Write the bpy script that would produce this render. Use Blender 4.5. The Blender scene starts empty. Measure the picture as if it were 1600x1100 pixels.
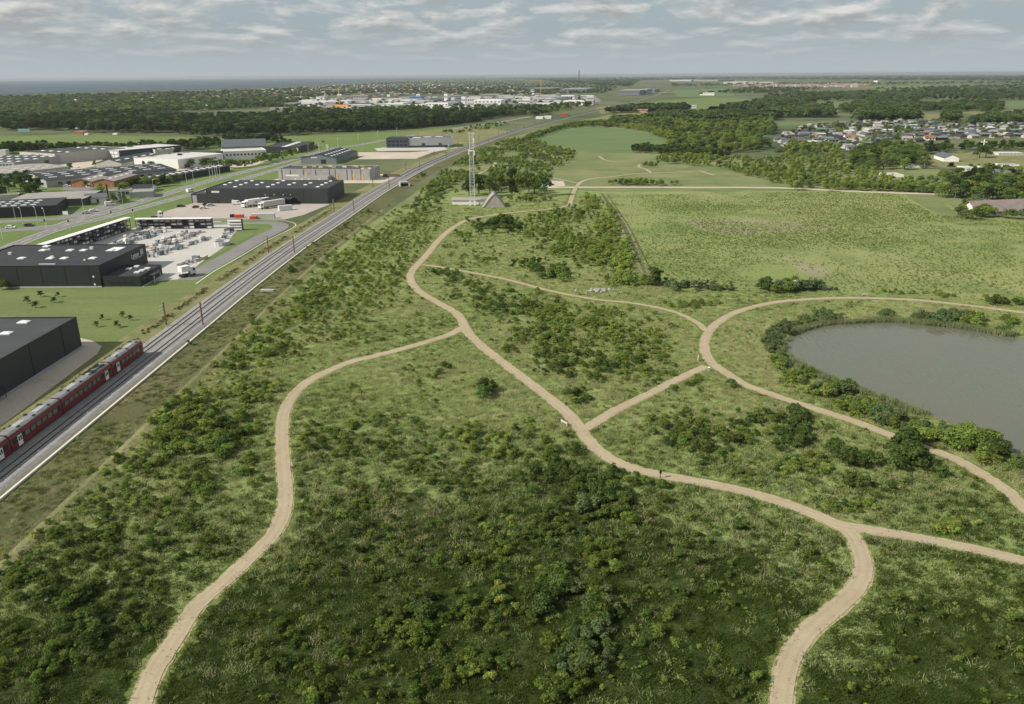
import bpy, math, random
import numpy as np
from mathutils import Matrix, Vector
from mathutils.geometry import tessellate_polygon

random.seed(7)
rng = np.random.default_rng(11)
SC = bpy.context.scene
COL = SC.collection

# ------------------------------------------------------------------ camera
FPX, CAM_H, HOR_Y, ROLL = 1244.0, 66.0, 118.0, math.radians(0.39)
PITCH = math.atan((550 - HOR_Y) / FPX)
cd = bpy.data.cameras.new('camera')
cam = bpy.data.objects.new('camera', cd)
COL.objects.link(cam)
cd.sensor_width = 36.0
cd.lens = 36.0 * FPX / 1600.0
cd.clip_start, cd.clip_end = 1.0, 120000.0
cam.matrix_world = (Matrix.Translation((0, 0, CAM_H)) @ Matrix.Rotation(math.pi / 2 - PITCH, 4, 'X')
                    @ Matrix.Rotation(-ROLL, 4, 'Z'))
SC.camera = cam

_F = np.array([0, math.cos(PITCH), -math.sin(PITCH)])
_U = np.array([0, math.sin(PITCH), math.cos(PITCH)])
_R = np.array([1.0, 0, 0])


def G(x, y, z=0.0):
    """where the sight line through photo point x, y meets height z"""
    x = np.asarray(x, float); y = np.asarray(y, float)
    u = (x - 800) / FPX; v = (550 - y) / FPX
    c, s = math.cos(ROLL), math.sin(ROLL)
    u, v = u * c + v * s, -u * s + v * c
    d = _F + u[..., None] * _R + v[..., None] * _U
    t = (z - CAM_H) / d[..., 2]
    return d[..., :2] * t[..., None]


def pix(p):
    """photo point of world points (N, 3)"""
    p = np.asarray(p, float) - np.array([0, 0, CAM_H])
    z = p @ _F
    u, v = p @ _R / z, p @ _U / z
    c, s = math.cos(ROLL), math.sin(ROLL)
    return 800 + (u * c - v * s) * FPX, 550 - (u * s + v * c) * FPX


# ------------------------------------------------------------------ sky, sun, exposure
SUN_EL = math.radians(38)
SUN_DIR = Vector((-0.94 * math.cos(SUN_EL), -0.34 * math.cos(SUN_EL), math.sin(SUN_EL)))
world = bpy.data.worlds.new('World')
SC.world = world
world.use_nodes = True
nt = world.node_tree
nt.nodes.clear()
N = nt.nodes.new


def link(a, b):
    nt.links.new(a, b)


out = N('ShaderNodeOutputWorld'); bg = N('ShaderNodeBackground')
sky = N('ShaderNodeTexSky'); sky.sky_type = 'NISHITA'; sky.sun_disc = False
sky.sun_elevation = SUN_EL; sky.sun_rotation = math.radians(-110)
sky.air_density = 1.0; sky.dust_density = 2.5; sky.ozone_density = 1.0
bg.inputs['Strength'].default_value = 0.10
tc = N('ShaderNodeTexCoord'); sep = N('ShaderNodeSeparateXYZ'); link(tc.outputs['Generated'], sep.inputs[0])
zc = N('ShaderNodeMath'); zc.operation = 'MAXIMUM'; zc.inputs[1].default_value = 0.0; link(sep.outputs[2], zc.inputs[0])
hl = N('ShaderNodeCombineXYZ'); link(sep.outputs[0], hl.inputs[0]); link(sep.outputs[1], hl.inputs[1])
hn = N('ShaderNodeVectorMath'); hn.operation = 'NORMALIZE'; link(hl.outputs[0], hn.inputs[0])
hs_ = N('ShaderNodeVectorMath'); hs_.operation = 'SCALE'; hs_.inputs['Scale'].default_value = 15.0; link(hn.outputs[0], hs_.inputs[0])
zl = N('ShaderNodeMath'); zl.operation = 'ADD'; zl.inputs[1].default_value = 0.035; link(zc.outputs[0], zl.inputs[0])
zg = N('ShaderNodeMath'); zg.operation = 'LOGARITHM'; zg.inputs[1].default_value = math.e; link(zl.outputs[0], zg.inputs[0])
zm = N('ShaderNodeMath'); zm.operation = 'MULTIPLY'; zm.inputs[1].default_value = 5.2; link(zg.outputs[0], zm.inputs[0])
zv = N('ShaderNodeCombineXYZ'); link(zm.outputs[0], zv.inputs[2])
cmb = N('ShaderNodeVectorMath'); link(hs_.outputs[0], cmb.inputs[0]); link(zv.outputs[0], cmb.inputs[1])
n1 = N('ShaderNodeTexNoise'); n1.inputs['Scale'].default_value = 1.0; n1.inputs['Detail'].default_value = 9.0
n1.inputs['Roughness'].default_value = 0.56; n1.inputs['Distortion'].default_value = 0.25
link(cmb.outputs[0], n1.inputs['Vector'])
cov = N('ShaderNodeMapRange'); cov.inputs['From Min'].default_value = 0.44; cov.inputs['From Max'].default_value = 0.62
link(n1.outputs['Fac'], cov.inputs['Value'])
# the same field a little towards the sun: thick parts turn grey, edges facing the sun stay white
off = N('ShaderNodeVectorMath'); off.inputs[1].default_value = (-0.10, 0.0, 0.42); link(cmb.outputs[0], off.inputs[0])
n2 = N('ShaderNodeTexNoise'); n2.inputs['Scale'].default_value = 1.0; n2.inputs['Detail'].default_value = 9.0
n2.inputs['Roughness'].default_value = 0.56; n2.inputs['Distortion'].default_value = 0.25
link(off.outputs[0], n2.inputs['Vector'])
thick = N('ShaderNodeMapRange'); thick.inputs['From Min'].default_value = 0.45; thick.inputs['From Max'].default_value = 0.62
link(n2.outputs['Fac'], thick.inputs['Value'])
ccol = N('ShaderNodeMix'); ccol.data_type = 'RGBA'
ccol.inputs[6].default_value = (5.7, 5.65, 5.4, 1); ccol.inputs[7].default_value = (3.0, 3.15, 3.2, 1)
link(thick.outputs[0], ccol.inputs[0])
# thin veil of high haze over the clear sky
veil = N('ShaderNodeMix'); veil.data_type = 'RGBA'; veil.inputs[0].default_value = 0.86
veil.inputs[7].default_value = (2.95, 3.5, 3.8, 1)
link(sky.outputs[0], veil.inputs[6])
# the air is palest right above the horizon
pale = N('ShaderNodeMapRange'); pale.inputs['From Min'].default_value = 0.0; pale.inputs['From Max'].default_value = 0.05; pale.inputs['To Min'].default_value = 0.9; pale.inputs['To Max'].default_value = 0.0
link(zc.outputs[0], pale.inputs['Value'])
hz_ = N('ShaderNodeMix'); hz_.data_type = 'RGBA'; hz_.inputs[7].default_value = (3.75, 4.2, 4.4, 1); link(pale.outputs[0], hz_.inputs[0]); link(veil.outputs[2], hz_.inputs[6])
# clouds thin out into the distant murk
fade = N('ShaderNodeMapRange'); fade.inputs['From Min'].default_value = 0.012; fade.inputs['From Max'].default_value = 0.06
link(zc.outputs[0], fade.inputs['Value'])
cf = N('ShaderNodeMath'); cf.operation = 'MULTIPLY'; link(cov.outputs[0], cf.inputs[0]); link(fade.outputs[0], cf.inputs[1])
cf2 = N('ShaderNodeMath'); cf2.operation = 'MULTIPLY'; link(cf.outputs[0], cf2.inputs[0]); cf2.inputs[1].default_value = 1.0
mixc = N('ShaderNodeMix'); mixc.data_type = 'RGBA'
link(cf2.outputs[0], mixc.inputs[0]); link(hz_.outputs[2], mixc.inputs[6]); link(ccol.outputs[2], mixc.inputs[7])
link(mixc.outputs[2], bg.inputs['Color']); link(bg.outputs[0], out.inputs[0])

sd = bpy.data.lights.new('sun', 'SUN'); sd.energy = 4.6; sd.angle = math.radians(0.7); sd.color = (1.0, 0.93, 0.82)
sun = bpy.data.objects.new('sun', sd); COL.objects.link(sun)
sun.rotation_euler = SUN_DIR.to_track_quat('Z', 'Y').to_euler()

SC.view_settings.view_transform = 'Standard'
SC.view_settings.look = 'None'
SC.view_settings.exposure = 0.35
SC.view_settings.gamma = 1.0
SC.view_settings.use_curve_mapping = False
SC.cycles.max_bounces = 5
SC.cycles.diffuse_bounces = 3
SC.cycles.glossy_bounces = 2
SC.cycles.transmission_bounces = 2
SC.cycles.volume_bounces = 0
SC.cycles.transparent_max_bounces = 4


# ------------------------------------------------------------------ helpers
def new_mat(name):
    m = bpy.data.materials.new(name); m.use_nodes = True
    t = m.node_tree; b = t.nodes['Principled BSDF']
    return m, t, b


def rgb(c):
    return (c[0], c[1], c[2], 1.0)


def plain(name, col, rough=0.7, var=0.12, scale=0.6, metal=0.0, bump=0.0, bscale=4.0, spec=0.5):
    """one colour with weathering noise in world space"""
    m, t, b = new_mat(name)
    geo = t.nodes.new('ShaderNodeNewGeometry')
    n = t.nodes.new('ShaderNodeTexNoise'); n.inputs['Scale'].default_value = scale; n.inputs['Detail'].default_value = 6
    t.links.new(geo.outputs['Position'], n.inputs['Vector'])
    mx = t.nodes.new('ShaderNodeMix'); mx.data_type = 'RGBA'
    lo = [max(0, v * (1 - 2 * var)) for v in col]; hi = [min(1, v * (1 + 2 * var)) for v in col]
    mx.inputs[6].default_value = rgb(lo); mx.inputs[7].default_value = rgb(hi)
    t.links.new(n.outputs['Fac'], mx.inputs[0]); t.links.new(mx.outputs[2], b.inputs['Base Color'])
    b.inputs['Roughness'].default_value = rough; b.inputs['Metallic'].default_value = metal
    b.inputs['Specular IOR Level'].default_value = spec
    if bump:
        n2 = t.nodes.new('ShaderNodeTexNoise'); n2.inputs['Scale'].default_value = bscale; n2.inputs['Detail'].default_value = 4
        t.links.new(geo.outputs['Position'], n2.inputs['Vector'])
        bp = t.nodes.new('ShaderNodeBump'); bp.inputs['Strength'].default_value = bump
        t.links.new(n2.outputs['Fac'], bp.inputs['Height']); t.links.new(bp.outputs[0], b.inputs['Normal'])
    return m


def patchy(name, layers, base, rough=0.9, bump=0.0, bscale=1.0, bdist=0.4, stretch=None, grain=0.0, gscale=2.0):
    """ground cover: base colour, then (colour, noise scale, from, to, amount) layers over it"""
    m, t, b = new_mat(name)
    geo = t.nodes.new('ShaderNodeNewGeometry')
    mp = t.nodes.new('ShaderNodeMapping'); t.links.new(geo.outputs['Position'], mp.inputs['Vector'])
    if stretch:
        mp.inputs['Rotation'].default_value = (0, 0, stretch[0]); mp.inputs['Scale'].default_value = (stretch[1], stretch[2], 1)
    r = t.nodes.new('ShaderNodeRGB'); r.outputs[0].default_value = rgb(base)
    cur = r.outputs[0]
    for k, (c, s, f0, f1, amt) in enumerate(layers):
        n = t.nodes.new('ShaderNodeTexNoise'); n.inputs['Scale'].default_value = s; n.inputs['Detail'].default_value = 7
        n.inputs['Roughness'].default_value = 0.6
        ad = t.nodes.new('ShaderNodeVectorMath'); ad.inputs[1].default_value = (37.1 * k, 11.7 * k, 5.3 * k)
        t.links.new(mp.outputs[0], ad.inputs[0]); t.links.new(ad.outputs[0], n.inputs['Vector'])
        mr = t.nodes.new('ShaderNodeMapRange'); mr.inputs['From Min'].default_value = f0; mr.inputs['From Max'].default_value = f1
        mr.inputs['To Max'].default_value = amt
        t.links.new(n.outputs['Fac'], mr.inputs['Value'])
        mx = t.nodes.new('ShaderNodeMix'); mx.data_type = 'RGBA'; mx.inputs[7].default_value = rgb(c)
        t.links.new(mr.outputs[0], mx.inputs[0]); t.links.new(cur, mx.inputs[6]); cur = mx.outputs[2]
    if grain:
        n = t.nodes.new('ShaderNodeTexNoise'); n.inputs['Scale'].default_value = gscale; n.inputs['Detail'].default_value = 5
        n.inputs['Roughness'].default_value = 0.7
        t.links.new(geo.outputs['Position'], n.inputs['Vector'])
        mr = t.nodes.new('ShaderNodeMapRange'); mr.inputs['From Min'].default_value = 0.3; mr.inputs['From Max'].default_value = 0.7
        mr.inputs['To Min'].default_value = 1 - grain; mr.inputs['To Max'].default_value = 1 + grain
        t.links.new(n.outputs['Fac'], mr.inputs['Value'])
        hs = t.nodes.new('ShaderNodeHueSaturation'); t.links.new(cur, hs.inputs['Color']); t.links.new(mr.outputs[0], hs.inputs['Value'])
        cur = hs.outputs[0]
    t.links.new(cur, b.inputs['Base Color'])
    b.inputs['Roughness'].default_value = rough; b.inputs['Specular IOR Level'].default_value = 0.15
    if bump:
        n2 = t.nodes.new('ShaderNodeTexNoise'); n2.inputs['Scale'].default_value = bscale; n2.inputs['Detail'].default_value = 6
        n2.inputs['Roughness'].default_value = 0.65
        t.links.new(geo.outputs['Position'], n2.inputs['Vector'])
        bp = t.nodes.new('ShaderNodeBump'); bp.inputs['Strength'].default_value = bump; bp.inputs['Distance'].default_value = bdist
        t.links.new(n2.outputs['Fac'], bp.inputs['Height']); t.links.new(bp.outputs[0], b.inputs['Normal'])
    return m


def leafy(name, col, col2, trans=0.35, vary=0.25):
    """leaves: each leaf island and each plant its own tint, light passes through"""
    m = bpy.data.materials.new(name); m.use_nodes = True; t = m.node_tree; t.nodes.clear()
    o = t.nodes.new('ShaderNodeOutputMaterial'); geo = t.nodes.new('ShaderNodeNewGeometry'); oi = t.nodes.new('ShaderNodeObjectInfo')
    mx = t.nodes.new('ShaderNodeMix'); mx.data_type = 'RGBA'
    mx.inputs[6].default_value = rgb(col); mx.inputs[7].default_value = rgb(col2)
    t.links.new(geo.outputs['Random Per Island'], mx.inputs[0])
    hs = t.nodes.new('ShaderNodeHueSaturation')
    mr = t.nodes.new('ShaderNodeMapRange'); mr.inputs['To Min'].default_value = 1 - vary; mr.inputs['To Max'].default_value = 1 + vary
    t.links.new(oi.outputs['Random'], mr.inputs['Value']); t.links.new(mr.outputs[0], hs.inputs['Value'])
    m2 = t.nodes.new('ShaderNodeMath'); m2.operation = 'MULTIPLY'; m2.inputs[1].default_value = 7.77; t.links.new(oi.outputs['Random'], m2.inputs[0])
    fr = t.nodes.new('ShaderNodeMath'); fr.operation = 'FRACT'; t.links.new(m2.outputs[0], fr.inputs[0])
    mh = t.nodes.new('ShaderNodeMapRange'); mh.inputs['To Min'].default_value = 0.478; mh.inputs['To Max'].default_value = 0.520
    t.links.new(fr.outputs[0], mh.inputs['Value']); t.links.new(mh.outputs[0], hs.inputs['Hue'])
    t.links.new(mx.outputs[2], hs.inputs['Color'])
    d = t.nodes.new('ShaderNodeBsdfDiffuse'); tr = t.nodes.new('ShaderNodeBsdfTranslucent')
    t.links.new(hs.outputs[0], d.inputs[0]); t.links.new(hs.outputs[0], tr.inputs[0])
    ms = t.nodes.new('ShaderNodeMixShader'); ms.inputs[0].default_value = trans
    t.links.new(d.outputs[0], ms.inputs[1]); t.links.new(tr.outputs[0], ms.inputs[2]); t.links.new(ms.outputs[0], o.inputs[0])
    return m


class MB:
    """collects boxes, prisms, tubes into one mesh"""
    def __init__(self):
        self.v, self.f, self.mi = [], [], []
        self.m = 0

    def poly(self, pts, faces):
        k = len(self.v)
        self.v += [tuple(p) for p in pts]
        self.f += [tuple(i + k for i in q) for q in faces]
        self.mi += [self.m] * len(faces)
        return self

    def box(self, x0, x1, y0, y1, z0, z1):
        p = [(x0, y0, z0), (x1, y0, z0), (x1, y1, z0), (x0, y1, z0), (x0, y0, z1), (x1, y0, z1), (x1, y1, z1), (x0, y1, z1)]
        return self.poly(p, [(3, 2, 1, 0), (4, 5, 6, 7), (0, 1, 5, 4), (1, 2, 6, 5), (2, 3, 7, 6), (3, 0, 4, 7)])

    def prism(self, prof, a0, a1, axis='y'):
        """closed profile of (u, z) pushed along an axis"""
        n = len(prof)
        if axis == 'y':
            pts = [(u, a0, z) for u, z in prof] + [(u, a1, z) for u, z in prof]
        else:
            pts = [(a0, u, z) for u, z in prof] + [(a1, u, z) for u, z in prof]
        fs = [(i, (i + 1) % n, (i + 1) % n + n, i + n) for i in range(n)]
        fs += [tuple(range(n))[::-1], tuple(range(n, 2 * n))]
        return self.poly(pts, fs)

    def tube(self, a, b, r0, r1=None, n=6):
        r1 = r0 if r1 is None else r1
        a, b = Vector(a), Vector(b); d = (b - a).normalized()
        u = d.orthogonal().normalized(); w = d.cross(u)
        pts = []
        for p, r in ((a, r0), (b, r1)):
            for k in range(n):
                t = 2 * math.pi * k / n
                pts.append(p + (u * math.cos(t) + w * math.sin(t)) * r)
        fs = [(k, (k + 1) % n, (k + 1) % n + n, k + n) for k in range(n)] + [tuple(range(n))[::-1], tuple(range(n, 2 * n))]
        return self.poly(pts, fs)

    def mesh(self, name, *mats):
        me = bpy.data.meshes.new(name)
        me.from_pydata(self.v, [], self.f); me.update()
        for m in mats: me.materials.append(m)
        if len(mats) > 1: me.polygons.foreach_set('material_index', self.mi)
        return me

    def build(self, name, *mats, parent=None):
        return obj(name, self.mesh(name, *mats), parent)


def obj(name, me, parent=None):
    o = bpy.data.objects.new(name, me); COL.objects.link(o)
    if parent is not None: o.parent = parent
    return o


def tag(o, label=None, cat=None, group=None, kind=None):
    if label: o['label'] = label
    if cat: o['category'] = cat
    if group: o['group'] = group
    if kind: o['kind'] = kind
    return o


def empty(name, loc=(0, 0, 0), rz=0.0):
    o = bpy.data.objects.new(name, None); COL.objects.link(o)
    o.location = loc; o.rotation_euler = (0, 0, rz); o.empty_display_size = 0.5
    return o


def copy_tree(o, parent=None):
    c = o.copy(); COL.objects.link(c)
    if parent is not None: c.parent = parent
    for ch in list(o.children): copy_tree(ch, c)
    return c


def sheet(name, pts, z, mat, kind='structure'):
    """flat ground cover from world x, y outline"""
    v = [(float(p[0]), float(p[1]), z) for p in pts]
    tri = tessellate_polygon([[Vector(p) for p in v]])
    me = bpy.data.meshes.new(name); fs = []
    for a, b, c in tri:
        A, B_, C_ = v[a], v[b], v[c]
        cr = (B_[0] - A[0]) * (C_[1] - A[1]) - (B_[1] - A[1]) * (C_[0] - A[0])
        fs.append((a, b, c) if cr > 0 else (a, c, b))
    me.from_pydata(v, [], fs); me.update(); me.materials.append(mat)
    return tag(obj(name, me), kind=kind)


def psheet(name, px, z, mat, kind='structure', smooth=0, ragged=0.0):
    w = G([p[0] for p in px], [p[1] for p in px])
    if smooth: w = rounded(w, smooth)
    if ragged: w = w + (noise2(w, 6.0)[:, None] - .5) * normals(w) * ragged + np.random.default_rng(5).normal(0, ragged * .12, w.shape)
    return sheet(name, w, z, mat, kind)


def rounded(w, n=6):
    """closed smooth outline through the points"""
    w = np.asarray(w); k = len(w); res = []
    for i in range(k):
        p0, p1, p2, p3 = w[i - 1], w[i], w[(i + 1) % k], w[(i + 2) % k]
        for j in range(n):
            t = j / n
            res.append(0.5 * (2 * p1 + (p2 - p0) * t + (2 * p0 - 5 * p1 + 4 * p2 - p3) * t * t + (3 * p1 - p0 - 3 * p2 + p3) * t ** 3))
    return np.array(res)


def spline(w, step=1.5):
    """open smooth line through the points, even steps"""
    w = np.asarray(w, float)
    e = np.vstack([2 * w[0] - w[1], w, 2 * w[-1] - w[-2]]); res = []
    for i in range(1, len(e) - 2):
        p0, p1, p2, p3 = e[i - 1], e[i], e[i + 1], e[i + 2]
        n = max(2, int(np.linalg.norm(p2 - p1) / step))
        for j in range(n):
            t = j / n
            res.append(0.5 * (2 * p1 + (p2 - p0) * t + (2 * p0 - 5 * p1 + 4 * p2 - p3) * t * t + (3 * p1 - p0 - 3 * p2 + p3) * t ** 3))
    res.append(w[-1])
    return np.array(res)


def normals(c):
    d = np.gradient(c, axis=0); d /= np.linalg.norm(d, axis=1)[:, None] + 1e-9
    return np.stack([d[:, 1], -d[:, 0]], 1)          # to the right of travel


def ribbon(name, c, lo, hi, z, mat, kind='structure', ragged=0.0, parent=None):
    """band between offsets lo and hi to the right of centre line c"""
    nn = normals(c); n = len(c)
    la = lo + (rng.normal(0, ragged, n) if ragged else 0); ha = hi + (rng.normal(0, ragged, n) if ragged else 0)
    a = c + nn * (np.ones(n) * la)[:, None]; b = c + nn * (np.ones(n) * ha)[:, None]
    v = [(p[0], p[1], z) for p in a] + [(p[0], p[1], z) for p in b]
    f = [(i, n + i, n + i + 1, i + 1) for i in range(n - 1)]
    me = bpy.data.meshes.new(name); me.from_pydata(v, [], f); me.update(); me.materials.append(mat)
    uv = me.uv_layers.new(name='across')
    ln = np.cumsum(np.r_[0, np.linalg.norm(np.diff(c, axis=0), axis=1)])
    li = np.empty(len(me.loops), np.int32); me.loops.foreach_get('vertex_index', li)
    uv.data.foreach_set('uv', np.c_[(li >= n).astype(np.float32), ln[li % n]].astype(np.float32).ravel())
    o = obj(name, me, parent)
    if kind: tag(o, kind=kind)
    return o


def sweep(c, prof):
    """profile of (offset, z) carried along centre line c: vertices, faces"""
    nn = normals(c); n, k = len(c), len(prof)
    v = []
    for i in range(n):
        for (o, z) in prof: v.append((c[i][0] + nn[i][0] * o, c[i][1] + nn[i][1] * o, z))
    f = []
    for i in range(n - 1):
        for j in range(k - 1):
            f.append((i * k + j, i * k + j + 1, (i + 1) * k + j + 1, (i + 1) * k + j))
    return v, f


def swept(name, c, prof, mat, parent=None):
    v, f = sweep(c, prof)
    me = bpy.data.meshes.new(name); me.from_pydata(v, [], f); me.update(); me.materials.append(mat)
    return obj(name, me, parent)


def inside(pts, poly):
    """which of pts lie in the polygon"""
    x, y = pts[:, 0], pts[:, 1]; poly = np.asarray(poly); r = np.zeros(len(pts), bool); n = len(poly)
    for i in range(n):
        x0, y0 = poly[i]; x1, y1 = poly[(i + 1) % n]
        c = ((y0 > y) != (y1 > y)) & (x < (x1 - x0) * (y - y0) / (y1 - y0 + 1e-12) + x0)
        r ^= c
    return r


def fill(px, dens, world=None):
    """random points, dens per square metre, in an outline given in photo points"""
    w = np.asarray(world) if world is not None else G([p[0] for p in px], [p[1] for p in px])
    lo, hi = w.min(0), w.max(0); n = int((hi - lo).prod() * dens)
    p = lo + rng.random((n, 2)) * (hi - lo)
    return p[inside(p, w)]


_g = rng.normal(size=(64, 64))


def noise2(p, s):
    """smooth value noise about 0..1"""
    q = p / s; i = np.floor(q).astype(int); f = q - i; f = f * f * (3 - 2 * f)
    g = lambda a, b: _g[a % 64, b % 64]
    r = (g(i[:, 0], i[:, 1]) * (1 - f[:, 0]) * (1 - f[:, 1]) + g(i[:, 0] + 1, i[:, 1]) * f[:, 0] * (1 - f[:, 1])
         + g(i[:, 0], i[:, 1] + 1) * (1 - f[:, 0]) * f[:, 1] + g(i[:, 0] + 1, i[:, 1] + 1) * f[:, 0] * f[:, 1])
    return 0.5 + r * 0.3


def seg_dist(p, lines):
    """distance of points to a set of polylines"""
    d = np.full(len(p), 1e9)
    for c in lines:
        a, b = c[:-1], c[1:]
        lo, hi = c.min(0) - 12, c.max(0) + 12
        ix = np.nonzero(((p > lo) & (p < hi)).all(1))[0]
        for k in range(0, len(ix), 4000):
            j = ix[k:k + 4000]; q = p[j][:, None, :]
            ab = (b - a)[None]; t = np.clip(((q - a[None]) * ab).sum(2) / ((ab ** 2).sum(2) + 1e-9), 0, 1)
            dd = np.linalg.norm(q - (a[None] + ab * t[..., None]), axis=2).min(1)
            d[j] = np.minimum(d[j], dd)
    return d


# ------------------------------------------------------------------ materials
M = {}
M['ground'] = patchy('farmland', [((0.12, 0.135, 0.065), 0.0016, 0.42, 0.62, 0.9), ((0.19, 0.19, 0.095), 0.0027, 0.5, 0.68, 0.7),
                                  ((0.045, 0.07, 0.03), 0.004, 0.5, 0.62, 0.85)], (0.085, 0.105, 0.047), grain=0.25, gscale=0.02)
M['meadow'] = patchy('meadow', [((0.23, 0.275, 0.105), 0.035, 0.42, 0.66, 0.8), ((0.125, 0.16, 0.046), 0.055, 0.48, 0.68, 0.6),
                                ((0.30, 0.285, 0.14), 0.09, 0.58, 0.74, 0.55), ((0.13, 0.17, 0.05), 0.4, 0.5, 0.7, 0.3)],
                     (0.185, 0.235, 0.08), bump=0.5, bscale=1.1, bdist=0.3, grain=0.3, gscale=2.2)
M['lush_shaded'] = patchy('lush_shaded_meadow', [((0.060, 0.082, 0.021), 0.06, 0.42, 0.66, 0.9), ((0.025, 0.040, 0.009), 0.09, 0.48, 0.66, 0.8), ((0.15, 0.135, 0.06), 0.13, 0.6, 0.75, 0.5)],
                   (0.042, 0.062, 0.015), bump=0.9, bscale=1.1, bdist=0.5, grain=0.4, gscale=2.2)  # lusher grass, darkened further for the partial cloud shade over the foreground
M['mown'] = patchy('mown_grass', [((0.22, 0.26, 0.085), 0.05, 0.4, 0.65, 0.8), ((0.28, 0.27, 0.13), 0.12, 0.52, 0.7, 0.6)],
                   (0.17, 0.215, 0.06), grain=0.2, gscale=1.5, bump=0.3, bscale=2.0, bdist=0.15)
M['verge'] = patchy('path_verge', [((0.16, 0.195, 0.055), 0.05, 0.4, 0.65, 0.8), ((0.085, 0.115, 0.03), 0.09, 0.48, 0.66, 0.8), ((0.22, 0.20, 0.09), 0.3, 0.55, 0.7, 0.5)],
                    (0.12, 0.155, 0.042), grain=0.35, gscale=2.5, bump=0.5, bscale=2.0, bdist=0.2)
M['lawn'] = patchy('lawn', [((0.145, 0.185, 0.065), 0.04, 0.4, 0.65, 0.8), ((0.19, 0.20, 0.095), 0.1, 0.55, 0.7, 0.5)],
                   (0.118, 0.152, 0.052), grain=0.15, gscale=0.8, stretch=(0.25, 0.5, 2.0), bump=0.25, bscale=1.2, bdist=0.2)
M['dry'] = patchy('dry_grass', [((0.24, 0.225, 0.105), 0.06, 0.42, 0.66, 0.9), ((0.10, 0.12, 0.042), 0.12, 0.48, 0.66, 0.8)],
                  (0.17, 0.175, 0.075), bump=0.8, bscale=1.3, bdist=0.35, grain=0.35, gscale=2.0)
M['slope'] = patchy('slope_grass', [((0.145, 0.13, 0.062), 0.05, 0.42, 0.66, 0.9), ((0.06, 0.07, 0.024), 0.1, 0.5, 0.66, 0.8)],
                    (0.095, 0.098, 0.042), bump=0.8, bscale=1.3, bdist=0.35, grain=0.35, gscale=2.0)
M['pasture'] = patchy('pasture', [((0.13, 0.18, 0.055), 0.012, 0.4, 0.65, 0.9), ((0.18, 0.20, 0.085), 0.03, 0.5, 0.7, 0.6)],
                      (0.11, 0.16, 0.045), grain=0.15, gscale=0.3)
M['cornfield'] = patchy('corn', [((0.085, 0.135, 0.052), 0.03, 0.4, 0.65, 0.8), ((0.15, 0.195, 0.082), 0.06, 0.5, 0.7, 0.7)],
                        (0.115, 0.165, 0.064), grain=0.12, gscale=0.5, stretch=(0.5, 0.3, 2.0))
M['plantation'] = patchy('plantation_field', [((0.235, 0.25, 0.10), 0.018, 0.42, 0.62, 0.9), ((0.12, 0.165, 0.052), 0.05, 0.48, 0.64, 0.8),
                                              ((0.27, 0.255, 0.14), 0.03, 0.58, 0.72, 0.5)], (0.185, 0.225, 0.076), grain=0.3, gscale=1.0,
                         bump=0.6, bscale=1.0, bdist=0.4)
M['far_meadow'] = patchy('far_meadow', [((0.20, 0.21, 0.095), 0.02, 0.42, 0.62, 0.9), ((0.10, 0.14, 0.048), 0.03, 0.48, 0.64, 0.7), ((0.22, 0.20, 0.11), 0.06, 0.55, 0.7, 0.6)],
                         (0.145, 0.175, 0.068), grain=0.2, gscale=0.8)
M['soil'] = patchy('bare_soil', [((0.27, 0.245, 0.165), 0.05, 0.4, 0.6, 0.8), ((0.19, 0.215, 0.08), 0.10, 0.42, 0.58, 0.9)], (0.225, 0.205, 0.135), grain=0.2)
M['dark_soil'] = patchy('ditch_soil', [((0.13, 0.115, 0.07), 0.2, 0.4, 0.6, 0.8), ((0.10, 0.115, 0.045), 0.3, 0.45, 0.6, 0.9)], (0.09, 0.085, 0.05), grain=0.3)
M['gravel'] = patchy('path_gravel', [((0.405, 0.345, 0.238), 0.15, 0.4, 0.65, 0.8), ((0.30, 0.225, 0.145), 0.5, 0.52, 0.72, 0.5),
                                     ((0.27, 0.22, 0.14), 0.06, 0.55, 0.7, 0.4)], (0.357, 0.300, 0.203), grain=0.14, gscale=5.0, bump=0.3, bscale=6, bdist=0.05)
m = M['gravel']; t = m.node_tree; b = t.nodes['Principled BSDF']; src = b.inputs['Base Color'].links[0].from_socket
uvn = t.nodes.new('ShaderNodeUVMap'); uvn.uv_map = 'across'; sx = t.nodes.new('ShaderNodeSeparateXYZ'); t.links.new(uvn.outputs[0], sx.inputs[0])
wv = t.nodes.new('ShaderNodeMath'); wv.operation = 'SUBTRACT'; wv.inputs[1].default_value = 0.5; t.links.new(sx.outputs[0], wv.inputs[0])
ab = t.nodes.new('ShaderNodeMath'); ab.operation = 'ABSOLUTE'; t.links.new(wv.outputs[0], ab.inputs[0])
cr = t.nodes.new('ShaderNodeValToRGB'); t.links.new(ab.outputs[0], cr.inputs[0])
e_ = cr.color_ramp.elements; e_[0].position = 0.0; e_[0].color = (0.25, 0.25, 0.25, 1); e_[1].position = 0.5; e_[1].color = (0, 0, 0, 1)
for p_, q_ in ((0.12, .3), (0.24, 1.0), (0.36, .35)):
    k_ = e_.new(p_); k_.color = (q_, q_, q_, 1)
nz = t.nodes.new('ShaderNodeTexNoise'); nz.inputs['Scale'].default_value = 0.22; nz.inputs['Detail'].default_value = 5; g_ = t.nodes.new('ShaderNodeNewGeometry'); t.links.new(g_.outputs['Position'], nz.inputs['Vector'])
mu = t.nodes.new('ShaderNodeMath'); mu.operation = 'MULTIPLY'; t.links.new(cr.outputs[0], mu.inputs[0]); t.links.new(nz.outputs['Fac'], mu.inputs[1])
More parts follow.
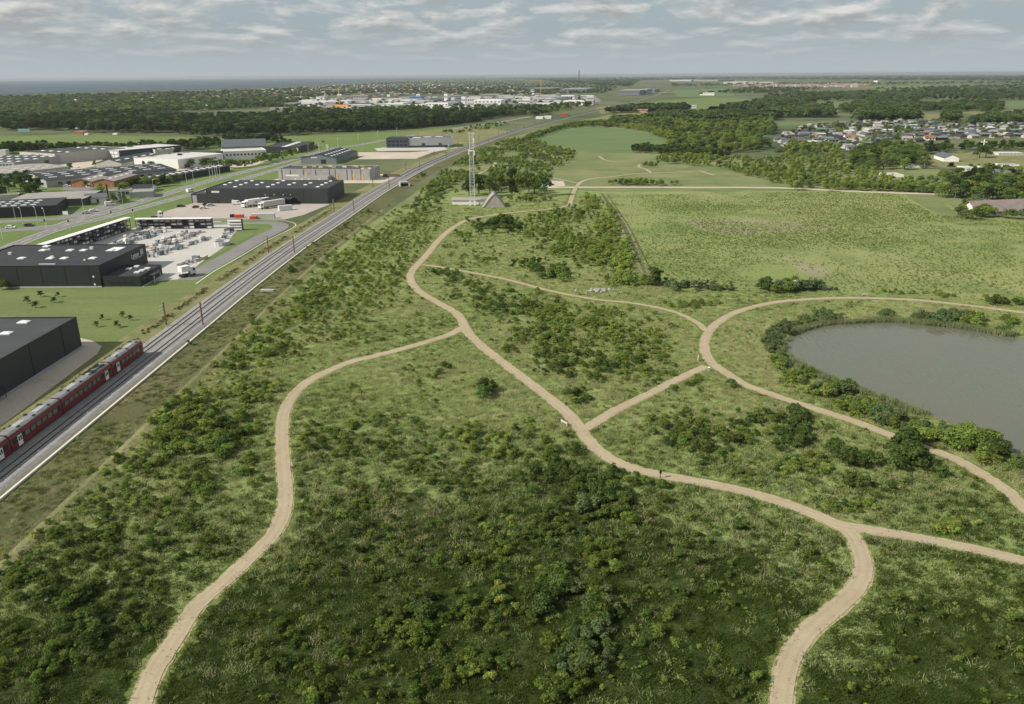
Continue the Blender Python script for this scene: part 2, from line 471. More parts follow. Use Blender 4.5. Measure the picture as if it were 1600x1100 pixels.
mw = t.nodes.new('ShaderNodeMix'); mw.data_type = 'RGBA'; mw.inputs[7].default_value = (0.29, 0.232, 0.155, 1); t.links.new(mu.outputs[0], mw.inputs[0]); t.links.new(src, mw.inputs[6]); t.links.new(mw.outputs[2], b.inputs['Base Color'])
M['gravel_edge'] = patchy('path_edge', [((0.36, 0.32, 0.18), 0.5, 0.45, 0.6, 0.8), ((0.12, 0.13, 0.04), 0.8, 0.5, 0.6, 0.9)], (0.34, 0.28, 0.17), grain=0.2, gscale=4.0)
M['asphalt'] = patchy('asphalt', [((0.23, 0.225, 0.215), 0.08, 0.45, 0.65, 0.7), ((0.15, 0.15, 0.15), 0.4, 0.5, 0.7, 0.5)], (0.19, 0.187, 0.18), grain=0.08)
M['concrete_yard'] = patchy('yard_paving', [((0.47, 0.45, 0.425), 0.06, 0.45, 0.65, 0.7), ((0.40, 0.39, 0.37), 0.2, 0.52, 0.7, 0.5)], (0.43, 0.415, 0.39), grain=0.06)
M['pink_yard'] = patchy('block_paving', [((0.42, 0.37, 0.33), 0.06, 0.45, 0.65, 0.7), ((0.30, 0.27, 0.25), 0.2, 0.52, 0.7, 0.5)], (0.37, 0.33, 0.30), grain=0.08)
M['pale_gravel'] = patchy('pale_gravel', [((0.52, 0.45, 0.37), 0.05, 0.42, 0.65, 0.8), ((0.30, 0.26, 0.19), 0.15, 0.52, 0.7, 0.6)], (0.44, 0.38, 0.31), grain=0.12)
M['ballast'] = patchy('ballast', [((0.30, 0.295, 0.29), 0.3, 0.42, 0.65, 0.8), ((0.17, 0.165, 0.165), 0.9, 0.5, 0.7, 0.6)], (0.24, 0.235, 0.23), grain=0.35, gscale=5.0,
                      bump=0.8, bscale=6, bdist=0.1)
M['shoulder'] = patchy('shoulder', [((0.13, 0.13, 0.06), 0.4, 0.42, 0.6, 0.9), ((0.19, 0.185, 0.18), 0.8, 0.5, 0.66, 0.8)], (0.15, 0.145, 0.11), grain=0.3, gscale=4)
M['marking'] = plain('road_paint', (0.75, 0.75, 0.73), 0.6)
M['steel'] = plain('rail_steel', (0.05, 0.042, 0.038), 0.55, metal=0.3)
M['sleeper'] = plain('sleeper_concrete', (0.33, 0.315, 0.30), 0.9)
M['trough'] = plain('pale_concrete', (0.62, 0.60, 0.53), 0.85, var=0.08)
M['concrete'] = plain('grey_concrete', (0.33, 0.325, 0.31), 0.9, var=0.14, scale=0.3)
M['dark_cladding'] = plain('dark_green_cladding', (0.011, 0.017, 0.017), 0.6, var=0.1, scale=0.15, bump=0.15)
M['charcoal'] = plain('charcoal_cladding', (0.027, 0.032, 0.033), 0.6, var=0.1, scale=0.15)
M['black'] = plain('shade_black', (0.016, 0.018, 0.02), 0.5)
M['felt'] = plain('roof_felt', (0.040, 0.044, 0.048), 0.9, var=0.13, scale=0.12, spec=0.2)
M['felt_grey'] = plain('roof_felt_grey', (0.060, 0.064, 0.069), 0.9, var=0.13, scale=0.15, spec=0.2)
M['eternit'] = plain('fibre_cement', (0.27, 0.25, 0.23), 0.9, var=0.16, scale=0.2)
M['slate'] = plain('slate_grey', (0.085, 0.10, 0.11), 0.7, var=0.1, scale=0.2)
M['cottage_grey'] = plain('cottage_grey', (0.40, 0.395, 0.38), 0.8, var=0.2, scale=0.1)
M['white'] = plain('white_paint', (0.74, 0.73, 0.70), 0.6, var=0.06, scale=0.4)
M['offwhite'] = plain('off_white_render', (0.50, 0.485, 0.455), 0.8, var=0.08, scale=0.3)
M['beige'] = plain('beige_render', (0.46, 0.435, 0.38), 0.8, var=0.08, scale=0.3)
M['grey_wall'] = plain('grey_wall', (0.32, 0.33, 0.33), 0.8, var=0.08, scale=0.3)
M['bluegrey'] = plain('blue_grey_cladding', (0.15, 0.175, 0.19), 0.6, var=0.08, scale=0.3)
M['navy'] = plain('navy_cladding', (0.035, 0.045, 0.065), 0.6)
M['brick'] = plain('orange_brick', (0.36, 0.16, 0.085), 0.9, var=0.14, scale=0.8)
M['red_tile'] = plain('red_tile', (0.23, 0.105, 0.075), 0.85, var=0.16, scale=0.5)
M['brown_roof'] = plain('brown_roof', (0.22, 0.18, 0.16), 0.9, var=0.16, scale=0.4)
M['glass'] = plain('window_glass', (0.02, 0.025, 0.03), 0.08, var=0.05)
M['skylight'] = plain('skylight_plastic', (0.72, 0.73, 0.72), 0.3, var=0.05)
M['wood'] = plain('fresh_timber', (0.52, 0.36, 0.17), 0.8, var=0.1, scale=1.0)
M['pale_wood'] = plain('pale_timber', (0.58, 0.50, 0.38), 0.8, var=0.12, scale=1.0)
M['old_wood'] = plain('weathered_boards', (0.55, 0.49, 0.42), 0.9, var=0.16, scale=1.2)
M['rust'] = plain('rust_red_mast', (0.17, 0.062, 0.04), 0.8, var=0.15)
M['galv'] = plain('galvanised_steel', (0.66, 0.67, 0.66), 0.5, var=0.08, metal=0.2)
M['train_red'] = plain('train_red', (0.17, 0.010, 0.018), 0.35, var=0.06)
M['train_roof'] = plain('train_roof', (0.20, 0.205, 0.205), 0.5, var=0.2, scale=0.5)
M['train_glass'] = plain('train_glass', (0.16, 0.165, 0.13), 0.15, var=0.2, scale=0.6)  # olive grey reflection in the panes is put into this base colour
M['rubber'] = plain('black_rubber', (0.018, 0.018, 0.018), 0.7)
M['red'] = plain('red_paint', (0.5, 0.06, 0.045), 0.5)
M['blue'] = plain('blue_paint', (0.10, 0.2, 0.36), 0.5)
M['orange'] = plain('orange_boards', (0.62, 0.30, 0.06), 0.8)
M['pink'] = plain('pink_brick', (0.42, 0.26, 0.21), 0.9)
M['silver'] = plain('silver_paint', (0.5, 0.51, 0.52), 0.35)
M['darkcar'] = plain('dark_paint', (0.03, 0.033, 0.04), 0.3)
M['teal'] = plain('teal_paint', (0.18, 0.36, 0.38), 0.5)
M['yellow'] = plain('yellow_paint', (0.6, 0.42, 0.06), 0.5)
M['stone'] = plain('pale_stone', (0.30, 0.29, 0.26), 0.9, var=0.15, scale=1)
M['bark'] = plain('bark', (0.12, 0.10, 0.075), 0.9, var=0.2, scale=2)
M['pale_bark'] = plain('pale_bark', (0.45, 0.43, 0.39), 0.9, var=0.2, scale=2)

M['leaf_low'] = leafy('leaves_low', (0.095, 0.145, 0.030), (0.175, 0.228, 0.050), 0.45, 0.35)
M['leaf_mid'] = leafy('leaves_mid', (0.150, 0.215, 0.046), (0.240, 0.310, 0.074), 0.48, 0.28)
M['leaf_dark'] = leafy('leaves_dark', (0.068, 0.108, 0.030), (0.120, 0.172, 0.047), 0.42, 0.3)
M['leaf_light'] = leafy('leaves_light', (0.215, 0.285, 0.058), (0.33, 0.40, 0.10), 0.48)
M['leaf_grey'] = leafy('leaves_grey', (0.095, 0.145, 0.056), (0.155, 0.20, 0.088), 0.38)
M['leaf_forest'] = leafy('leaves_forest', (0.028, 0.048, 0.016), (0.060, 0.090, 0.028), 0.3, 0.45)
M['leaf_copper'] = leafy('leaves_copper', (0.045, 0.02, 0.022), (0.06, 0.03, 0.03), 0.25)
M['blossom'] = leafy('blossom', (0.14, 0.18, 0.07), (0.55, 0.55, 0.40), 0.2)
M['grass'] = leafy('grass_blades', (0.275, 0.345, 0.118), (0.41, 0.455, 0.20), 0.5, 0.2)
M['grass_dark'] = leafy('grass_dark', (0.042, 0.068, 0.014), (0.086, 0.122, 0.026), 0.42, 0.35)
M['grass_dry'] = leafy('grass_dry', (0.38, 0.36, 0.19), (0.52, 0.48, 0.28), 0.45, 0.25)
M['reed'] = leafy('reed_blades', (0.19, 0.235, 0.105), (0.30, 0.33, 0.175), 0.4, 0.2)

# water
m, t, b = new_mat('pond_water')
b.inputs['Base Color'].default_value = (0.112, 0.118, 0.084, 1); b.inputs['Roughness'].default_value = 0.06
b.inputs['IOR'].default_value = 1.33
geo = t.nodes.new('ShaderNodeNewGeometry'); mp = t.nodes.new('ShaderNodeMapping')
mp.inputs['Rotation'].default_value = (0, 0, math.radians(-62)); mp.inputs['Scale'].default_value = (1.0, 0.28, 1)
t.links.new(geo.outputs['Position'], mp.inputs[0])
n = t.nodes.new('ShaderNodeTexNoise'); n.inputs['Scale'].default_value = 0.95; n.inputs['Detail'].default_value = 4
t.links.new(mp.outputs[0], n.inputs['Vector'])
wp = t.nodes.new('ShaderNodeTexNoise'); wp.inputs['Scale'].default_value = 0.028; wp.inputs['Detail'].default_value = 5; t.links.new(geo.outputs['Position'], wp.inputs['Vector'])
wr = t.nodes.new('ShaderNodeMapRange'); wr.inputs['From Min'].default_value = 0.35; wr.inputs['From Max'].default_value = 0.65; wr.inputs['To Min'].default_value = 0.2; wr.inputs['To Max'].default_value = 1.0; t.links.new(wp.outputs['Fac'], wr.inputs['Value'])
bp = t.nodes.new('ShaderNodeBump'); t.links.new(wr.outputs[0], bp.inputs['Strength']); bp.inputs['Distance'].default_value = 0.35
t.links.new(n.outputs['Fac'], bp.inputs['Height']); t.links.new(bp.outputs[0], b.inputs['Normal'])
M['water'] = m
m, t, b = new_mat('sea_water')
b.inputs['Base Color'].default_value = (0.04, 0.068, 0.092, 1); b.inputs['Roughness'].default_value = 0.5
b.inputs['Specular IOR Level'].default_value = 0.1
M['sea'] = m

# ------------------------------------------------------------------ ground and setting
R_ = 36000.0
sheet('ground', [(R_ * math.cos(a), R_ * math.sin(a)) for a in np.linspace(0, 2 * math.pi, 97)[:-1]], 0.0, M['ground'])
sea_line = G([-120, 0, 150, 300, 400, 470, 540, 600, 660, 720, 750], [151, 148, 143.5, 140, 137.5, 134.5, 131.5, 127, 124.5, 121.5, 119.6])
sea_pts = [tuple(p) for p in sea_line] + [(-900, 35000), (-12000, 33000), (-25000, 24000), (-32000, 12000), (-12000, 3800)]
sheet('sea', sea_pts, 1.0, M['sea'])

# railway centre line: x for each y
_ry = [40, 120, 200, 260, 310, 342, 394, 450, 500, 600, 683, 802, 1010, 1153, 1339, 1652, 2152, 2804, 3700]
_rx = [-91.8, -91.8, -91.8, -91.8, -90.9, -89.6, -86.6, -83.9, -80.6, -71.6, -60, -40.5, 1, 35, 87, 175, 318, 489, 700]
RAIL = spline(np.array(list(zip(_rx, _ry)), float), 4.0)

# meadow either side of the paths, down to the line
psheet('meadow', [(-700, 1700), (-330, 1125), (395, 500), (500, 401), (560, 362), (640, 318), (700, 298), (840, 294), (938, 299), (1012, 438), (1290, 459),
                  (1640, 470), (2150, 520), (2400, 1700)], 0.010, M['meadow'])
psheet('lush_shaded_meadow', [(500, 800), (560, 765), (700, 775), (830, 745), (930, 765), (1040, 805), (1180, 870), (1270, 950), (1240, 1010), (1330, 1020), (1420, 950), (1560, 960), (1700, 1000), (1700, 1200), (960, 1200), (-120, 1160), (-120, 960), (60, 990), (180, 960), (300, 945), (390, 920),
                      (450, 880)], 0.014, M['lush_shaded'], smooth=12, ragged=5.0)  # foreground sheet: dark lush grass with cloud shade put into its colour
psheet('rough_ground', [(500, 401), (600, 335), (735, 241), (800, 214), (890, 192), (950, 186), (1050, 210), (1045, 235), (1215, 250), (1330, 246), (1440, 255), (1480, 270), (1520, 300), (1640, 320), (1640, 345),
                       (1500, 330), (1452, 303), (1250, 298), (938, 300), (840, 294), (700, 302), (640, 330)], 0.006, M['far_meadow'])
psheet('yard_paving', [(445, 176), (445, 158), (560, 154), (700, 152), (930, 150), (940, 158), (900, 167), (700, 172), (560, 176)], 0.20, M['asphalt'])
psheet('plantation_field', [(938, 300), (1250, 298), (1452, 303), (1500, 330), (1640, 352), (1640, 471), (1290, 459), (1012, 438), (960, 345)], 0.012, M['plantation'])
psheet('bare_soil', [(1075, 345), (1120, 342), (1185, 343), (1290, 351), (1300, 358), (1240, 363), (1150, 366), (1090, 358)], 0.016, M['soil'], smooth=5)
psheet('bare_soil', [(1225, 404), (1262, 408), (1300, 424), (1280, 433), (1255, 425)], 0.016, M['soil'], smooth=5)
psheet('mown_strip', [(1415, 304), (1458, 304), (1505, 340), (1570, 350), (1500, 352), (1465, 335)], 0.016, M['far_meadow'], smooth=4)
psheet('field_track', [(938, 302), (942, 302), (977, 350), (1013, 432), (1009, 434), (972, 354)], 0.016, M['dark_soil'])
psheet('field_track', [(948, 303), (950, 303), (988, 360), (1020, 425), (1018, 427), (984, 358)], 0.016, M['dark_soil'])
# pasture left, beyond the industrial estate, and everything the estate stands on
psheet('pasture', [(-400, 216), (0, 213), (120, 210), (330, 215), (450, 213), (640, 205), (748, 195), (800, 188), (760, 203), (640, 225), (520, 262), (440, 300),
                   (440, 340), (300, 470), (-200, 470)], 0.010, M['pasture'])
psheet('lawn', [(-260, 452), (60, 450), (228, 449), (262, 437), (300, 432), (337, 428), (322, 446), (232, 522), (140, 590), (-300, 860), (-420, 700)], 0.020, M['lawn'])
psheet('corn_field', [(827, 221), (882, 201.5), (940, 198), (1007, 207), (1044, 213), (1032, 230), (980, 237), (917, 236.5), (870, 228)], 0.05, M['cornfield'])
psheet('pond_meadow', [(905, 237.5), (990, 240), (1130, 262), (1215, 289), (850, 288), (843, 275), (900, 255)], 0.03, M['far_meadow'])
psheet('school_field', [(1436, 243), (1500, 236), (1700, 243), (1720, 262), (1560, 262), (1480, 263), (1445, 256)], 0.03, M['dry'])
for px, mt in (([(640, 206), (760, 199), (800, 206), (735, 226), (700, 233)], 'dry'), ([(900, 190), (960, 178), (1080, 172), (1170, 178), (1060, 186), (930, 195)], 'dry'),
               ([(1000, 160), (1110, 152), (1200, 156), (1190, 171), (1050, 176), (980, 172)], 'pasture'), ([(1110, 166), (1320, 170), (1300, 178), (1100, 176)], 'dry'),
               ([(1420, 179), (1480, 178), (1510, 186), (1425, 194)], 'dry'), ([(1240, 158), (1420, 163), (1600, 158), (1640, 166), (1420, 172), (1230, 170)], 'cornfield'),
               ([(1210, 191), (1340, 188), (1330, 193), (1215, 197)], 'cornfield'), ([(1050, 141), (1130, 138), (1150, 150), (1060, 152)], 'cornfield'),
               ([(930, 168), (1010, 160), (1030, 168), (940, 178)], 'dry'), ([(1310, 136), (1500, 133), (1600, 137), (1450, 142)], 'pasture'),
               ([(1490, 175), (1640, 170), (1640, 186), (1560, 183)], 'dry')):
    psheet('field', px, 0.10, M[mt])

# pond with its bank
POND = rounded(G([1222, 1240, 1285, 1345, 1395, 1440, 1500, 1560, 1640, 1800, 1900, 1800, 1640, 1560, 1480, 1420, 1340, 1270, 1228],
                 [536, 522, 509, 504, 503, 507, 513, 523, 536, 580, 660, 740, 724, 694, 660, 640, 610, 582, 556]), 6)
sheet('pond', POND, 0.05, M['water'])

# embankment strips beside the line
near = RAIL[(RAIL[:, 1] < 900)]
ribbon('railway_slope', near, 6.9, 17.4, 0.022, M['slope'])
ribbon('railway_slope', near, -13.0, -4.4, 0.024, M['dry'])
ribbon('ditch', near[near[:, 1] < 420], 16.6, 17.6, 0.030, M['dark_soil'], ragged=0.18)
v, f = sweep(near[near[:, 1] < 420], [(17.5, 0.03), (18.0, 0.4), (18.9, 0.45), (20.4, 0.03)])
me = bpy.data.meshes.new('ditch_bank'); me.from_pydata(v, [], f); me.update(); me.materials.append(M['dry']); tag(obj('ditch_bank', me), kind='structure')
v, f = sweep(RAIL, [(-5.0, 0.0), (-4.3, 0.30), (4.4, 0.30), (5.2, 0.03)])
me = bpy.data.meshes.new('railway_ballast'); me.from_pydata(v, [], f); me.update(); me.materials.append(M['ballast']); tag(obj('railway_ballast', me), kind='structure')
ribbon('railway_shoulder', near, 5.0, 6.9, 0.034, M['shoulder'], ragged=0.12)
tr_ = swept('cable_trough', near[near[:, 1] < 640], [(6.55, 0.0), (6.55, 0.38), (6.95, 0.38), (6.95, 0.0)], M['trough'])
tag(tr_, 'long pale concrete cable trough along the right side of the railway', 'cable trough')

# roads
PATHW = {}
ROADS = []


def road(name, px, w, z, mat, edge=True, step=4.0, ragged=0.0, kerb=None):
    c = spline(G([p[0] for p in px], [p[1] for p in px]), step)
    o = ribbon(name, c, -w / 2, w / 2, z, mat, ragged=ragged)
    if edge:
        for s in (-1, 1):
            a = s * (w / 2 - 0.55)
            ribbon('road_marking', c, a - 0.09, a + 0.09, z + 0.005, M['marking'])
        L = np.cumsum(np.r_[0, np.linalg.norm(np.diff(c, axis=0), axis=1)])
        nn = normals(c); v, f = [], []
        for d in np.arange(2, L[-1] - 6, 12.0):
            k0, k1 = np.searchsorted(L, d), np.searchsorted(L, d + 5)
            if k1 <= k0 or k1 >= len(c): continue
            q = len(v)
            for kk in (k0, k1):
                for s in (-0.1, 0.1): v.append((c[kk][0] + nn[kk][0] * s, c[kk][1] + nn[kk][1] * s, z + 0.005))
            f.append((q, q + 1, q + 3, q + 2))
        if v:
            me = bpy.data.meshes.new('road_marking'); me.from_pydata(v, [], f); me.update(); me.materials.append(M['marking'])
            tag(obj('road_marking', me), kind='structure')
    ROADS.append((c, w / 2))
    return c


road('road', [(0, 361), (88, 353), (118, 344), (175, 329), (240, 309), (330, 282), (400, 264), (470, 246), (520, 232.5), (560, 226.5), (600, 219.5), (670, 207), (717, 200), (790, 189), (830, 182)], 8.5, 0.060, M['asphalt'])
road('road', [(-60, 410), (0, 392), (40, 376), (75, 363), (112, 352), (165, 340), (210, 327.5), (300, 303), (400, 274), (460, 256), (505, 241)], 7.5, 0.066, M['asphalt'])
road('road', [(-80, 365), (0, 359.5), (60, 358), (112, 354)], 9.0, 0.072, M['asphalt'], edge=False)
road('access_road', [(292, 438), (322, 420), (360, 399), (405, 373), (433, 359), (438, 352), (425, 348.5), (395, 348.5), (350, 349), (325, 349.5)], 7.5, 0.060, M['asphalt'], edge=False, step=1.5)
c_acc = spline(G([292, 322, 360, 405, 440, 452, 440, 415, 380, 330], [444, 424, 403, 377, 360, 352, 347, 345.5, 345.2, 345.6]), 2.0)
ribbon('kerb', c_acc, 2.8, 3.2, 0.078, M['trough'])
road('road', [(842, 293.2), (905, 292.6), (1000, 292.6), (1100, 293), (1215, 293.6), (1330, 299), (1460, 303.5)], 5.5, 0.060, M['pale_gravel'], edge=False)
psheet('car_park', [(835, 285), (858, 282.5), (880, 283), (884, 291), (845, 293)], 0.064, M['pale_gravel'])
# yards
psheet('yard_paving', [(92, 386), (150, 370), (208, 357), (250, 343), (345, 346), (372, 359), (352, 386), (312, 412), (284, 436), (240, 440), (225, 448), (-200, 452), (-260, 410)], 0.040, M['concrete_yard'])
psheet('grass_verge', [(368, 362.5), (402, 353.5), (407, 357), (396, 367), (340, 398), (312, 412), (350, 386)], 0.072, M['lawn'])
psheet('grass_verge', [(230, 343.5), (345, 341.5), (420, 342.5), (430, 345), (330, 346), (232, 347)], 0.072, M['lawn'])
psheet('yard_paving', [(228, 343), (262, 329), (304, 317), (516, 319), (474, 336), (445, 343), (330, 342)], 0.044, M['pink_yard'])
psheet('yard_paving', [(560, 238), (640, 238), (668, 236), (690, 230), (700, 228), (712, 231), (676, 238), (650, 248), (560, 249)], 0.044, M['pale_gravel'])
psheet('yard_paving', [(585, 232), (604, 230), (712, 227), (716, 231), (690, 235), (590, 236)], 0.050, M['concrete_yard'])
psheet('yard_paving', [(420, 283), (440, 278), (600, 272), (618, 277), (598, 286), (440, 287)], 0.044, M['pale_gravel'])
psheet('yard_paving', [(150, 268), (185, 250), (235, 246), (250, 262), (215, 282), (130, 300), (95, 296)], 0.044, M['asphalt'])
psheet('yard_paving', [(60, 262), (120, 244), (160, 245), (160, 258), (100, 268)], 0.044, M['pale_gravel'])
psheet('yard_paving', [(-60, 348), (85, 340), (128, 330), (160, 320), (185, 312), (180, 322), (140, 336), (90, 344), (-60, 352)], 0.044, M['asphalt'])
psheet('yard_paving', [(270, 268), (285, 262), (345, 255), (420, 250), (400, 258), (345, 266), (290, 272)], 0.044, M['pale_gravel'])
psheet('gravel_track', [(108.5, 540), (125, 528), (145, 533), (159, 541), (152, 553), (100, 592), (20, 652), (-80, 725), (-80, 690), (0, 626)], 0.046, M['pale_gravel'])

# ------------------------------------------------------------------ gravel paths
P_LEFT = [(215, 1125), (221, 1100), (240, 1051), (272, 1002), (306, 949), (357, 904), (391, 871), (425, 838), (442, 805), (447, 773), (444, 740), (441, 690), (443, 652), (454, 624),
          (474, 602), (504, 584), (547, 566), (591, 555), (634, 544), (678, 531), (705, 522), (722, 512)]
P_SPINE = [(822, 330.5), (795, 333), (765, 337), (745, 340), (727, 345), (711, 354), (694, 367), (680, 382), (667, 398), (655, 411), (645, 422), (641, 433), (646, 446), (660, 459), (682, 472), (704, 484),
           (718, 495), (725, 508), (735, 524), (760, 547), (790, 570), (820, 593), (850, 616), (880, 640), (900, 661), (915, 683), (939, 707), (974, 727), (1023, 741), (1096, 754),
           (1165, 769), (1224, 786), (1273, 805), (1305, 819), (1330, 836), (1345, 864), (1349, 892), (1336, 921), (1303, 953), (1263, 987), (1239, 1021), (1226, 1058), (1221, 1095), (1219, 1125)]
P_RIGHT = [(1273, 805), (1310, 820), (1356, 828), (1440, 842), (1538, 862), (1600, 877), (1680, 897)]
P_LINK = [(908, 674), (930, 661), (959, 643), (1023, 611.5), (1067, 589), (1103, 573)]
P_RING = [(1680, 850), (1600, 793), (1572, 766), (1528, 737), (1489, 716), (1450, 702), (1391, 680), (1332, 658), (1263, 636), (1204, 616), (1165, 602), (1136, 584), (1112, 567), (1102, 550),
          (1101, 535), (1107, 520), (1121, 505), (1146, 490), (1180, 479), (1225, 471), (1290, 466.5), (1350, 466), (1420, 468.5), (1480, 474), (1540, 481), (1600, 489), (1720, 506)]
P_THIN = [(660, 414), (684, 417), (725, 424), (762, 431), (787, 436), (819, 444), (850, 452.5), (897, 462.5), (937, 469), (975, 472.5), (1012, 478), (1053, 487.5), (1087, 503), (1103, 517)]
P_NORTH = [(890, 321), (894, 307), (899, 295), (906, 286), (917, 281), (935, 278), (950, 277), (985, 272.5), (1017, 270.5), (1050, 269.5), (1090, 267.5), (1102, 270), (1116, 274)]
P_N2 = [(1017, 270.5), (1010, 265), (998, 261), (1000, 257)]
P_N3 = [(902, 286), (882, 282), (857, 277), (843, 276)]
P_N4 = [(936, 244), (945, 250), (963, 253)]
P_N5 = [(742, 276), (757, 267), (770, 262), (774, 254)]
P_N6 = [(822, 330.5), (850, 328), (872, 325), (890, 321)]
PATHS = []
for k, (px, w, ed) in enumerate(((P_LEFT, 2.35, 1), (P_SPINE, 2.4, 1), (P_RIGHT, 2.2, 1), (P_LINK, 2.15, 1), (P_RING, 2.2, 1), (P_THIN, 1.5, 1), (P_NORTH, 2.6, 0), (P_N2, 2.0, 0), (P_N3, 2.0, 0),
                                 (P_N4, 2.2, 0), (P_N5, 2.2, 0), (P_N6, 2.2, 0))):
    c = spline(G([p[0] for p in px], [p[1] for p in px]), 1.0)
    PATHS.append(c)
    ribbon('path_verge', c, -w / 2 - 1.0, w / 2 + 1.0, 0.020 + 0.001 * k, M['verge'], ragged=0.35)
    if ed: ribbon('path_edge', c, -w / 2 - 0.28, w / 2 + 0.28, 0.040 + 0.004 * k, M['gravel_edge'], ragged=0.06)
    ribbon('gravel_path', c, -w / 2, w / 2, 0.092 + 0.004 * k, M['gravel'], ragged=0.03)
PATH_R = 1.45
#@@BUILDINGS
#@@VEHICLES
#@@PLANTS
# ------------------------------------------------------------------ buildings


def frame(pa, pb):
    """local frame: x from ground point a to b, y away from the camera side"""
    a, b = np.array(pa, float), np.array(pb, float)
    L = float(np.linalg.norm(b - a)); rz = math.atan2(b[1] - a[1], b[0] - a[0])
    return L, rz


def to_local(px, py, z, loc, rz):
    w = G(px, py, z); c, s = math.cos(-rz), math.sin(-rz)
    x, y = w[..., 0] - loc[0], w[..., 1] - loc[1]
    return x * c - y * s, x * s + y * c


def hall(name, label, pa, pb, depth, h, wall, roof, cat='hall', group=None, lights=(), light_size=(1.6, 1.2), par=0.3, windows=(), doors=(), grid=None, plinth=None,
         seams=(), wmat='glass', right_windows=(), rmat=None, kind=None):
    """flat-roofed building: wall ring with parapet, roof deck, roof lights, windows, doors"""
    L, rz = frame(pa, pb)
    e = empty(name, (pa[0], pa[1], 0), rz)
    tag(e, label, cat, group)
    w = MB(); T = 0.35
    w.box(0, L, 0, T, 0, h).box(0, L, depth - T, depth, 0, h).box(0, T, T + .004, depth - T - .004, 0, h).box(L - T, L, T + .004, depth - T - .004, 0, h)
    w.build('wall', M[wall], parent=e)
    MB().box(T + .01, L - T - .01, T + .01, depth - T - .01, h - par - 0.25, h - par).build('roof', M[roof], parent=e)
    if plinth: MB().box(-0.25, L + 0.25, -0.6, -0.004, 0, 0.35).build('plinth', M[plinth], parent=e)
    spots = []
    for (x, y) in lights:
        lx, ly = to_local(x, y, h - par, pa, rz); spots.append((float(lx), float(ly)))
    if grid:
        nx, ny, x0, x1, y0, y1 = grid
        for i in range(nx):
            for j in range(ny):
                spots.append((L * (x0 + (x1 - x0) * (i / max(1, nx - 1))), depth * (y0 + (y1 - y0) * (j / max(1, ny - 1)))))
    if spots:
        a, b_ = light_size
        mb = MB(); mb.box(-a / 2, a / 2, -b_ / 2, b_ / 2, 0, 0.28)
        mb.poly([(-a / 2, -b_ / 2, .28), (a / 2, -b_ / 2, .28), (a / 2, b_ / 2, .28), (-a / 2, b_ / 2, .28), (-a / 4, -b_ / 4, .5), (a / 4, -b_ / 4, .5), (a / 4, b_ / 4, .5), (-a / 4, b_ / 4, .5)],
                [(0, 1, 5, 4), (1, 2, 6, 5), (2, 3, 7, 6), (3, 0, 4, 7), (4, 5, 6, 7)])
        lm = mb.mesh('skylight', M['skylight'])
        for (x, y) in spots:
            s = obj('skylight', lm, e); s.location = (x, y, h - par)
    for (x, z, ww, hh) in windows:
        MB().box(x - ww / 2, x + ww / 2, -0.06, -0.003, z, z + hh).build('window', M[wmat], parent=e)
    for (y, z, ww, hh) in right_windows:
        MB().box(L + 0.003, L + 0.06, y - ww / 2, y + ww / 2, z, z + hh).build('window', M[wmat], parent=e)
    for (x, ww, hh, mm) in doors:
        MB().box(x - ww / 2, x + ww / 2, -0.10, -0.004, 0.02, hh).build('door', M[mm], parent=e)
    for x in seams:
        MB().box(x - 0.12, x + 0.12, -0.05, -0.002, 0, h).build('downpipe', M['black'], parent=e)
    return e, L, rz


def gable(name, label, pa, pb, depth, eave, ridge, wall, roof, cat='hall', group=None, axis='y', windows=(), lights=None, doors=(), over=0.4, wmat='glass', right_windows=()):
    """pitched building; the ridge runs along local axis"""
    L, rz = frame(pa, pb)
    e = empty(name, (pa[0], pa[1], 0), rz); tag(e, label, cat, group)
    w = MB()
    if axis == 'y':
        w.prism([(0, 0), (L, 0), (L, eave), (L / 2, ridge), (0, eave)], 0, depth, 'y')
        span, ln = L, depth
    else:
        w.prism([(0, 0), (depth, 0), (depth, eave), (depth / 2, ridge), (0, eave)], 0, L, 'x')
        span, ln = depth, L
    w.build('wall', M[wall], parent=e)
    k = (ridge - eave) / (span / 2); th = 0.18
    for s in (0, 1):
        m0 = -over if s == 0 else span + over; zz = eave - over * k + 0.02; zr = ridge + 0.02
        pr = [(m0, zz), (span / 2, zr), (span / 2, zr + th), (m0, zz + th)]
        MB().prism(pr, -over, ln + over, axis).build('roof', M[roof], parent=e)
    if lights:
        n, rows = lights
        for s in (0, 1):
            for r in rows:
                for i in range(n):
                    a = ln * (0.08 + 0.84 * i / max(1, n - 1)); q = span * (r if s == 0 else 1 - r)
                    z = eave + k * (q if s == 0 else span - q) + th + 0.03
                    dz = k * 0.75
                    z0, z1 = (z - dz, z + dz) if s == 0 else (z + dz, z - dz)
                    hw = ln / n * 0.24
                    pts = [(q - .75, a - hw, z0), (q + .75, a - hw, z1), (q + .75, a + hw, z1), (q - .75, a + hw, z0)]
                    if axis == 'x': pts = [(p[1], p[0], p[2]) for p in pts]
                    pts += [(p[0], p[1], p[2] + .12) for p in pts]
                    MB().poly(pts, [(4, 5, 6, 7), (0, 1, 5, 4), (1, 2, 6, 5), (2, 3, 7, 6), (3, 0, 4, 7)]).build('skylight', M['skylight'], parent=e)
    for (x, z, ww, hh) in windows:
        MB().box(x - ww / 2, x + ww / 2, -0.06, -0.003, z, z + hh).build('window', M[wmat], parent=e)
    for (y, z, ww, hh) in right_windows:
        MB().box(L + 0.003, L + 0.06, y - ww / 2, y + ww / 2, z, z + hh).build('window', M[wmat], parent=e)
    for (x, ww, hh, mm) in doors:
        MB().box(x - ww / 2, x + ww / 2, -0.10, -0.004, 0.02, hh).build('door', M[mm], parent=e)
    return e


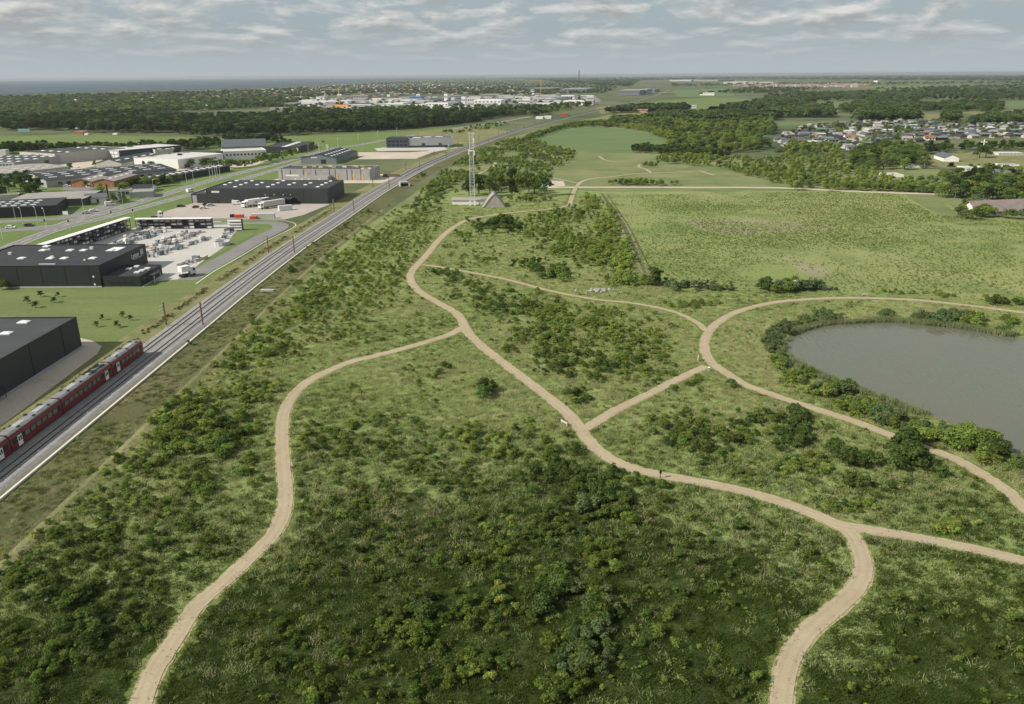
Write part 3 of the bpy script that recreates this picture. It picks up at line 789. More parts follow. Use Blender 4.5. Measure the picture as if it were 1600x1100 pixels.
# near hall at the left edge: its long right wall runs along the gravel track
e, L, rz = hall('industrial_hall', 'charcoal hall at the left edge beside the curved gravel track', (-160.0, 128.0), (-112.3, 128.0), 69.2, 8.0, 'charcoal', 'felt_grey',
                lights=((37.5, 504), (10, 521.5)), light_size=(2.6, 2.0))
for k in range(5): MB().box(L + .004, L + .10, 6 + 13.8 * k, 6.14 + 13.8 * k, 0, 7.9).build('downpipe', M['black'], parent=e)
MB().box(L + .3, L + 1.5, 30.5, 34.0, 2.2, 2.35).build('canopy', M['black'], parent=e)
for q in (30.7, 33.8): MB().box(L + 1.35, L + 1.47, q, q + .12, 0, 2.2).build('canopy_post', M['black'], parent=e)
MB().box(L, L + 1.4, 0, 69, 0, 0.12).build('plinth', M['concrete'], parent=e)
# dark green hall with office wing and white lettering
e, L, rz = hall('industrial_hall', 'large dark green hall with white wall lettering and low office wing', (-186, 259.0), (-137.0, 259.0), 36.0, 7.4, 'dark_cladding', 'felt',
                lights=((67.4, 391.5), (109.7, 391.5), (130.8, 391.5), (173, 391.5), (34, 404), (78.8, 404), (100.7, 404), (145, 404), (73, 385.5)), light_size=(2.3, 2.3), plinth='concrete', seams=(5.5, 13.5, 21.5, 29.5, 37.5, 45.5))
MB().box(L - 9.5, L - 5.2, 24.5, 31.5, 7.14, 7.19).build('roof_panel', M['skylight'], parent=e)
MB().box(26, 27.0, 13, 13.8, 7.1, 7.9).build('vent', M['galv'], parent=e)
MB().box(27.5, 33, 3.2, 3.5, 7.1, 7.4).build('vent', M['galv'], parent=e)
for z in (1.0, 3.6): MB().tube((L - 2.2, -0.02, z), (L - 2.2, -0.12, z), 0.33, n=10).build('wall_lamp', M['skylight'], parent=e)
fc = bpy.data.curves.new('lettering', 'FONT'); fc.body = 'Lætter'; fc.size = 2.3; fc.extrude = 0.03
fo = bpy.data.objects.new('lettering_curve', fc)
lme = bpy.data.meshes.new_from_object(fo); lme.materials.clear(); lme.materials.append(M['white'])
fo = obj('lettering', lme, e)
fo.location = (L + 0.04, 23.6, 4.35); fo.rotation_euler = (math.pi / 2, 0, math.pi / 2)
MB().box(L + .004, L + .07, 31.2, 31.45, 4.3, 6.2).box(L + .004, L + .07, 32.95, 33.2, 4.3, 6.2).box(L + .004, L + .07, 31.46, 32.94, 4.3, 4.55).box(L + .004, L + .07, 31.46, 32.94, 5.95, 6.2).box(L + .004, L + .07, 31.8, 32.6, 4.9, 5.6).build('emblem', M['white'], parent=e)
MB().box(L + .004, L + .05, 24.5, 32.0, 3.75, 3.95).build('lettering_line', M['silver'], parent=e)
# office wing belongs to the same building
aw = MB(); aw.box(L + .35, L + 13.0, 0.3, 0.6, 0, 3.6).box(L + 12.7, L + 13.0, .604, 17.4, 0, 3.6).box(L + .35, L + 13.0, 17.404, 17.7, 0, 3.6)
wing = aw.build('office_wing', M['dark_cladding'], parent=e)
MB().box(L + .4, L + 12.68, .61, 17.38, 3.1, 3.3).build('roof', M['felt'], parent=wing)
for (x, y) in ((L + 4.2, 12.0), (L + 5.2, 15.6), (L + 9.4, 6.6), (L + 9.8, 9.4), (L + 10.4, 12.3)):
    MB().box(x - .85, x + .85, y - .85, y + .85, 3.3, 3.68).build('skylight', M['skylight'], parent=wing)
for x in (3.4, 5.6, 7.6, 9.8): MB().box(L + x - .75, L + x + .75, 0.24, .297, 0.9, 1.9).build('window', M['glass'], parent=wing)
for y in (3.0, 9.4, 11.6, 14.5): MB().box(L + 13.003, L + 13.06, y - .7, y + .7, 0.6, 2.4).build('window', M['glass'], parent=wing)
MB().box(L + 13.0, L + 15.6, 5.2, 11.0, 2.6, 2.8).build('canopy', M['felt'], parent=wing)
for y in (5.5, 10.7): MB().box(L + 15.3, L + 15.45, y, y + .15, 0, 2.6).build('canopy_post', M['galv'], parent=wing)
for k, (x, y, w_) in enumerate(((8, 20, 1.0), (18, 27, .7), (33, 28, 1.1), (40, 9, .6))): MB().box(x - w_ / 2, x + w_ / 2, y - w_ / 2, y + w_ / 2, 7.1, 7.1 + w_ * .8).build('vent', M['galv'], parent=e)
MB().box(-.05, L + .05, -.08, .40, 7.4, 7.5).build('roof_trim', M['black'], parent=e)
# black long hall with loading canopy
e, L, rz = hall('industrial_hall', 'long charcoal hall with rows of roof lights and a loading canopy', (-168.4, 444.6), (-100.4, 442.2), 37.0, 8.2, 'charcoal', 'felt',
                lights=[(290 + x / 4.444, 190 + y / 4.444) for x, y in ((355, 413), (462, 413), (678, 413), (1007, 415), (310, 426), (420, 428), (532, 426), (643, 427), (755, 428), (868, 428), (975, 428),
                        (275, 440), (385, 440), (497, 440), (608, 440), (720, 440), (832, 441), (947, 441), (345, 455), (573, 455), (918, 455))], light_size=(2.0, 1.7),
                seams=(0.3, 17.2, 35.6, 54.2, 67.7), doors=((5.8, 1.4, 2.3, 'black'), (14.6, 1.2, 2.2, 'grey_wall')))
MB().box(3.2, 7.4, -0.12, -0.004, 5.9, 6.9).build('sign_board', M['white'], parent=e)
MB().box(3.8, 6.8, -0.14, -0.122, 6.2, 6.45).build('sign_line', M['grey_wall'], parent=e)
MB().box(26.5, 49.0, -6.5, -0.05, 3.05, 3.5).build('canopy', M['felt'], parent=e)
for x in (27.0, 38.0, 48.6): MB().box(x - .1, x + .1, -6.3, -6.1, 0, 3.05).build('canopy_post', M['black'], parent=e)
for x in (33, 38, 43, 47): MB().box(x - .25, x + .25, -0.2, -0.004, 4.6, 4.95).build('wall_lamp', M['white'], parent=e)
MB().box(28, 47, -0.12, -0.06, 0.02, 2.9).build('loading_door', M['black'], parent=e)
lw = MB(); lw.box(-9.2, -.02, 1.5, 1.8, 0, 5.2).box(-9.2, -8.9, 1.804, 30, 0, 5.2).box(-9.2, -.02, 30.004, 30.3, 0, 5.2)
wing = lw.build('side_wing', M['charcoal'], parent=e)
MB().box(-8.88, -.03, 1.81, 29.99, 4.7, 4.9).build('roof', M['felt_grey'], parent=wing)
MB().box(-8.6, -6.2, 1.42, 1.49, 0.02, 4.3).build('door', M['grey_wall'], parent=wing)
for (x, y) in ((-4.2, 12.5), (-5.5, 24)): MB().box(x - 1.2, x + 1.2, y - 1.0, y + 1.0, 4.9, 5.2).build('skylight', M['skylight'], parent=wing)
# unfinished concrete building
e, L, rz = hall('unfinished_building', 'grey concrete building shell under construction with timber stacks on its roof', (-157.5, 549.5), (-94.0, 543.6), 24.5, 7.4, 'concrete', 'felt_grey', par=0.5, cat='building',
                doors=((40.5, 1.6, 4.2, 'wood'), (52.0, 1.6, 4.2, 'wood'), (58.0, 1.7, 4.6, 'wood'), (19.5, 2.0, 5.0, 'wood')))
for x in (0.5, 6.5, 15.5, 24, 33.5, 37.5, 45.5, 49, 55, 61.5):
    MB().box(x, x + 1.8, -0.35, -0.004, 0.0, 7.1 + 0.3 * (int(x) % 2)).build('pillar', M['grey_wall' if int(x * 2) % 3 else 'concrete'], parent=e)
for y in (5, 9, 14, 19): MB().box(L + .004, L + .3, y, y + .8, 0, 6.9).build('pillar', M['trough'], parent=e)
aw = MB(); aw.box(7, 37, -9.0, -8.7, 0, 3.6).box(7, 7.3, -8.696, -.36, 0, 3.6).box(36.7, 37, -8.696, -.36, 0, 3.6)
wing = aw.build('front_wing', M['concrete'], parent=e)
MB().box(7.31, 36.69, -8.69, -.37, 3.0, 3.2).build('roof', M['eternit'], parent=wing)
for x in (14.8, 19.5, 24, 31.2): MB().box(x - .6, x + .6, -9.06, -9.004, 1.2, 2.3).build('window', M['pale_wood'], parent=wing)
MB().box(8, 17, -8.0, -6.5, 3.2, 4.3).build('guard_rail', M['white'], parent=wing)
for k, (x, y) in enumerate(((20, 16), (26, 12), (31, 18), (36, 10), (42, 15), (47, 20), (50, 17), (53, 20), (58, 4), (60, 3), (62, 5), (28, 20), (15, 12))):
    c = G(0, 0); mb = MB()
    for q in range(3): mb.box(-1.6 + .1 * q, 1.5 - .1 * q, -.7, .7, .32 * q, .32 * q + .28)
    st = mb.build('timber_stack', M['pale_wood' if k % 3 else 'wood'])
    ca, sa = math.cos(rz), math.sin(rz)
    st.location = (-157.5 + x * ca - y * sa, 549.5 + x * sa + y * ca, 6.9); st.rotation_euler = (0, 0, rz + 0.3 * math.sin(k * 3))
    tag(st, 'small stack of fresh timber lying on the roof of the concrete shell', 'timber stack', 'timber stacks on the unfinished roof')
# grey gable hall
e = gable('gable_hall', 'blue grey gabled hall with two rows of roof lights and gable lettering', (-168.5, 655), (-139.5, 652.5), 62, 4.6, 7.6, 'bluegrey', 'felt', axis='y', lights=(8, (0.33, 0.17)),
          doors=((18.5, 4.2, 3.4, 'black'),), right_windows=[(40 + 3 * k, 1.0, 0.8, 2.6) for k in range(7)])
for k in range(4): MB().box(8.6 + 1.25 * k, 9.5 + 1.25 * k, -0.12, -0.004, 4.4, 5.4).build('letter', M['white'], parent=e)
# two-part hall across the road
hall('office_building', 'black glazed office box joined to the pale grey hall by the gravel lot', (-121.3, 801), (-99.3, 799.5), 22, 9.2, 'navy', 'felt', windows=[(3 + 4 * k, 5.2, 3, 1.6) for k in range(5)] + [(3 + 4 * k, 1.4, 3, 2) for k in range(5)], cat='office building')
e, L, rz = hall('industrial_hall', 'pale grey hall with three white roof lights beside the railway bend', (-99.2, 800), (-56.5, 805), 30, 9.0, 'grey_wall', 'slate', lights=((651, 215.5), (668, 214.3), (686, 213.8)), light_size=(8, 3),
                doors=((14, 3.2, 4.2, 'navy'), (30.5, 3.2, 4.0, 'navy')))
MB().box(0.1, L - .1, -0.08, -0.006, 0.02, 2.0).build('base_band', M['charcoal'], parent=e)

# industrial estate on the left
hall('office_building', 'beige two storey office building with blocky upper windows before the tree row', (-414, 690), (-372.5, 668), 66, 8.0, 'beige', 'felt_grey', cat='office building',
     windows=[(x, 5, 1.5, 1.7) for x in (17, 19.4, 27, 29.5)] + [(x, 1.3, 1.5, 1.9) for x in (18, 21, 24)], grid=(4, 2, .15, .85, .25, .75), light_size=(4, 2))
hall('office_building', 'grey office with two ribbons of windows at the left edge', (-425, 622), (-376, 617), 60, 6.3, 'grey_wall', 'felt_grey', cat='office building',
     windows=[(3 + 2.7 * k, 3.9, 1.8, 1.0) for k in range(17)] + [(3 + 2.7 * k, 1.1, 1.8, 1.0) for k in range(17)], grid=(7, 3, .05, .95, .15, .8), light_size=(3.4, 2.6))
_c = G(7, 252); MB().box(_c[0] - 2.6, _c[0] + 2.6, _c[1], _c[1] + 5, 0, 9.5).build('tower', M['offwhite'])
tag(bpy.data.objects['tower'], 'short square off white tower rising behind the grey ribbon window office', 'tower')
e = gable('gable_hall', 'wide grey hall with a checkerboard of white roof lights', (-336, 557), (-297, 517), 84, 4.6, 6.6, 'grey_wall', 'felt', axis='y', lights=(8, (0.42, 0.30, 0.16)),
          right_windows=[(8 + 5.2 * k, 1.2, 2.6, 1.8) for k in range(14)])
gable('gable_hall', 'long low white roofed hall left of the checkerboard roof', (-395, 566), (-352, 545), 60, 4.6, 6.0, 'offwhite', 'eternit', axis='y', lights=(7, (0.3, 0.14)))
hall('warehouse', 'black corrugated warehouse with rust streaked roof at the left crossroads', (-285, 390), (-231.6, 407.5), 30, 5.2, 'black', 'felt', cat='warehouse', par=0.1,
     grid=(11, 3, .03, .8, .18, .7), light_size=(2.8, 1.1), seams=[2 + 2.1 * k for k in range(25)])
hall('warehouse', 'low fawn roofed warehouse behind the black corrugated one', (-272, 432), (-233, 440), 34, 4.0, 'charcoal', 'eternit', cat='warehouse', par=0.05)
gable('brick_hall', 'orange brick hall with twin gables under a pale ribbed roof, left gable', (-281, 517), (-268, 517.5), 62, 3.6, 5.4, 'brick', 'eternit', cat='brick hall', axis='y', lights=(7, (0.3,)), doors=((10, 2.5, 2.6, 'white'),))
gable('brick_hall', 'orange brick hall beside its twin, right gable facing the white house', (-267.4, 517.5), (-254.5, 518), 70, 3.6, 5.4, 'brick', 'eternit', cat='brick hall', axis='y', lights=(8, (0.3,)),
      windows=((4, 1, 2.5, 1.4),), right_windows=[(8 + 6 * k, 1, 2.4, 1.3) for k in range(10)])
gable('gable_hall', 'fawn hall with a white gable triangle facing the brick hall', (-321, 630), (-300, 628), 60, 4.2, 7.2, 'beige', 'felt_grey', axis='y', lights=(5, (0.25,)))
e, L, rz = hall('office_building', 'grey and white two storey office with a navy side wall', (-367, 722), (-336.5, 703), 62, 7.4, 'grey_wall', 'offwhite', cat='office building',
                windows=[(7.5 + 6 * k, 4.3, 4.2, 1.9) for k in range(5)] + [(7.5 + 6 * k, 0.9, 4.2, 2.1) for k in range(5)], wmat='white')
MB().box(L + .004, L + .08, 0.2, 61.8, 0.1, 7.3).build('side_cladding', M['navy'], parent=e)
MB().box(.2, 8.2, -.08, -.004, 3.8, 6.6).build('panel', M['white'], parent=e)
hall('warehouse', 'white warehouse with a long row of roof lights below the tree row', (-314.5, 724), (-300, 735), 95, 6.2, 'offwhite', 'felt_grey', cat='warehouse', grid=(2, 9, .3, .7, .06, .95), light_size=(4, 2.4))
e = gable('gable_hall', 'long black hall with a stripe of roof lights beside the flagpoles', (-247, 527), (-233.5, 523), 86, 3.8, 5.0, 'black', 'felt', axis='y', lights=(12, (0.18, 0.32)))
hall('office_building', 'white flat roofed office with slanted window band beside the flagpoles', (-254, 622), (-236.5, 672), 42, 7.2, 'white', 'offwhite', cat='office building',
     windows=((9.5, .3, 6, 2.6),) + tuple((31 + 2.1 * k, 3.6, 1.2, 1.6) for k in range(7)))
hall('office_building', 'white two storey office with one dark row of square windows', (-240.5, 686), (-209, 700), 26, 7.4, 'white', 'offwhite', cat='office building',
     windows=[(2.4 + 2.9 * k, 3.6, 1.5, 1.4) for k in range(11)])
hall('office_building', 'narrow dark grey stair block between the two white offices', (-243.5, 676), (-240.8, 686), 34, 8.0, 'slate', 'felt', cat='stair block')
gable('gable_hall', 'barn with a tall dark slate roof before the hedge', (-277, 786), (-238, 797), 24, 3.0, 9.0, 'grey_wall', 'slate', axis='x')
hall('warehouse', 'low hall with half white and half dark roof near the bare tree', (-226, 752), (-194, 752), 60, 5.6, 'charcoal', 'felt', cat='warehouse', doors=((29, 4, 4.6, 'offwhite'),), grid=(1, 5, .55, .55, .1, .9), light_size=(5, 8))
gable('bungalow', 'small white bungalow with a black roof by the road verge', (-231.5, 492), (-220.3, 493.5), 12, 2.6, 3.9, 'white', 'black', cat='bungalow', axis='x', windows=((2.4, .7, 1.6, 1.3), (5.6, .1, 1.2, 2.1), (8.6, .7, 1.6, 1.3)))
e = gable('bungalow', 'white low house with a grey roof and tall black flue', (-238, 447), (-222, 451), 13, 3.0, 4.6, 'white', 'slate', cat='bungalow', axis='x', windows=((3, .9, 1, 1.2), (7.2, .3, 1.1, 2), (12.4, .9, 1.2, 1.2)))
MB().tube((13.2, -1.2, 0), (13.2, -1.2, 10.4), 0.42, n=10).build('flue', M['black'], parent=e)
hall('garage', 'pale grey flat garage beside the white low house', (-221, 466), (-209, 470), 16, 3.6, 'grey_wall', 'eternit', cat='garage')
hall('garage', 'grey shed with a row of dark windows behind the white low house', (-240, 474), (-226, 478), 9, 3.4, 'grey_wall', 'eternit', cat='garage', windows=[(2 + 2.2 * k, 1, 1.5, 1.4) for k in range(6)])
gable('shed', 'black pitched shed under the big trees at the left edge', (-318, 470), (-301, 474), 12, 3.2, 5.4, 'black', 'felt', cat='shed', axis='x')
hall('shed', 'small flat shed with pale edge beside the black pitched shed', (-300, 462), (-287, 470), 6, 2.6, 'offwhite', 'eternit', cat='shed')

# utility site in the meadow
e = gable('long_shed', 'long low white shed behind the lattice mast', (-31.8, 434.3), (-13.2, 433.8), 5.5, 2.4, 3.4, 'white', 'eternit', cat='shed', axis='x')
e = empty('barrel_barn', (-8.9, 422.0, 0), 0.04); tag(e, 'barrel roofed barn of weathered boards beside the lattice mast', 'barn')
prof = [(-6.0, 0.0)] + [(-6.0 * (1 - t), 7.1 * (1 - (1 - t) ** 1.32)) for t in np.linspace(0.06, 1, 9)]
prof = prof + [(-x, z) for x, z in prof[::-1][1:]]
mb = MB().prism([(x * .965, z * .975) for x, z in prof], 0.3, 13.5, 'y'); mb.build('wall', M['old_wood'], parent=e)
ro = MB()
for i in range(len(prof) - 1):
    (x0, z0), (x1, z1) = prof[i], prof[i + 1]
    ro.poly([(x0, 0, z0), (x1, 0, z1), (x1, 14, z1), (x0, 14, z0), (x0 * .968, 0, z0 * .978), (x1 * .968, 0, z1 * .978), (x1 * .968, 14, z1 * .978), (x0 * .968, 14, z0 * .978)],
            [(0, 3, 2, 1), (4, 5, 6, 7), (0, 1, 5, 4), (3, 7, 6, 2)])
ro.build('roof', M['eternit'], parent=e)
bm_ = MB().box(-.055, .055, .22, .29, 0, 1).mesh('board', M['eternit'])
for k in range(17):
    x = -5.2 + .65 * k; z = 6.9 * (1 - (abs(x) / 5.9) ** 1.32) - .25
    o = obj('board', bm_, e); o.location = (x, 0, 0); o.scale = (1, 1, max(.5, z))
# lattice mast
e = empty('lattice_mast', (-20.6, 431.0, 0)); tag(e, 'tall white lattice mast with antenna panels between the shed and barn', 'mast')
HM, WB, WT = 37.5, 1.25, 0.95
legs = [(-1, -1), (1, -1), (1, 1), (-1, 1)]
for (sx, sy) in legs: MB().tube((sx * WB, sy * WB, 0), (sx * WT, sy * WT, HM), 0.15, 0.12).build('leg', M['galv'], parent=e)
for k in range(25):
    z0, z1 = HM * k / 25, HM * (k + 1) / 25; w0, w1 = WB + (WT - WB) * k / 25, WB + (WT - WB) * (k + 1) / 25
    mb = MB()
    for q in range(4):
        (ax, ay), (bx, by) = legs[q], legs[(q + 1) % 4]
        if k % 2: ax, ay, bx, by = bx, by, ax, ay
        mb.tube((ax * w0, ay * w0, z0), (bx * w1, by * w1, z1), 0.04, n=4).tube((ax * w1, ay * w1, z1), (bx * w1, by * w1, z1), 0.045, n=4)
    mb.build('brace', M['galv'], parent=e)
for (x, y, z, h) in ((-1.4, -1.2, 26.6, 2.2), (1.45, -1.2, 26.4, 2.4), (1.3, -1.2, 33.2, 2.0), (1.3, 1.2, 30.3, 1.9), (-1.5, .8, 27.2, 2.0)):
    MB().box(x - .28, x + .28, y - .2, y + .2, z, z + h).build('antenna_panel', M['white'], parent=e)
for sx in (-1, 1): MB().box(sx * WT - .45, sx * WT + .45, -1.4, 1.4, HM - .25, HM + .1).build('head_frame', M['galv'], parent=e)
MB().tube((0, 0, HM - 9), (0, 0, HM - 8.7), 1.5, n=8).build('platform', M['galv'], parent=e)
for sx in (-1, 1): MB().box(sx * WB - .5, sx * WB + .5, -1.8, -.8, 0, 2.4).build('equipment_cabinet', M['white'], parent=e)
# culvert under the line, rubble
e = empty('culvert', (-67.5, 513.0, 0), 0.35); tag(e, 'grey concrete culvert mouth beside the railway bank', 'culvert')
MB().box(-3.2, -2.6, -2, 2.5, 0, 2.2).box(2.6, 3.2, -2, 2.5, 0, 2.0).build('wing_wall', M['concrete'], parent=e)
MB().box(-2.6, 2.6, 0, 5, 1.6, 2.5).build('deck', M['concrete'], parent=e)
MB().box(-2.6, 2.6, 1.2, 1.4, 0, 1.6).build('shade_slab', M['black'], parent=e)  # shade inside the culvert mouth, painted as a black slab
e = empty('concrete_slab', (-75.5, 0, 0)); e.location = (*[float(v) for v in G(418, 455)], 0); tag(e, 'single grey concrete slab lying on the railway slope', 'concrete slab')
MB().box(-2.2, 2.2, -.9, .9, 0, 0.55).build('slab', M['concrete'], parent=e)

# buildings on the right
g0 = G(1527, 339); g1 = G(1604, 336)
gable('farmhouse', 'long low white house with a big brown roof at the right edge', (g0[0], g0[1] + 1), (g1[0] + 4, g1[1] + 3), 11, 2.6, 6.6, 'white', 'brown_roof', cat='house', axis='x', over=0.9,
      windows=((9, .8, 2.2, 1.3), (14, .8, 2.2, 1.3), (20, .8, 2.2, 1.3)))
g0 = G(1474, 252.5); g1 = G(1498, 252.8)
gable('club_house', 'white clubhouse with a grey roof on the pale sports field', (g0[0], g0[1]), (g1[0], g1[1]), 26, 3.0, 5.4, 'white', 'slate', cat='clubhouse', axis='y', right_windows=[(3 + 3.4 * k, 1, 1.8, 1.3) for k in range(7)])
g0 = G(1566, 286); g1 = G(1586, 285)
gable('house', 'white house with a slate roof among trees above the brown roofed house', (g0[0], g0[1]), (g1[0], g1[1]), 12, 3.2, 7.2, 'white', 'slate', cat='house', axis='y')
for k, (x0, x1, y, z, rf, d, lab) in enumerate(((1504, 1520, 268, 3, 'offwhite', 9, 'low house with a bright pale roof below the copper beech'), (1567, 1600, 271, 3.4, 'offwhite', 12, 'wide house with a pale flat roof at the right edge'),
                                       (1565, 1592, 264, 3, 'eternit', 10, 'grey roofed house behind the wide pale roofed one'), (1530, 1550, 267, 3, 'brown_roof', 9, 'brown roofed house between pale roofs beyond the copper beech'),
                                       (1415, 1445, 262, 3.2, 'eternit', 12, 'pale roofed shed beside the sports field corner'), (1385, 1412, 277, 1.6, 'pale_gravel', 14, 'low pale roofed shed sunk among plantation trees'))):
    g0, g1 = G(x0, y), G(x1, y)
    hall('house', lab, tuple(g0), tuple(g1), d, z, 'white', rf, cat='house', par=0.05)
c = G(1535, 238.5)
e = empty('monument_pole', (c[0], c[1], 0)); tag(e, 'white cross shaped pole on a small mound in the sports field', 'pole')
MB().tube((0, 0, 0), (0, 0, 11.5), .55, .3, 8).build('pole', M['white'], parent=e)
MB().box(-2.6, 2.6, -.25, .25, 8.6, 9.4).build('crossbar', M['white'], parent=e)
MB().tube((0, 0, 0), (0, 0, .8), 6, 2.5, 12).build('mound', M['lawn'], parent=e)

# town beyond the forest belt, seen small: each block a thing
FAR = [  # x0, x1, base, top, wall, roof, depth, label
    (459, 471, 156, 151, 'white', 'eternit', 14, 'white slab block, first of four left of the orange site'),
    (474, 487, 156, 152, 'white', 'eternit', 14, 'white slab block, second of four left of the orange site'),
    (494, 507, 155.5, 151, 'white', 'eternit', 14, 'white slab block, third of four left of the orange site'),
    (440, 455, 156.5, 152, 'offwhite', 'eternit', 14, 'cream slab block at the left end of the far row'),
    (549, 575, 156, 148.5, 'eternit', 'red_tile', 24, 'big brown block with a red roof in the far town'),
    (516, 544, 172, 164, 'orange', 'orange', 20, 'bright orange boarded building site beyond the forest belt'),
    (547, 572, 168, 161.5, 'navy', 'charcoal', 30, 'dark grey hall right of the orange building site'),
    (536, 572, 175, 169, 'grey_wall', 'grey_wall', 30, 'low grey hall in front of the orange building site'),
    (567, 588, 164, 158, 'offwhite', 'offwhite', 40, 'long cream hall behind the dark grey hall'),
    (572, 612, 171, 165, 'bluegrey', 'white', 40, 'blue grey walled hall with a white roof'),
    (602, 632, 167, 161, 'white', 'white', 40, 'white hall behind the blue grey walled one'),
    (640, 658, 157, 150.5, 'blue', 'blue', 30, 'bright blue warehouse in the far estate'),
    (630, 640, 161, 156, 'white', 'white', 25, 'small white block left of the bright blue warehouse'),
    (665, 700, 169.5, 160.5, 'white', 'grey_wall', 40, 'white office hall beside the tall white tower'),
    (667, 681, 161, 157, 'navy', 'navy', 20, 'dark glazed block above the white office hall'),
    (694, 699, 160, 146.5, 'white', 'white', 12, 'tall narrow white tower left of the mast line'),
    (682, 703, 173, 168, 'white', 'white', 30, 'long white vaulted store edge beyond the forest'),
    (721, 727, 166, 151, 'white', 'white', 12, 'slim white silo tower of the far factory'),
    (727, 750, 163, 152.5, 'offwhite', 'grey_wall', 40, 'cream factory block beside the slim silo'),
    (741, 783, 165, 156, 'white', 'white', 50, 'big white windowless factory hall'),
    (753, 779, 153, 147, 'eternit', 'eternit', 60, 'pale brown hall behind the big white factory'),
    (700, 762, 171.5, 166, 'offwhite', 'white', 30, 'very long low white store behind the trees'),
    (784, 810, 168, 162.5, 'bluegrey', 'bluegrey', 30, 'blue grey shed right of the big white factory'),
    (807, 827, 164.5, 159.5, 'white', 'navy', 40, 'white shop with a dark blue roof'),
    (815, 828, 157.5, 151.5, 'white', 'red_tile', 30, 'white shop with a small red roof'),
    (859, 880, 166, 160, 'offwhite', 'offwhite', 50, 'cream hall with a low pitched roof in the far estate'),
    (877, 897, 155, 148.5, 'white', 'red_tile', 60, 'long hall with a red roof stripe in the far estate'),
    (880, 914, 164.5, 157.5, 'white', 'white', 50, 'wide white hall at the right of the far estate'),
    (913, 927, 164, 156, 'offwhite', 'grey_wall', 40, 'cream block at the right end of the far estate'),
    (876, 887, 181.5, 177, 'red', 'brown_roof', 14, 'small red kiosk beside the far railway'),
    (837, 848, 186, 182.5, 'white', 'white', 14, 'small white shed left of the red kiosk'),
    (850, 861, 185.5, 181.5, 'white', 'white', 14, 'white shed nearer the red kiosk'),
    (820, 862, 142.5, 138, 'navy', 'grey_wall', 200, 'long dark warehouse at the left of the distant giant halls'),
    (875, 916, 145.5, 138.5, 'bluegrey', 'grey_wall', 200, 'huge blue grey distribution hall in the distance'),
    (966, 999, 148.5, 141, 'bluegrey', 'grey_wall', 160, 'huge slate blue distribution hall beside the distant road'),
    (1000, 1010, 147, 139.5, 'grey_wall', 'grey_wall', 150, 'pale end block of the huge slate blue distribution hall'),
    (1010, 1023, 144.5, 139.5, 'bluegrey', 'bluegrey', 120, 'slate blue end block beyond the pale one by the distant road'),
    (1093, 1116, 149, 145, 'white', 'white', 30, 'long white barn alone in the distant fields'),
    (992, 1012, 176.5, 170.5, 'pink', 'pink', 16, 'pink brick substation building before the dark copse'),
    (1073, 1088, 169.5, 164, 'offwhite', 'brown_roof', 14, 'pale farmhouse at the end of the dark copse'),
    (1130, 1165, 131, 127.9, 'cottage_grey', 'offwhite', 300, 'long pale warehouse near the horizon, left half'),
    (1168, 1208, 131, 128.2, 'cottage_grey', 'eternit', 300, 'long pale warehouse near the horizon, right half'),
    (1046, 1080, 127, 124.8, 'cottage_grey', 'offwhite', 300, 'pale roofed sheds on the skyline by the far motorway'),
    (1084, 1122, 127, 125, 'eternit', 'eternit', 300, 'fawn sheds on the skyline right of the far motorway'),
    (1225, 1240, 152.5, 149.5, 'white', 'white', 25, 'white glasshouse left of a pair near the far trees'),
    (1242, 1257, 152.5, 149.8, 'white', 'offwhite', 25, 'white glasshouse right of a pair near the far trees'),
    (1365, 1371, 129, 126, 'white', 'white', 40, 'lone white farmhouse near the horizon'),
    (115, 130, 211, 205.5, 'brick', 'brown_roof', 14, 'small brick house at the edge of the left pasture'),
    (132, 137, 211, 208, 'white', 'white', 5, 'white caravan beside the small brick house'),
    (176, 183, 210.5, 208, 'white', 'white', 5, 'white van parked at the pasture edge before the forest'),
    (117, 128, 201, 197.5, 'white', 'offwhite', 12, 'white cottage in the trees above the brick house'),
    (1560, 1600, 243, 239, 'offwhite', 'offwhite', 12, 'pale pavilion wall beyond the sports field'),
]
for (x0, x1, yb, yt, wl, rf, d, lab) in FAR:
    g0, g1 = G(x0, yb), G(x1, yb)
    lo, hi = 0.0, 120.0
    for _ in range(40):
        mid = (lo + hi) / 2
        if pix([[g0[0], g0[1], mid]])[1][0] > yt: lo = mid
        else: hi = mid
    L = float(np.linalg.norm(g1 - g0))
    wn = [] if (yb - yt) < 4 or wl in ('orange',) else [(L * (k + .5) / 7, lo * .55, L / 7 * .55, lo * .18) for k in range(7)]
    hall('far_building', lab, tuple(g0), tuple(g1), d, lo, wl, rf, cat='building', par=0.05, windows=wn)
# terracotta new town strip on the far right
mb = MB()
for k in range(160):
    x = random.uniform(1150, 1362); y = random.uniform(131.5, 136.5); c = G(x, y)
    w = random.uniform(14, 40); mb.m = random.choice((0, 0, 1, 2))
    mb.box(c[0] - w / 2, c[0] + w / 2, c[1] - 8, c[1] + 8, 0, random.uniform(6, 10))
tag(mb.build('housing_estate', M['pink'], M['red_tile'], M['offwhite']), 'distant strip of new terracotta brick housing near the horizon', 'housing estate', kind='stuff')
for (x, yb, yt, lab, cm) in ((531, 166, 141, 'yellow tower crane above the orange building site', 'yellow'), (845, 150, 128, 'yellow tower crane by the long dark warehouse', 'yellow')):
    c = G(x, yb); D = c[1]; hh = (yb - yt) * D / FPX * 1.03
    e = empty('tower_crane', (c[0], c[1], 0)); tag(e, lab, 'crane')
    MB().box(-.9, .9, -.9, .9, 0, hh).build('tower', M[cm], parent=e)
    MB().box(-hh * .75, hh * .25, -.6, .6, hh - 3.2, hh - 2.2).build('jib', M[cm], parent=e)
c = G(904.5, 131); e = empty('radio_mast', (c[0], c[1], 0)); tag(e, 'thin dark radio mast standing on the skyline', 'mast')
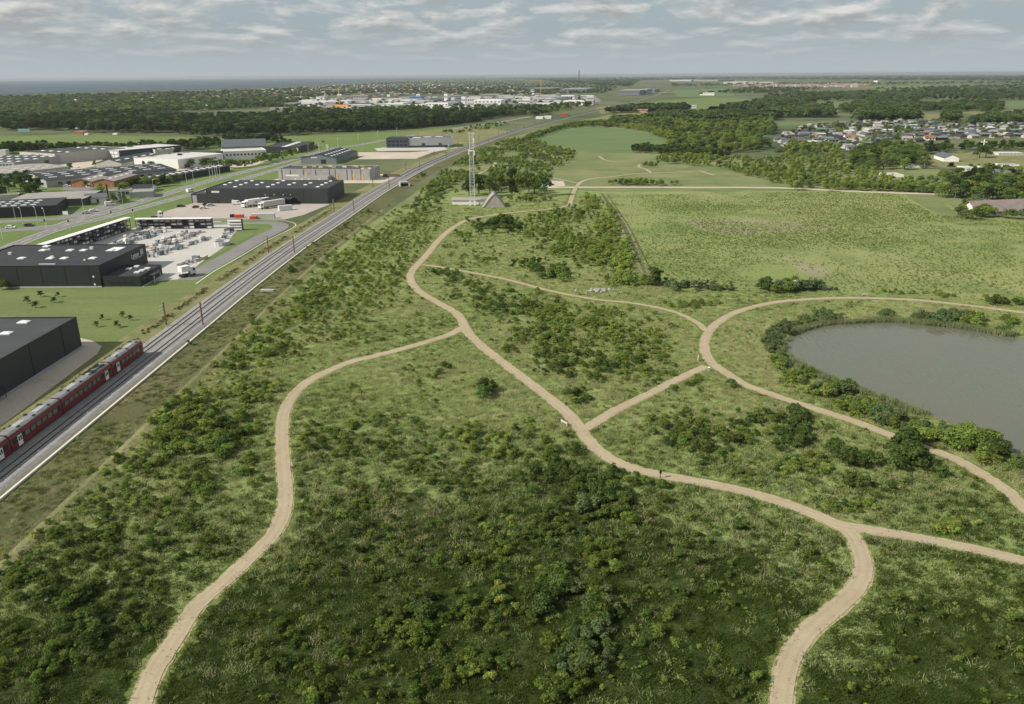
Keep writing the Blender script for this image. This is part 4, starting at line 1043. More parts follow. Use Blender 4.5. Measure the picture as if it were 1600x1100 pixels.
MB().tube((0, 0, 0), (0, 0, (131 - 112) * c[1] / FPX), 4.5, 2.5).build('mast_tube', M['charcoal'], parent=e)

# holiday cottages on the right: walls with a roof child
def cottage(roof, wall, w, d, flat):
    b_ = MB().prism([(0, 0), (d, 0), (d, 2.5), (d / 2, 2.5 + flat), (0, 2.5)], -w / 2, w / 2, 'x').mesh('cottage', M[wall])
    k = flat / (d / 2); r = MB()
    for s in (0, 1):
        m0 = -.5 if s == 0 else d + .5
        r.prism([(m0, 2.52 - .5 * k), (d / 2, 2.52 + flat), (d / 2, 2.7 + flat), (m0, 2.7 - .5 * k)], -w / 2 - .4, w / 2 + .4, 'x')
    wn = MB()
    for x in (-w * .28, w * .05, w * .33): wn.box(x - .7, x + .7, -.05, -.003, .9, 2.1)
    return b_, r.mesh('roof', M[roof]), wn.mesh('window', M['glass'])


COTT = [(cottage('slate', 'cottage_grey', 11, 8, 1.3), 'dark grey roof'), (cottage('felt', 'brown_roof', 10, 7, 1.2), 'black felt roof'), (cottage('offwhite', 'cottage_grey', 11, 8, .9), 'white roof'),
        (cottage('eternit', 'cottage_grey', 9, 7, 1.6), 'pale fibre cement roof'), (cottage('red_tile', 'white', 10, 8, 2.0), 'red tiled roof'), (cottage('bluegrey', 'charcoal', 12, 8, 1.1), 'blue grey roof')]
cpx = [(1212, 224), (1245, 202), (1290, 195), (1420, 189), (1530, 191), (1660, 192), (1660, 214), (1580, 218), (1500, 217), (1420, 230), (1330, 238), (1240, 234)]
cw = G([p[0] for p in cpx], [p[1] for p in cpx])
ct_pts = []
rows = 0
lo, hi = cw.min(0), cw.max(0)
for yy in np.arange(lo[1], hi[1], 21):
    for xx in np.arange(lo[0], hi[0], 17):
        ct_pts.append((xx + rng.normal(0, 3.2), yy + rng.normal(0, 3.0)))
ct_pts = np.array(ct_pts); ct_pts = ct_pts[inside(ct_pts, cw)]
ct_pts = ct_pts[rng.random(len(ct_pts)) < 0.8]
order = np.argsort(ct_pts[:, 1])[:290]
COTTAGES = ct_pts[order]
for (x, y) in COTTAGES:
    (mb_, mr_, mw_), rl = COTT[rng.choice(6, p=[.32, .24, .10, .18, .02, .14])]
    o = obj('cottage', mb_); o.location = (x, y, 0); o.rotation_euler = (0, 0, rng.choice([0.1, 0.1 + math.pi / 2, -0.25]) + rng.normal(0, .08))
    qx, qy = pix([[x, y, 0]]); qx, qy = qx[0], qy[0]
    wh = (('front' if qy > 212 else 'middle' if qy > 203 else 'back') + ' rows ' + ('at left end' if qx < 1330 else 'above the corner wood' if qx < 1430 else 'above the clubhouse' if qx < 1510 else 'right of the cross shaped pole'))
    tag(o, 'cottage with a ' + rl + ', ' + wh, 'cottage', 'cottages with a ' + rl + ' ' + wh)
    obj('roof', mr_, o); obj('window', mw_, o)
rest = ct_pts[np.argsort(ct_pts[:, 1])[290:]]
if len(rest):
    mb = MB()
    for (x, y) in rest:
        mb.m = int(rng.choice(3)); mb.box(x - 5, x + 5, y - 4, y + 4, 0, 2.4).prism([(y - 4.4, 2.41), (y + 4.4, 2.41), (y, 3.6)], x - 5.4, x + 5.4, 'x')
    tag(mb.build('far_cottages', M['slate'], M['cottage_grey'], M['eternit']), 'rows of distant cottages at the back of the settlement', 'cottages', kind='stuff')
# town roofs on the left, too far to tell apart
mb = MB()
tp = fill([(0, 197), (0, 158), (200, 152), (420, 140), (560, 132), (700, 132), (830, 138), (900, 150), (700, 150), (500, 158), (420, 168), (250, 172)], 0.00035)
for (x, y) in tp[:1100]:
    w = rng.uniform(4, 9); mb.m = int(rng.choice(5, p=[.07, .36, .12, .33, .12])); d = rng.uniform(4, 6); r0 = rng.uniform(3.5, 6)
    mb.box(x - w, x + w, y - d, y + d, 0, r0).prism([(y - d - .4, r0 + .01), (y + d + .4, r0 + .01), (y, r0 + 2)], x - w, x + w, 'x')
tag(mb.build('far_town', M['red_tile'], M['eternit'], M['white'], M['slate'], M['brick']), 'distant town roofs scattered among trees below the sea', 'town', kind='stuff')

mb = MB()
for px in ([(445, 176), (450, 160), (560, 156), (700, 154), (700, 172), (560, 175)], [(700, 171), (700, 153), (925, 150), (930, 158), (880, 166)]):
    pp = fill(px, 0.00025)
    for (x, y) in pp[:80]:
        w, d, h = rng.uniform(8, 30), rng.uniform(8, 24), rng.uniform(4, 9); mb.m = int(rng.choice(5, p=[.12, .26, .36, .14, .12])); mb.box(x - w, x + w, y - d, y + d, 0, h)
tag(mb.build('far_estate', M['white'], M['offwhite'], M['grey_wall'], M['bluegrey'], M['eternit']), 'crowd of pale sheds filling the far industrial estate', 'sheds', kind='stuff')
# ------------------------------------------------------------------ railway
def rail_pt(y, o=0.0):
    k = int(np.argmin(np.abs(RAIL[:, 1] - y))); n_ = normals(RAIL)[k]
    return RAIL[k] + n_ * o, math.atan2(-n_[0], n_[1])   # heading angle about z, 0 = straight away


for nm, lab, o in (('railway_track', 'left railway track, the one carrying the red train', -2.05), ('railway_track', 'right railway track, empty, beside the pale cable trough', 2.05)):
    nn = normals(RAIL); c = RAIL + nn * o
    e = empty(nm, (c[0][0], c[0][1], 0)); tag(e, lab, 'railway track')
    off_ = np.array([c[0][0], c[0][1]])
    for s in (-0.75, 0.75):
        swept('rail', c - off_, [(s - .075, .32), (s - .05, .55), (s + .05, .55), (s + .075, .32)], M['steel'], e)
    sm = MB().box(-1.3, 1.3, -.15, .15, .27, .40).mesh('sleeper', M['sleeper'])
    L = np.cumsum(np.r_[0, np.linalg.norm(np.diff(c, axis=0), axis=1)])
    mb = MB(); cnt = 0
    for d in np.arange(0.3, 620, 0.65):
        k = min(len(c) - 2, np.searchsorted(L, d)); t = (d - L[k - 1]) / max(1e-6, L[k] - L[k - 1]) if k else 0
        p = c[max(0, k - 1)] * (1 - t) + c[k] * t; a = math.atan2(-nn[k][0], nn[k][1]) - math.pi / 2
        a = math.atan2(nn[k][1], nn[k][0])
        if p[1] > 108 and cnt < 300:
            so = obj('sleeper', sm, e); so.location = (p[0] - off_[0], p[1] - off_[1], 0); so.rotation_euler = (0, 0, a); cnt += 1
        elif p[1] > 108 and p[1] < 560:
            q = p - off_; ca, sa = math.cos(a), math.sin(a); pts = []
            for z in (.27, .40):
                for (x, y) in ((-1.3, -.15), (1.3, -.15), (1.3, .15), (-1.3, .15)): pts.append((q[0] + x * ca - y * sa, q[1] + x * sa + y * ca, z))
            mb.poly(pts, [(4, 5, 6, 7), (0, 1, 5, 4), (1, 2, 6, 5), (2, 3, 7, 6), (3, 0, 4, 7)])
    tag(mb.build('sleepers', M['sleeper'], parent=e), kind='stuff')

# overhead line masts in pairs
pole_m = MB().box(-.16, .16, -.16, .16, 0, 7.2).mesh('pole', M['rust'])
foot_m = MB().box(-.4, .4, -.4, .4, 0, .45).mesh('footing', M['concrete'])
br = MB().tube((0, 0, 6.6), (2.7, 0, 6.75), .05, n=5).tube((0, 0, 5.3), (2.7, 0, 6.7), .05, n=5).tube((1.0, 0, 5.85), (3.1, 0, 5.7), .04, n=5)
brk_m = br.mesh('bracket', M['galv'])
k = 0
for yy in (214, 311, 408, 501, 597, 686, 775, 865, 960, 1060, 1165):
    for side in (-1, 1):
        p, a = rail_pt(yy, -4.95 if side < 0 else 5.3)
        e = empty('catenary_mast', (p[0], p[1], 0), a + (0 if side < 0 else math.pi))
        dist = 'nearest' if yy == 214 else 'second nearest' if yy == 311 else 'third nearest' if yy == 408 else 'fourth nearest' if yy == 501 else None
        sl = 'left' if side < 0 else 'right'
        if dist: tag(e, 'rust red overhead line mast, %s one on the %s side of the tracks' % (dist, sl), 'catenary mast', 'overhead line masts along the railway')
        else: tag(e, 'small distant overhead line mast on the %s side of the railway bend' % sl, 'catenary mast', 'far overhead line masts on the %s' % sl)
        obj('pole', pole_m, e); obj('footing', foot_m, e); obj('bracket', brk_m, e)

# ------------------------------------------------------------------ the train
train = empty('train', (-93.9, 189.6, 0)); tag(train, 'red commuter train with grey roof on the left track', 'train')
prof = [(-1.30, 0.75), (-1.45, 1.1), (-1.47, 2.0), (-1.42, 3.2), (-1.22, 3.85), (-.75, 4.12), (.75, 4.12), (1.22, 3.85), (1.42, 3.2), (1.47, 2.0), (1.45, 1.1), (1.30, 0.75)]
roofp = [(-1.24, 3.86), (-.76, 4.13), (.76, 4.13), (1.24, 3.86), (1.2, 4.0), (.74, 4.22), (-.74, 4.22), (-1.2, 4.0)]
win_m = MB().box(-.02, .05, -.72, .72, 2.05, 2.95).mesh('window', M['train_glass'])
band_m = {}
bogie_m = MB().box(-1.1, 1.1, -1.6, 1.6, .58, 1.0).tube((-.75, -1.1, .95), (.75, -1.1, .95), .42, n=10).tube((-.75, 1.1, .95), (.75, 1.1, .95), .42, n=10).mesh('bogie', M['rubber'])
door_m = MB().box(-.02, .07, -.68, .68, 1.0, 3.05).mesh('door', M['white'])
dwin_m = MB().box(.071, .09, -.48, -.1, 1.95, 2.8).box(.071, .09, .1, .48, 1.95, 2.8).mesh('door_window', M['glass'])
vent_m = MB().box(-.18, .18, -.35, .35, 4.2, 4.36).mesh('vent', M['rubber'])
hatch_m = MB().box(-.5, .5, -1.6, 1.6, 4.2, 4.3).mesh('roof_hatch', M['grey_wall'])
ends = [(0.0, -16.6), (-17.0, -38.4), (-38.8, -56.4), (-56.8, -77.5)]
for k, (y1, y0) in enumerate(ends):
    mb = MB()
    if k == 0:
        n = len(prof)
        st = [(y0, 1.0, 0.0), (y1 - 1.1, 1.0, 0.0), (y1 - .45, .95, -.12), (y1, .86, -.4)]
        pts = []
        for (yy, sc, dz) in st: pts += [(u * sc, yy, min(z, 4.12 + dz)) for u, z in prof]
        fs = []
        for q in range(len(st) - 1): fs += [(q * n + i, q * n + (i + 1) % n, (q + 1) * n + (i + 1) % n, (q + 1) * n + i) for i in range(n)]
        fs += [tuple(range(n))[::-1], tuple(range(3 * n, 4 * n))]
        mb.poly(pts, fs)
    else: mb.prism(prof, y0, y1, 'y')
    car = mb.build('carriage', M['train_red'], parent=train)
    MB().prism(roofp, y0 + .15, y1 - (1.0 if k == 0 else .15), 'y').build('roof', M['train_roof'], parent=car)
    L = y1 - y0
    # doors sit by the joints; windows fill the rest
    dr = [y0 + 2.6] if k == 0 else [y1 - 2.6] if k == 1 else [y0 + 2.8] if k == 2 else [y1 - 2.8]
    dr0 = dr[0]
    ws = [y for y in np.arange(y0 + 1.5, y1 - (2.0 if k == 0 else 1.2), 1.95) if abs(y - dr0) > 1.7]
    for s in (1, -1):
        MB().box(s * 1.455 - .015, s * 1.455 + .015, y0 + .5, y1 - (1.4 if k == 0 else .5), 1.95, 3.05).build('window_band', M['rubber'], parent=car)
        for y in ws:
            o = obj('window', win_m, car); o.location = (s * 1.44, y, 0); o.rotation_euler = (0, 0, 0 if s > 0 else math.pi)
        for y in dr:
            o = obj('door', door_m, car); o.location = (s * 1.46, y, 0); o.rotation_euler = (0, 0, 0 if s > 0 else math.pi)
            o = obj('door_window', dwin_m, car); o.location = (s * 1.46, y, 0); o.rotation_euler = (0, 0, 0 if s > 0 else math.pi)
    for y in np.arange(y0 + 4, y1 - 2, 5.2):
        for x in (-.75, .75):
            o = obj('vent', vent_m, car); o.location = (x, y, -.02)
    for q in (.3, .7):
        o = obj('roof_hatch', hatch_m, car); o.location = (0, y0 + L * q, 0)
    for y in (y0 + 3.0, y1 - 3.2):
        o = obj('bogie', bogie_m, car); o.location = (0, y, 0)
    if k == 1:
        p = MB()
        for yy in (y1 - 2.6, y1 - 6.2):
            p.box(-.9, .9, yy - .8, yy + .8, 4.28, 4.36)
            p.tube((-.6, yy - .8, 4.36), (-.5, yy + .9, 4.75), .05).tube((.6, yy - .8, 4.36), (.5, yy + .9, 4.75), .05).tube((-.85, yy + .9, 4.78), (.85, yy + .9, 4.78), .05)
        for yy in np.arange(y1 - 8, y1 - .8, .9): p.box(-1.0, -.6, yy - .2, yy + .2, 4.2, 4.5).box(.5, .8, yy - .25, yy + .2, 4.2, 4.45)
        p.build('pantograph', M['rubber'], parent=car)
    if k == 0:
        MB().box(-1.0, 1.0, y1 - .16, y1 + .04, 2.3, 3.3).build('windscreen', M['glass'], parent=car)
    if k < 3: MB().prism([(u * .93, z * .985) for u, z in prof], ends[k + 1][0] + .004, y0 - .004, 'y').build('gangway', M['rubber'], parent=car)

# ------------------------------------------------------------------ lorries and cars
wheel_m = None


def wheels(mb, xs, w, r):
    for x in xs:
        for s in (-1, 1): mb.tube((x, s * w, r), (x, s * (w - .28), r), r, n=10)


def lorry(p, rz, label, cab='white', body='white', trailer=8.0, high=3.9):
    e = empty('lorry', (p[0], p[1], 0), rz); tag(e, label, 'lorry')
    MB().prism([(0.0, .7), (2.1, .7), (2.15, 1.9), (1.75, 3.2), (.2, 3.4), (0.0, 3.3)], -1.2, 1.2, 'y').build('cab', M[cab], parent=e)
    MB().poly([(2.165, -1.05, 1.95), (2.165, 1.05, 1.95), (1.79, 1.05, 3.05), (1.79, -1.05, 3.05), (2.13, -1.05, 1.9), (2.13, 1.05, 1.9), (1.74, 1.05, 3.05), (1.74, -1.05, 3.05)],
              [(0, 1, 2, 3), (4, 7, 6, 5), (0, 3, 7, 4), (1, 5, 6, 2), (0, 4, 5, 1), (2, 6, 7, 3)]).build('windscreen', M['glass'], parent=e)
    for s in (-1, 1): MB().box(.9, 1.75, s * 1.205 - .02, s * 1.205 + .02, 1.95, 2.75).build('side_window', M['glass'], parent=e)
    if trailer: MB().box(-trailer - .3, -.3, -1.27, 1.27, 1.1, high).build('box_body', M[body], parent=e)
    MB().box(-max(trailer, 3.4) - .2, 1.9, -.9, .9, .55, .95).build('chassis', M['rubber'], parent=e)
    w = MB(); wheels(w, (1.2,) + ((-trailer + 1.2, -trailer + 2.5, -2.0) if trailer else (-1.6, -2.8)), 1.25, .5); w.build('wheel', M['rubber'], parent=e)
    return e


def car(p, rz, label, paint, van=False):
    e = empty('van' if van else 'parked_car', (p[0], p[1], 0), rz); tag(e, label, 'van' if van else 'car')
    if van: pr = [(-2.4, .4), (2.5, .4), (2.5, 1.1), (1.9, 1.3), (1.2, 2.2), (-2.4, 2.3)]
    else: pr = [(-2.1, .35), (2.1, .35), (2.15, .75), (1.1, .95), (.5, 1.42), (-1.2, 1.45), (-1.9, .98), (-2.15, .9)]
    MB().prism(pr, -.88, .88, 'y').build('body', M[paint], parent=e)
    g = MB()
    for s in (-1, 1):
        if van: g.box(.4, 1.45, s * .885 - .02, s * .885 + .02, 1.3, 1.9)
        else: g.box(-1.3, .55, s * .885 - .02, s * .885 + .02, 1.0, 1.32)
    g.build('window', M['glass'], parent=e)
    if not van: MB().poly([(1.08, -.75, .98), (1.08, .75, .98), (.53, .7, 1.42), (.53, -.7, 1.42), (1.12, -.75, 1.0), (1.12, .75, 1.0), (.57, .7, 1.44), (.57, -.7, 1.44)],
                          [(4, 5, 6, 7), (0, 1, 5, 4), (1, 2, 6, 5), (2, 3, 7, 6), (3, 0, 4, 7)]).build('windscreen', M['glass'], parent=e)
    w = MB(); wheels(w, (-1.35, 1.3), .9, .32); w.build('wheel', M['rubber'], parent=e)
    return e


def at(x, y):
    g = G(x, y); return float(g[0]), float(g[1])


e = lorry(at(296, 431), 0.95, 'white lorry tractor with an empty flatbed parked on the access road', trailer=0)
MB().box(-3.4, -.1, -1.25, 1.25, 2.0, 3.9).build('box_body', M['white'], parent=e)
lorry(at(248, 340.5), 0.15, 'white lorry with tall cab behind the timber racks', trailer=0)
lorry(at(385, 324), -2.2, 'white box lorry, leftmost at the loading canopy', trailer=9, high=3.9)
lorry(at(401.5, 321.5), -2.1, 'white lorry between two others at the loading canopy', trailer=8, high=3.6)
lorry(at(411, 326.5), -2.25, 'white lorry with a long streaked trailer, rightmost at the loading canopy', trailer=13, body='offwhite')
for (x, y, r, lab, c, v) in ((283, 323.5, .3, 'dark car with raised boot at the left of the paved forecourt', 'darkcar', 0), (307, 325, .4, 'dark red car on the paved forecourt', 'rust', 0),
                             (318, 326.5, .3, 'white car just right of the dark red one', 'white', 0), (329, 322, .4, 'silver car by the charcoal hall door', 'silver', 0),
                             (323, 321, .4, 'small black car tucked behind the silver car', 'darkcar', 0), (370, 319.5, .1, 'white van parked before the charcoal hall', 'white', 1),
                             (17, 356.8, .1, 'white car driving left on the side road', 'white', 0), (46, 353.6, .05, 'black car following the white one on the side road', 'darkcar', 0),
                             (297, 300.5, 1.2, 'white van driving on the near carriageway', 'white', 1), (172, 321, .6, 'white van parked under the white low house', 'white', 1),
                             (146, 331, .5, 'white car at the hedge corner left of the white van', 'white', 0), (135, 334, .4, 'grey car at the hedge corner by the warehouse', 'silver', 0),
                             (652, 229.5, .2, 'white van before the pale grey hall', 'white', 1), (672, 229, .2, 'small white car before the pale grey hall doors', 'white', 0),
                             (704, 229.8, .5, 'pale blue tarpaulined car at the end of the pale grey hall', 'teal', 1),
                             (105, 292, .2, 'white car by the brick hall gable', 'white', 0), (98, 288.5, .4, 'silver car between grey hall and brick hall', 'silver', 0),
                             (112, 288.5, .2, 'white van behind the brick hall gable', 'white', 1)):
    car(at(x, y), r, lab, c, v)
for k in range(7):
    x = 96 + 6.4 * k; y = 254.5 - 1.9 * k + .4 * (k % 2)
    lorry(at(x, y), 0.55, 'white lorry in the parked row below the beige office, number %s from the left' % ('one', 'two', 'three', 'four', 'five', 'six', 'seven')[k], trailer=11)
lorry(at(265, 261.5), .5, 'lorry with a pale blue tarpaulin trailer among the estate trees', body='teal', trailer=12)
lorry(at(258, 268.5), .3, 'white lorry cab parked below the blue tarpaulin trailer', trailer=0)
for (x, y, c, lab, L, r) in ((374, 340, 'red', 'red skip container on the grass by the racks', 4.2, .05), (396.5, 342.5, 'red', 'low red skip right of the other red one', 3.4, .05), (412, 341.5, 'offwhite', 'white shipping container with ribbed side', 11, .08),
                             (446, 328.5, 'galv', 'grey container at the corner of the paved forecourt', 7, .55), (363, 339.5, 'black', 'small black bin left of the red skip', 1.6, 0.0)):
    p = at(x, y); e = empty('container', (p[0], p[1], 0), r); tag(e, lab, 'container')
    h = 2.6 if L > 5 else 1.5
    MB().box(-L / 2, L / 2, -1.2, 1.2, 0.1, h).build('shell', M[c], parent=e)
    rb = MB()
    for q in np.arange(-L / 2 + .4, L / 2, .8): rb.box(q - .12, q + .12, -1.26, -1.204, .15, h - .05)
    rb.build('rib', M[c], parent=e)
    MB().box(L / 2 + .004, L / 2 + .06, -1.0, 1.0, .2, h - .2).build('door', M[c], parent=e)
for (x, y, lab) in ((625, 276, 'brown timber wagon stack left of the railway'),):
    p = at(612, 276.5); e = empty('timber_pile', (p[0], p[1], 0)); tag(e, 'long rust brown pile of boards beside the unfinished building', 'timber pile')
    for q in range(4): MB().box(-6 + q * .1, 6 - q * .2, -1.3 + .1 * q, 1.3 - .1 * q, .5 * q, .5 * q + .45).build('board_layer', M['rust' if q % 2 else 'brown_roof'], parent=e)

# ------------------------------------------------------------------ builders' yard: racks and stacks
def rack(pa, pb, h, lab, depth=2.4, levels=3):
    L, rz = frame(pa, pb); e = empty('timber_rack', (pa[0], pa[1], 0), rz); tag(e, lab, 'rack')
    MB().box(-.2, L + .2, -.9, depth, h, h + .22).build('roof', M['white'], parent=e)
    MB().box(0, L, depth - .15, depth - .02, 0, h - .004).build('back_panel', M['bluegrey'], parent=e)
    n = int(L / 2.6); um = MB().box(-.09, .09, 0, .18, 0, h - .004).mesh('upright', M['charcoal'])
    for k in range(n + 1):
        o = obj('upright', um, e); o.location = (L * k / n, 0, 0)
    for j in range(levels): MB().box(.1, L - .1, .2, depth - .16, .25 + j * (h / levels), .35 + j * (h / levels)).build('shelf', M['charcoal'], parent=e)
    return e, L, rz, n


packs = 0
rk = {}
for (pa, pb, h, lab) in (((-173.0, 366.2), (-138.2, 366.5), 4.7, 'long timber rack facing the camera along the back of the yard'),
                         ((-180.6, 298.0), (-174.9, 365.2), 5.6, 'tall timber rack along the left side of the yard')):
    e, L, rz, n = rack(pa, pb, h, lab); ca, sa = math.cos(rz), math.sin(rz)
    for k in range(n):
        for j in range(3):
            if rng.random() < 0.25: continue
            x = L * (k + .5) / n; z = .36 + j * h / 3
            mname = str(rng.choice(['white', 'pale_wood', 'wood', 'grey_wall', 'offwhite'], p=[.36, .10, .04, .32, .18])); hh = float(rng.uniform(.35, 1.0))
            if (mname, k % 4) not in rk:
                mb = MB()
                for q in range(3): mb.box(-1.1, 1.1, -.7, .7, q * .33, q * .33 + .30)
                rk[(mname, k % 4)] = mb.mesh('timber_pack', M[mname])
            o = obj('timber_pack', rk[(mname, k % 4)]); o.scale = (1, 1, hh / .96 * 1.0)
            o.location = (pa[0] + x * ca - .95 * sa, pa[1] + x * sa + .95 * ca, z); o.rotation_euler = (0, 0, rz)
            pw = {'white': 'white wrapped', 'pale_wood': 'pale timber', 'wood': 'orange timber', 'grey_wall': 'grey', 'offwhite': 'cream wrapped'}[mname] + ' board pack on the ' + ('bottom', 'middle', 'top')[j] + ' shelf of the ' + ('long back rack' if h < 5 else 'tall left rack')
            tag(o, pw, 'timber pack', pw)
p = at(356.5, 360.5); q = at(378.5, 360.8)
e = empty('display_rack', (p[0], p[1], 0), 0.0); tag(e, 'small freestanding rack of four white shelves by the access road', 'rack')
MB().box(0, 6.3, 1.8, 2.0, 0, 5.2).box(6.31, 6.5, 0, 2.0, 0, 5.2).build('back_panel', M['slate'], parent=e)
for j in range(4): MB().box(0, 6.3, 0, 1.79, .3 + 1.25 * j, .95 + 1.25 * j).build('shelf', M['white'], parent=e)
# stacks on the paving in slanting rows
stack_meshes = []
for k, (mn, w, d, h) in enumerate((('offwhite', 2.4, 1.2, .8), ('pale_wood', 3.6, 1.1, .7), ('grey_wall', 1.2, 1.2, 1.1), ('bluegrey', 2.4, 1.3, 1.3), ('eternit', 1.2, 1.0, .9), ('white', 1.3, 1.3, 1.5), ('brown_roof', 1.8, 1.2, .9), ('silver', 2.8, 1.0, .6))):
    mb = MB(); mb.box(-w / 2, w / 2, -d / 2, d / 2, 0, .14); n = 3
    for q in range(n):
        s = .04 * q * (1 if q % 2 else -1); mb.box(-w / 2 + .05 + s, w / 2 - .05 + s, -d / 2 + .05, d / 2 - .05, .145 + q * h / n, .14 + (q + .96) * h / n)
    stack_meshes.append((mb.mesh('pallet_stack', M[mn]), mn))
names = {'offwhite': 'cream wrapped', 'pale_wood': 'pale timber', 'grey_wall': 'grey paving', 'bluegrey': 'blue grey', 'eternit': 'fawn brick', 'white': 'white wrapped', 'brown_roof': 'brown', 'silver': 'silvery'}
ROWS = [((182, 380), (232, 362)), ((186, 384), (258, 362)), ((232, 388), (290, 364)), ((226, 398), (318, 362)), ((236, 402), (326, 372)), ((282, 416), (322, 402)), ((340, 380), (356, 362)), ((206, 372), (236, 360))]
ns = 0
for ri, (a, b_) in enumerate(ROWS):
    wa, wb = G(*a), G(*b_); L = np.linalg.norm(wb - wa); d = (wb - wa) / L; nrm = np.array([-d[1], d[0]]); x = 0.0
    while x < L:
        for s in (-1.0, 0.6):
            if rng.random() < .82:
                me, mn = stack_meshes[rng.choice(8, p=[.12, .07, .24, .22, .08, .08, .05, .14])]
                p = wa + d * x + nrm * (s + rng.normal(0, .25)); o = obj('pallet_stack', me)
                o.location = (p[0], p[1], .05); o.rotation_euler = (0, 0, math.atan2(d[1], d[0]) + rng.normal(0, .12) + (math.pi / 2 if rng.random() < .3 else 0))
                sc = rng.uniform(.7, 1.35); o.scale = (sc, rng.uniform(.8, 1.2), sc)
                rw = ('first row by the left rack', 'second row from the left rack', 'row before the back rack', 'long middle row', 'row beside the white lettering wall', 'row by the flatbed lorry', 'row by the block ring', 'corner by the left rack')[ri]
                tag(o, '%s stack of building goods in the yard, %s' % (names[mn], rw), 'pallet stack', names[mn] + ' yard stacks, ' + rw); ns += 1
        x += rng.uniform(2.0, 3.4)
p = at(347, 383); e = empty('silo_ring', (p[0], p[1], 0)); tag(e, 'round ring of pale concrete blocks at the yard edge', 'block ring')
for k in range(14):
    a = 2 * math.pi * k / 14; o = MB().box(-.62, .62, -.25, .25, 0, 1.7).build('block', M['silver'], parent=e); o.location = (3.0 * math.cos(a), 3.0 * math.sin(a), 0); o.rotation_euler = (0, 0, a + math.pi / 2)

# ------------------------------------------------------------------ lamps, flagpoles, lights, benches
def lamp(p, h, lab, group, arm=1.4, rz=0.0):
    e = empty('street_lamp', (p[0], p[1], 0), rz); tag(e, lab, 'street lamp', group)
    MB().tube((0, 0, 0), (0, 0, h), .11, .07).build('pole', M['galv'], parent=e)
    MB().tube((0, 0, h), (arm, 0, h + .25), .05).build('arm', M['galv'], parent=e)
    MB().box(arm - .35, arm + .45, -.2, .2, h + .12, h + .36).build('lamp_head', M['white'], parent=e)


for (x, y, w) in ((25, 346, 'first'), (36, 350, 'second'), (59, 348.5, 'third'), (72.5, 351, 'fourth')):
    lamp(at(x, y), 7.5, 'street lamp before the black warehouse, %s from the left' % w, 'street lamps at the crossroads', rz=2.4)
for k, (x, y) in enumerate(((5, 377), (132, 335), (192, 318), (241, 302), (292, 288), (303, 286), (352, 268), (410, 256), (440, 252), (482, 240), (528, 229), (560, 222), (590, 216), (620, 211))):
    lamp(at(x, y), 8.0, 'street lamp on the verge of the main road' if k else 'street lamp on the grass triangle at the left edge', 'street lamps along the main road' if k else None, rz=-.8)
for (x, y, w) in ((328.5, 279, 'first'), (333, 277.5, 'second'), (337, 276.5, 'third'), (340, 275.8, 'fourth'), (344, 275, 'fifth')):
    p = at(x, y); e = empty('flagpole', (p[0], p[1], 0)); tag(e, 'white flagpole without a flag before the black hall, %s from the left' % w, 'flagpole', 'flagpoles by the main road')
    MB().tube((0, 0, 0), (0, 0, 9.5), .13, .07).build('pole', M['white'], parent=e); MB().tube((0, 0, 9.5), (0, 0, 9.75), .14, n=8).build('finial', M['white'], parent=e)
    MB().box(-.25, .25, -.25, .25, 0, .25).build('base', M['concrete'], parent=e)
for (x, y, w) in ((72, 357, 'at the side road mouth'), (109, 358, 'in the middle of the crossroads'), (175.5, 343, 'left of the yard racks'), (209, 340, 'at the verge before the white lorry')):
    p = at(x, y); e = empty('traffic_light', (p[0], p[1], 0)); tag(e, 'traffic light with dark head ' + w, 'traffic light')
    MB().tube((0, 0, 0), (0, 0, 4.6), .09).build('pole', M['galv'], parent=e); MB().box(-.25, .25, -.3, .1, 3.2, 4.4).build('signal_head', M['black'], parent=e)
p = at(104, 342.5); e = empty('road_sign', (p[0], p[1], 0)); tag(e, 'white rectangular road sign on two posts at the warehouse corner', 'road sign')
MB().tube((-1.0, 0, 0), (-1.0, 0, 4.4), .07).tube((1.0, 0, 0), (1.0, 0, 4.4), .07).build('post', M['galv'], parent=e); MB().box(-1.3, 1.3, -.1, -.03, 2.3, 3.9).build('panel', M['white'], parent=e)
p = at(512, 239); e = empty('roadside_banner', (p[0], p[1], 0)); tag(e, 'pale yellow banner sign on a pole by the bend of the main road', 'banner')
MB().tube((0, 0, 0), (0, 0, 8), .1).build('pole', M['galv'], parent=e); MB().box(-1.0, 1.0, -.1, .1, 4.2, 8).build('panel', M['offwhite'], parent=e)
p = at(38, 207); e = empty('sign_panel', (p[0], p[1], 0)); tag(e, 'wide pale blue sign panel at the left edge of the pasture', 'sign')
MB().box(-7.5, 7.5, -.3, .3, 1, 4.6).build('panel', M['teal'], parent=e)
for s in (-6.5, 6.5): MB().box(s - .2, s + .2, .31, .6, 0, 4.2).build('post', M['galv'], parent=e)


def bench(p, rz, lab):
    e = empty('bench', (p[0], p[1], 0), rz); tag(e, lab, 'bench')
    for k in range(3): MB().box(-.95, .95, -.22 + .17 * k, -.07 + .17 * k, .44, .49).build('seat_plank', M['offwhite'], parent=e)
    for k in range(2): MB().box(-.95, .95, .33, .37, .58 + .19 * k, .74 + .19 * k).build('back_plank', M['offwhite'], parent=e)
    for x in (-.75, .75): MB().box(x - .05, x + .05, -.2, .3, 0, .435).build('leg', M['trough'], parent=e); MB().box(x - .05, x + .05, .305, .325, 0, .95).build('back_post', M['trough'], parent=e)


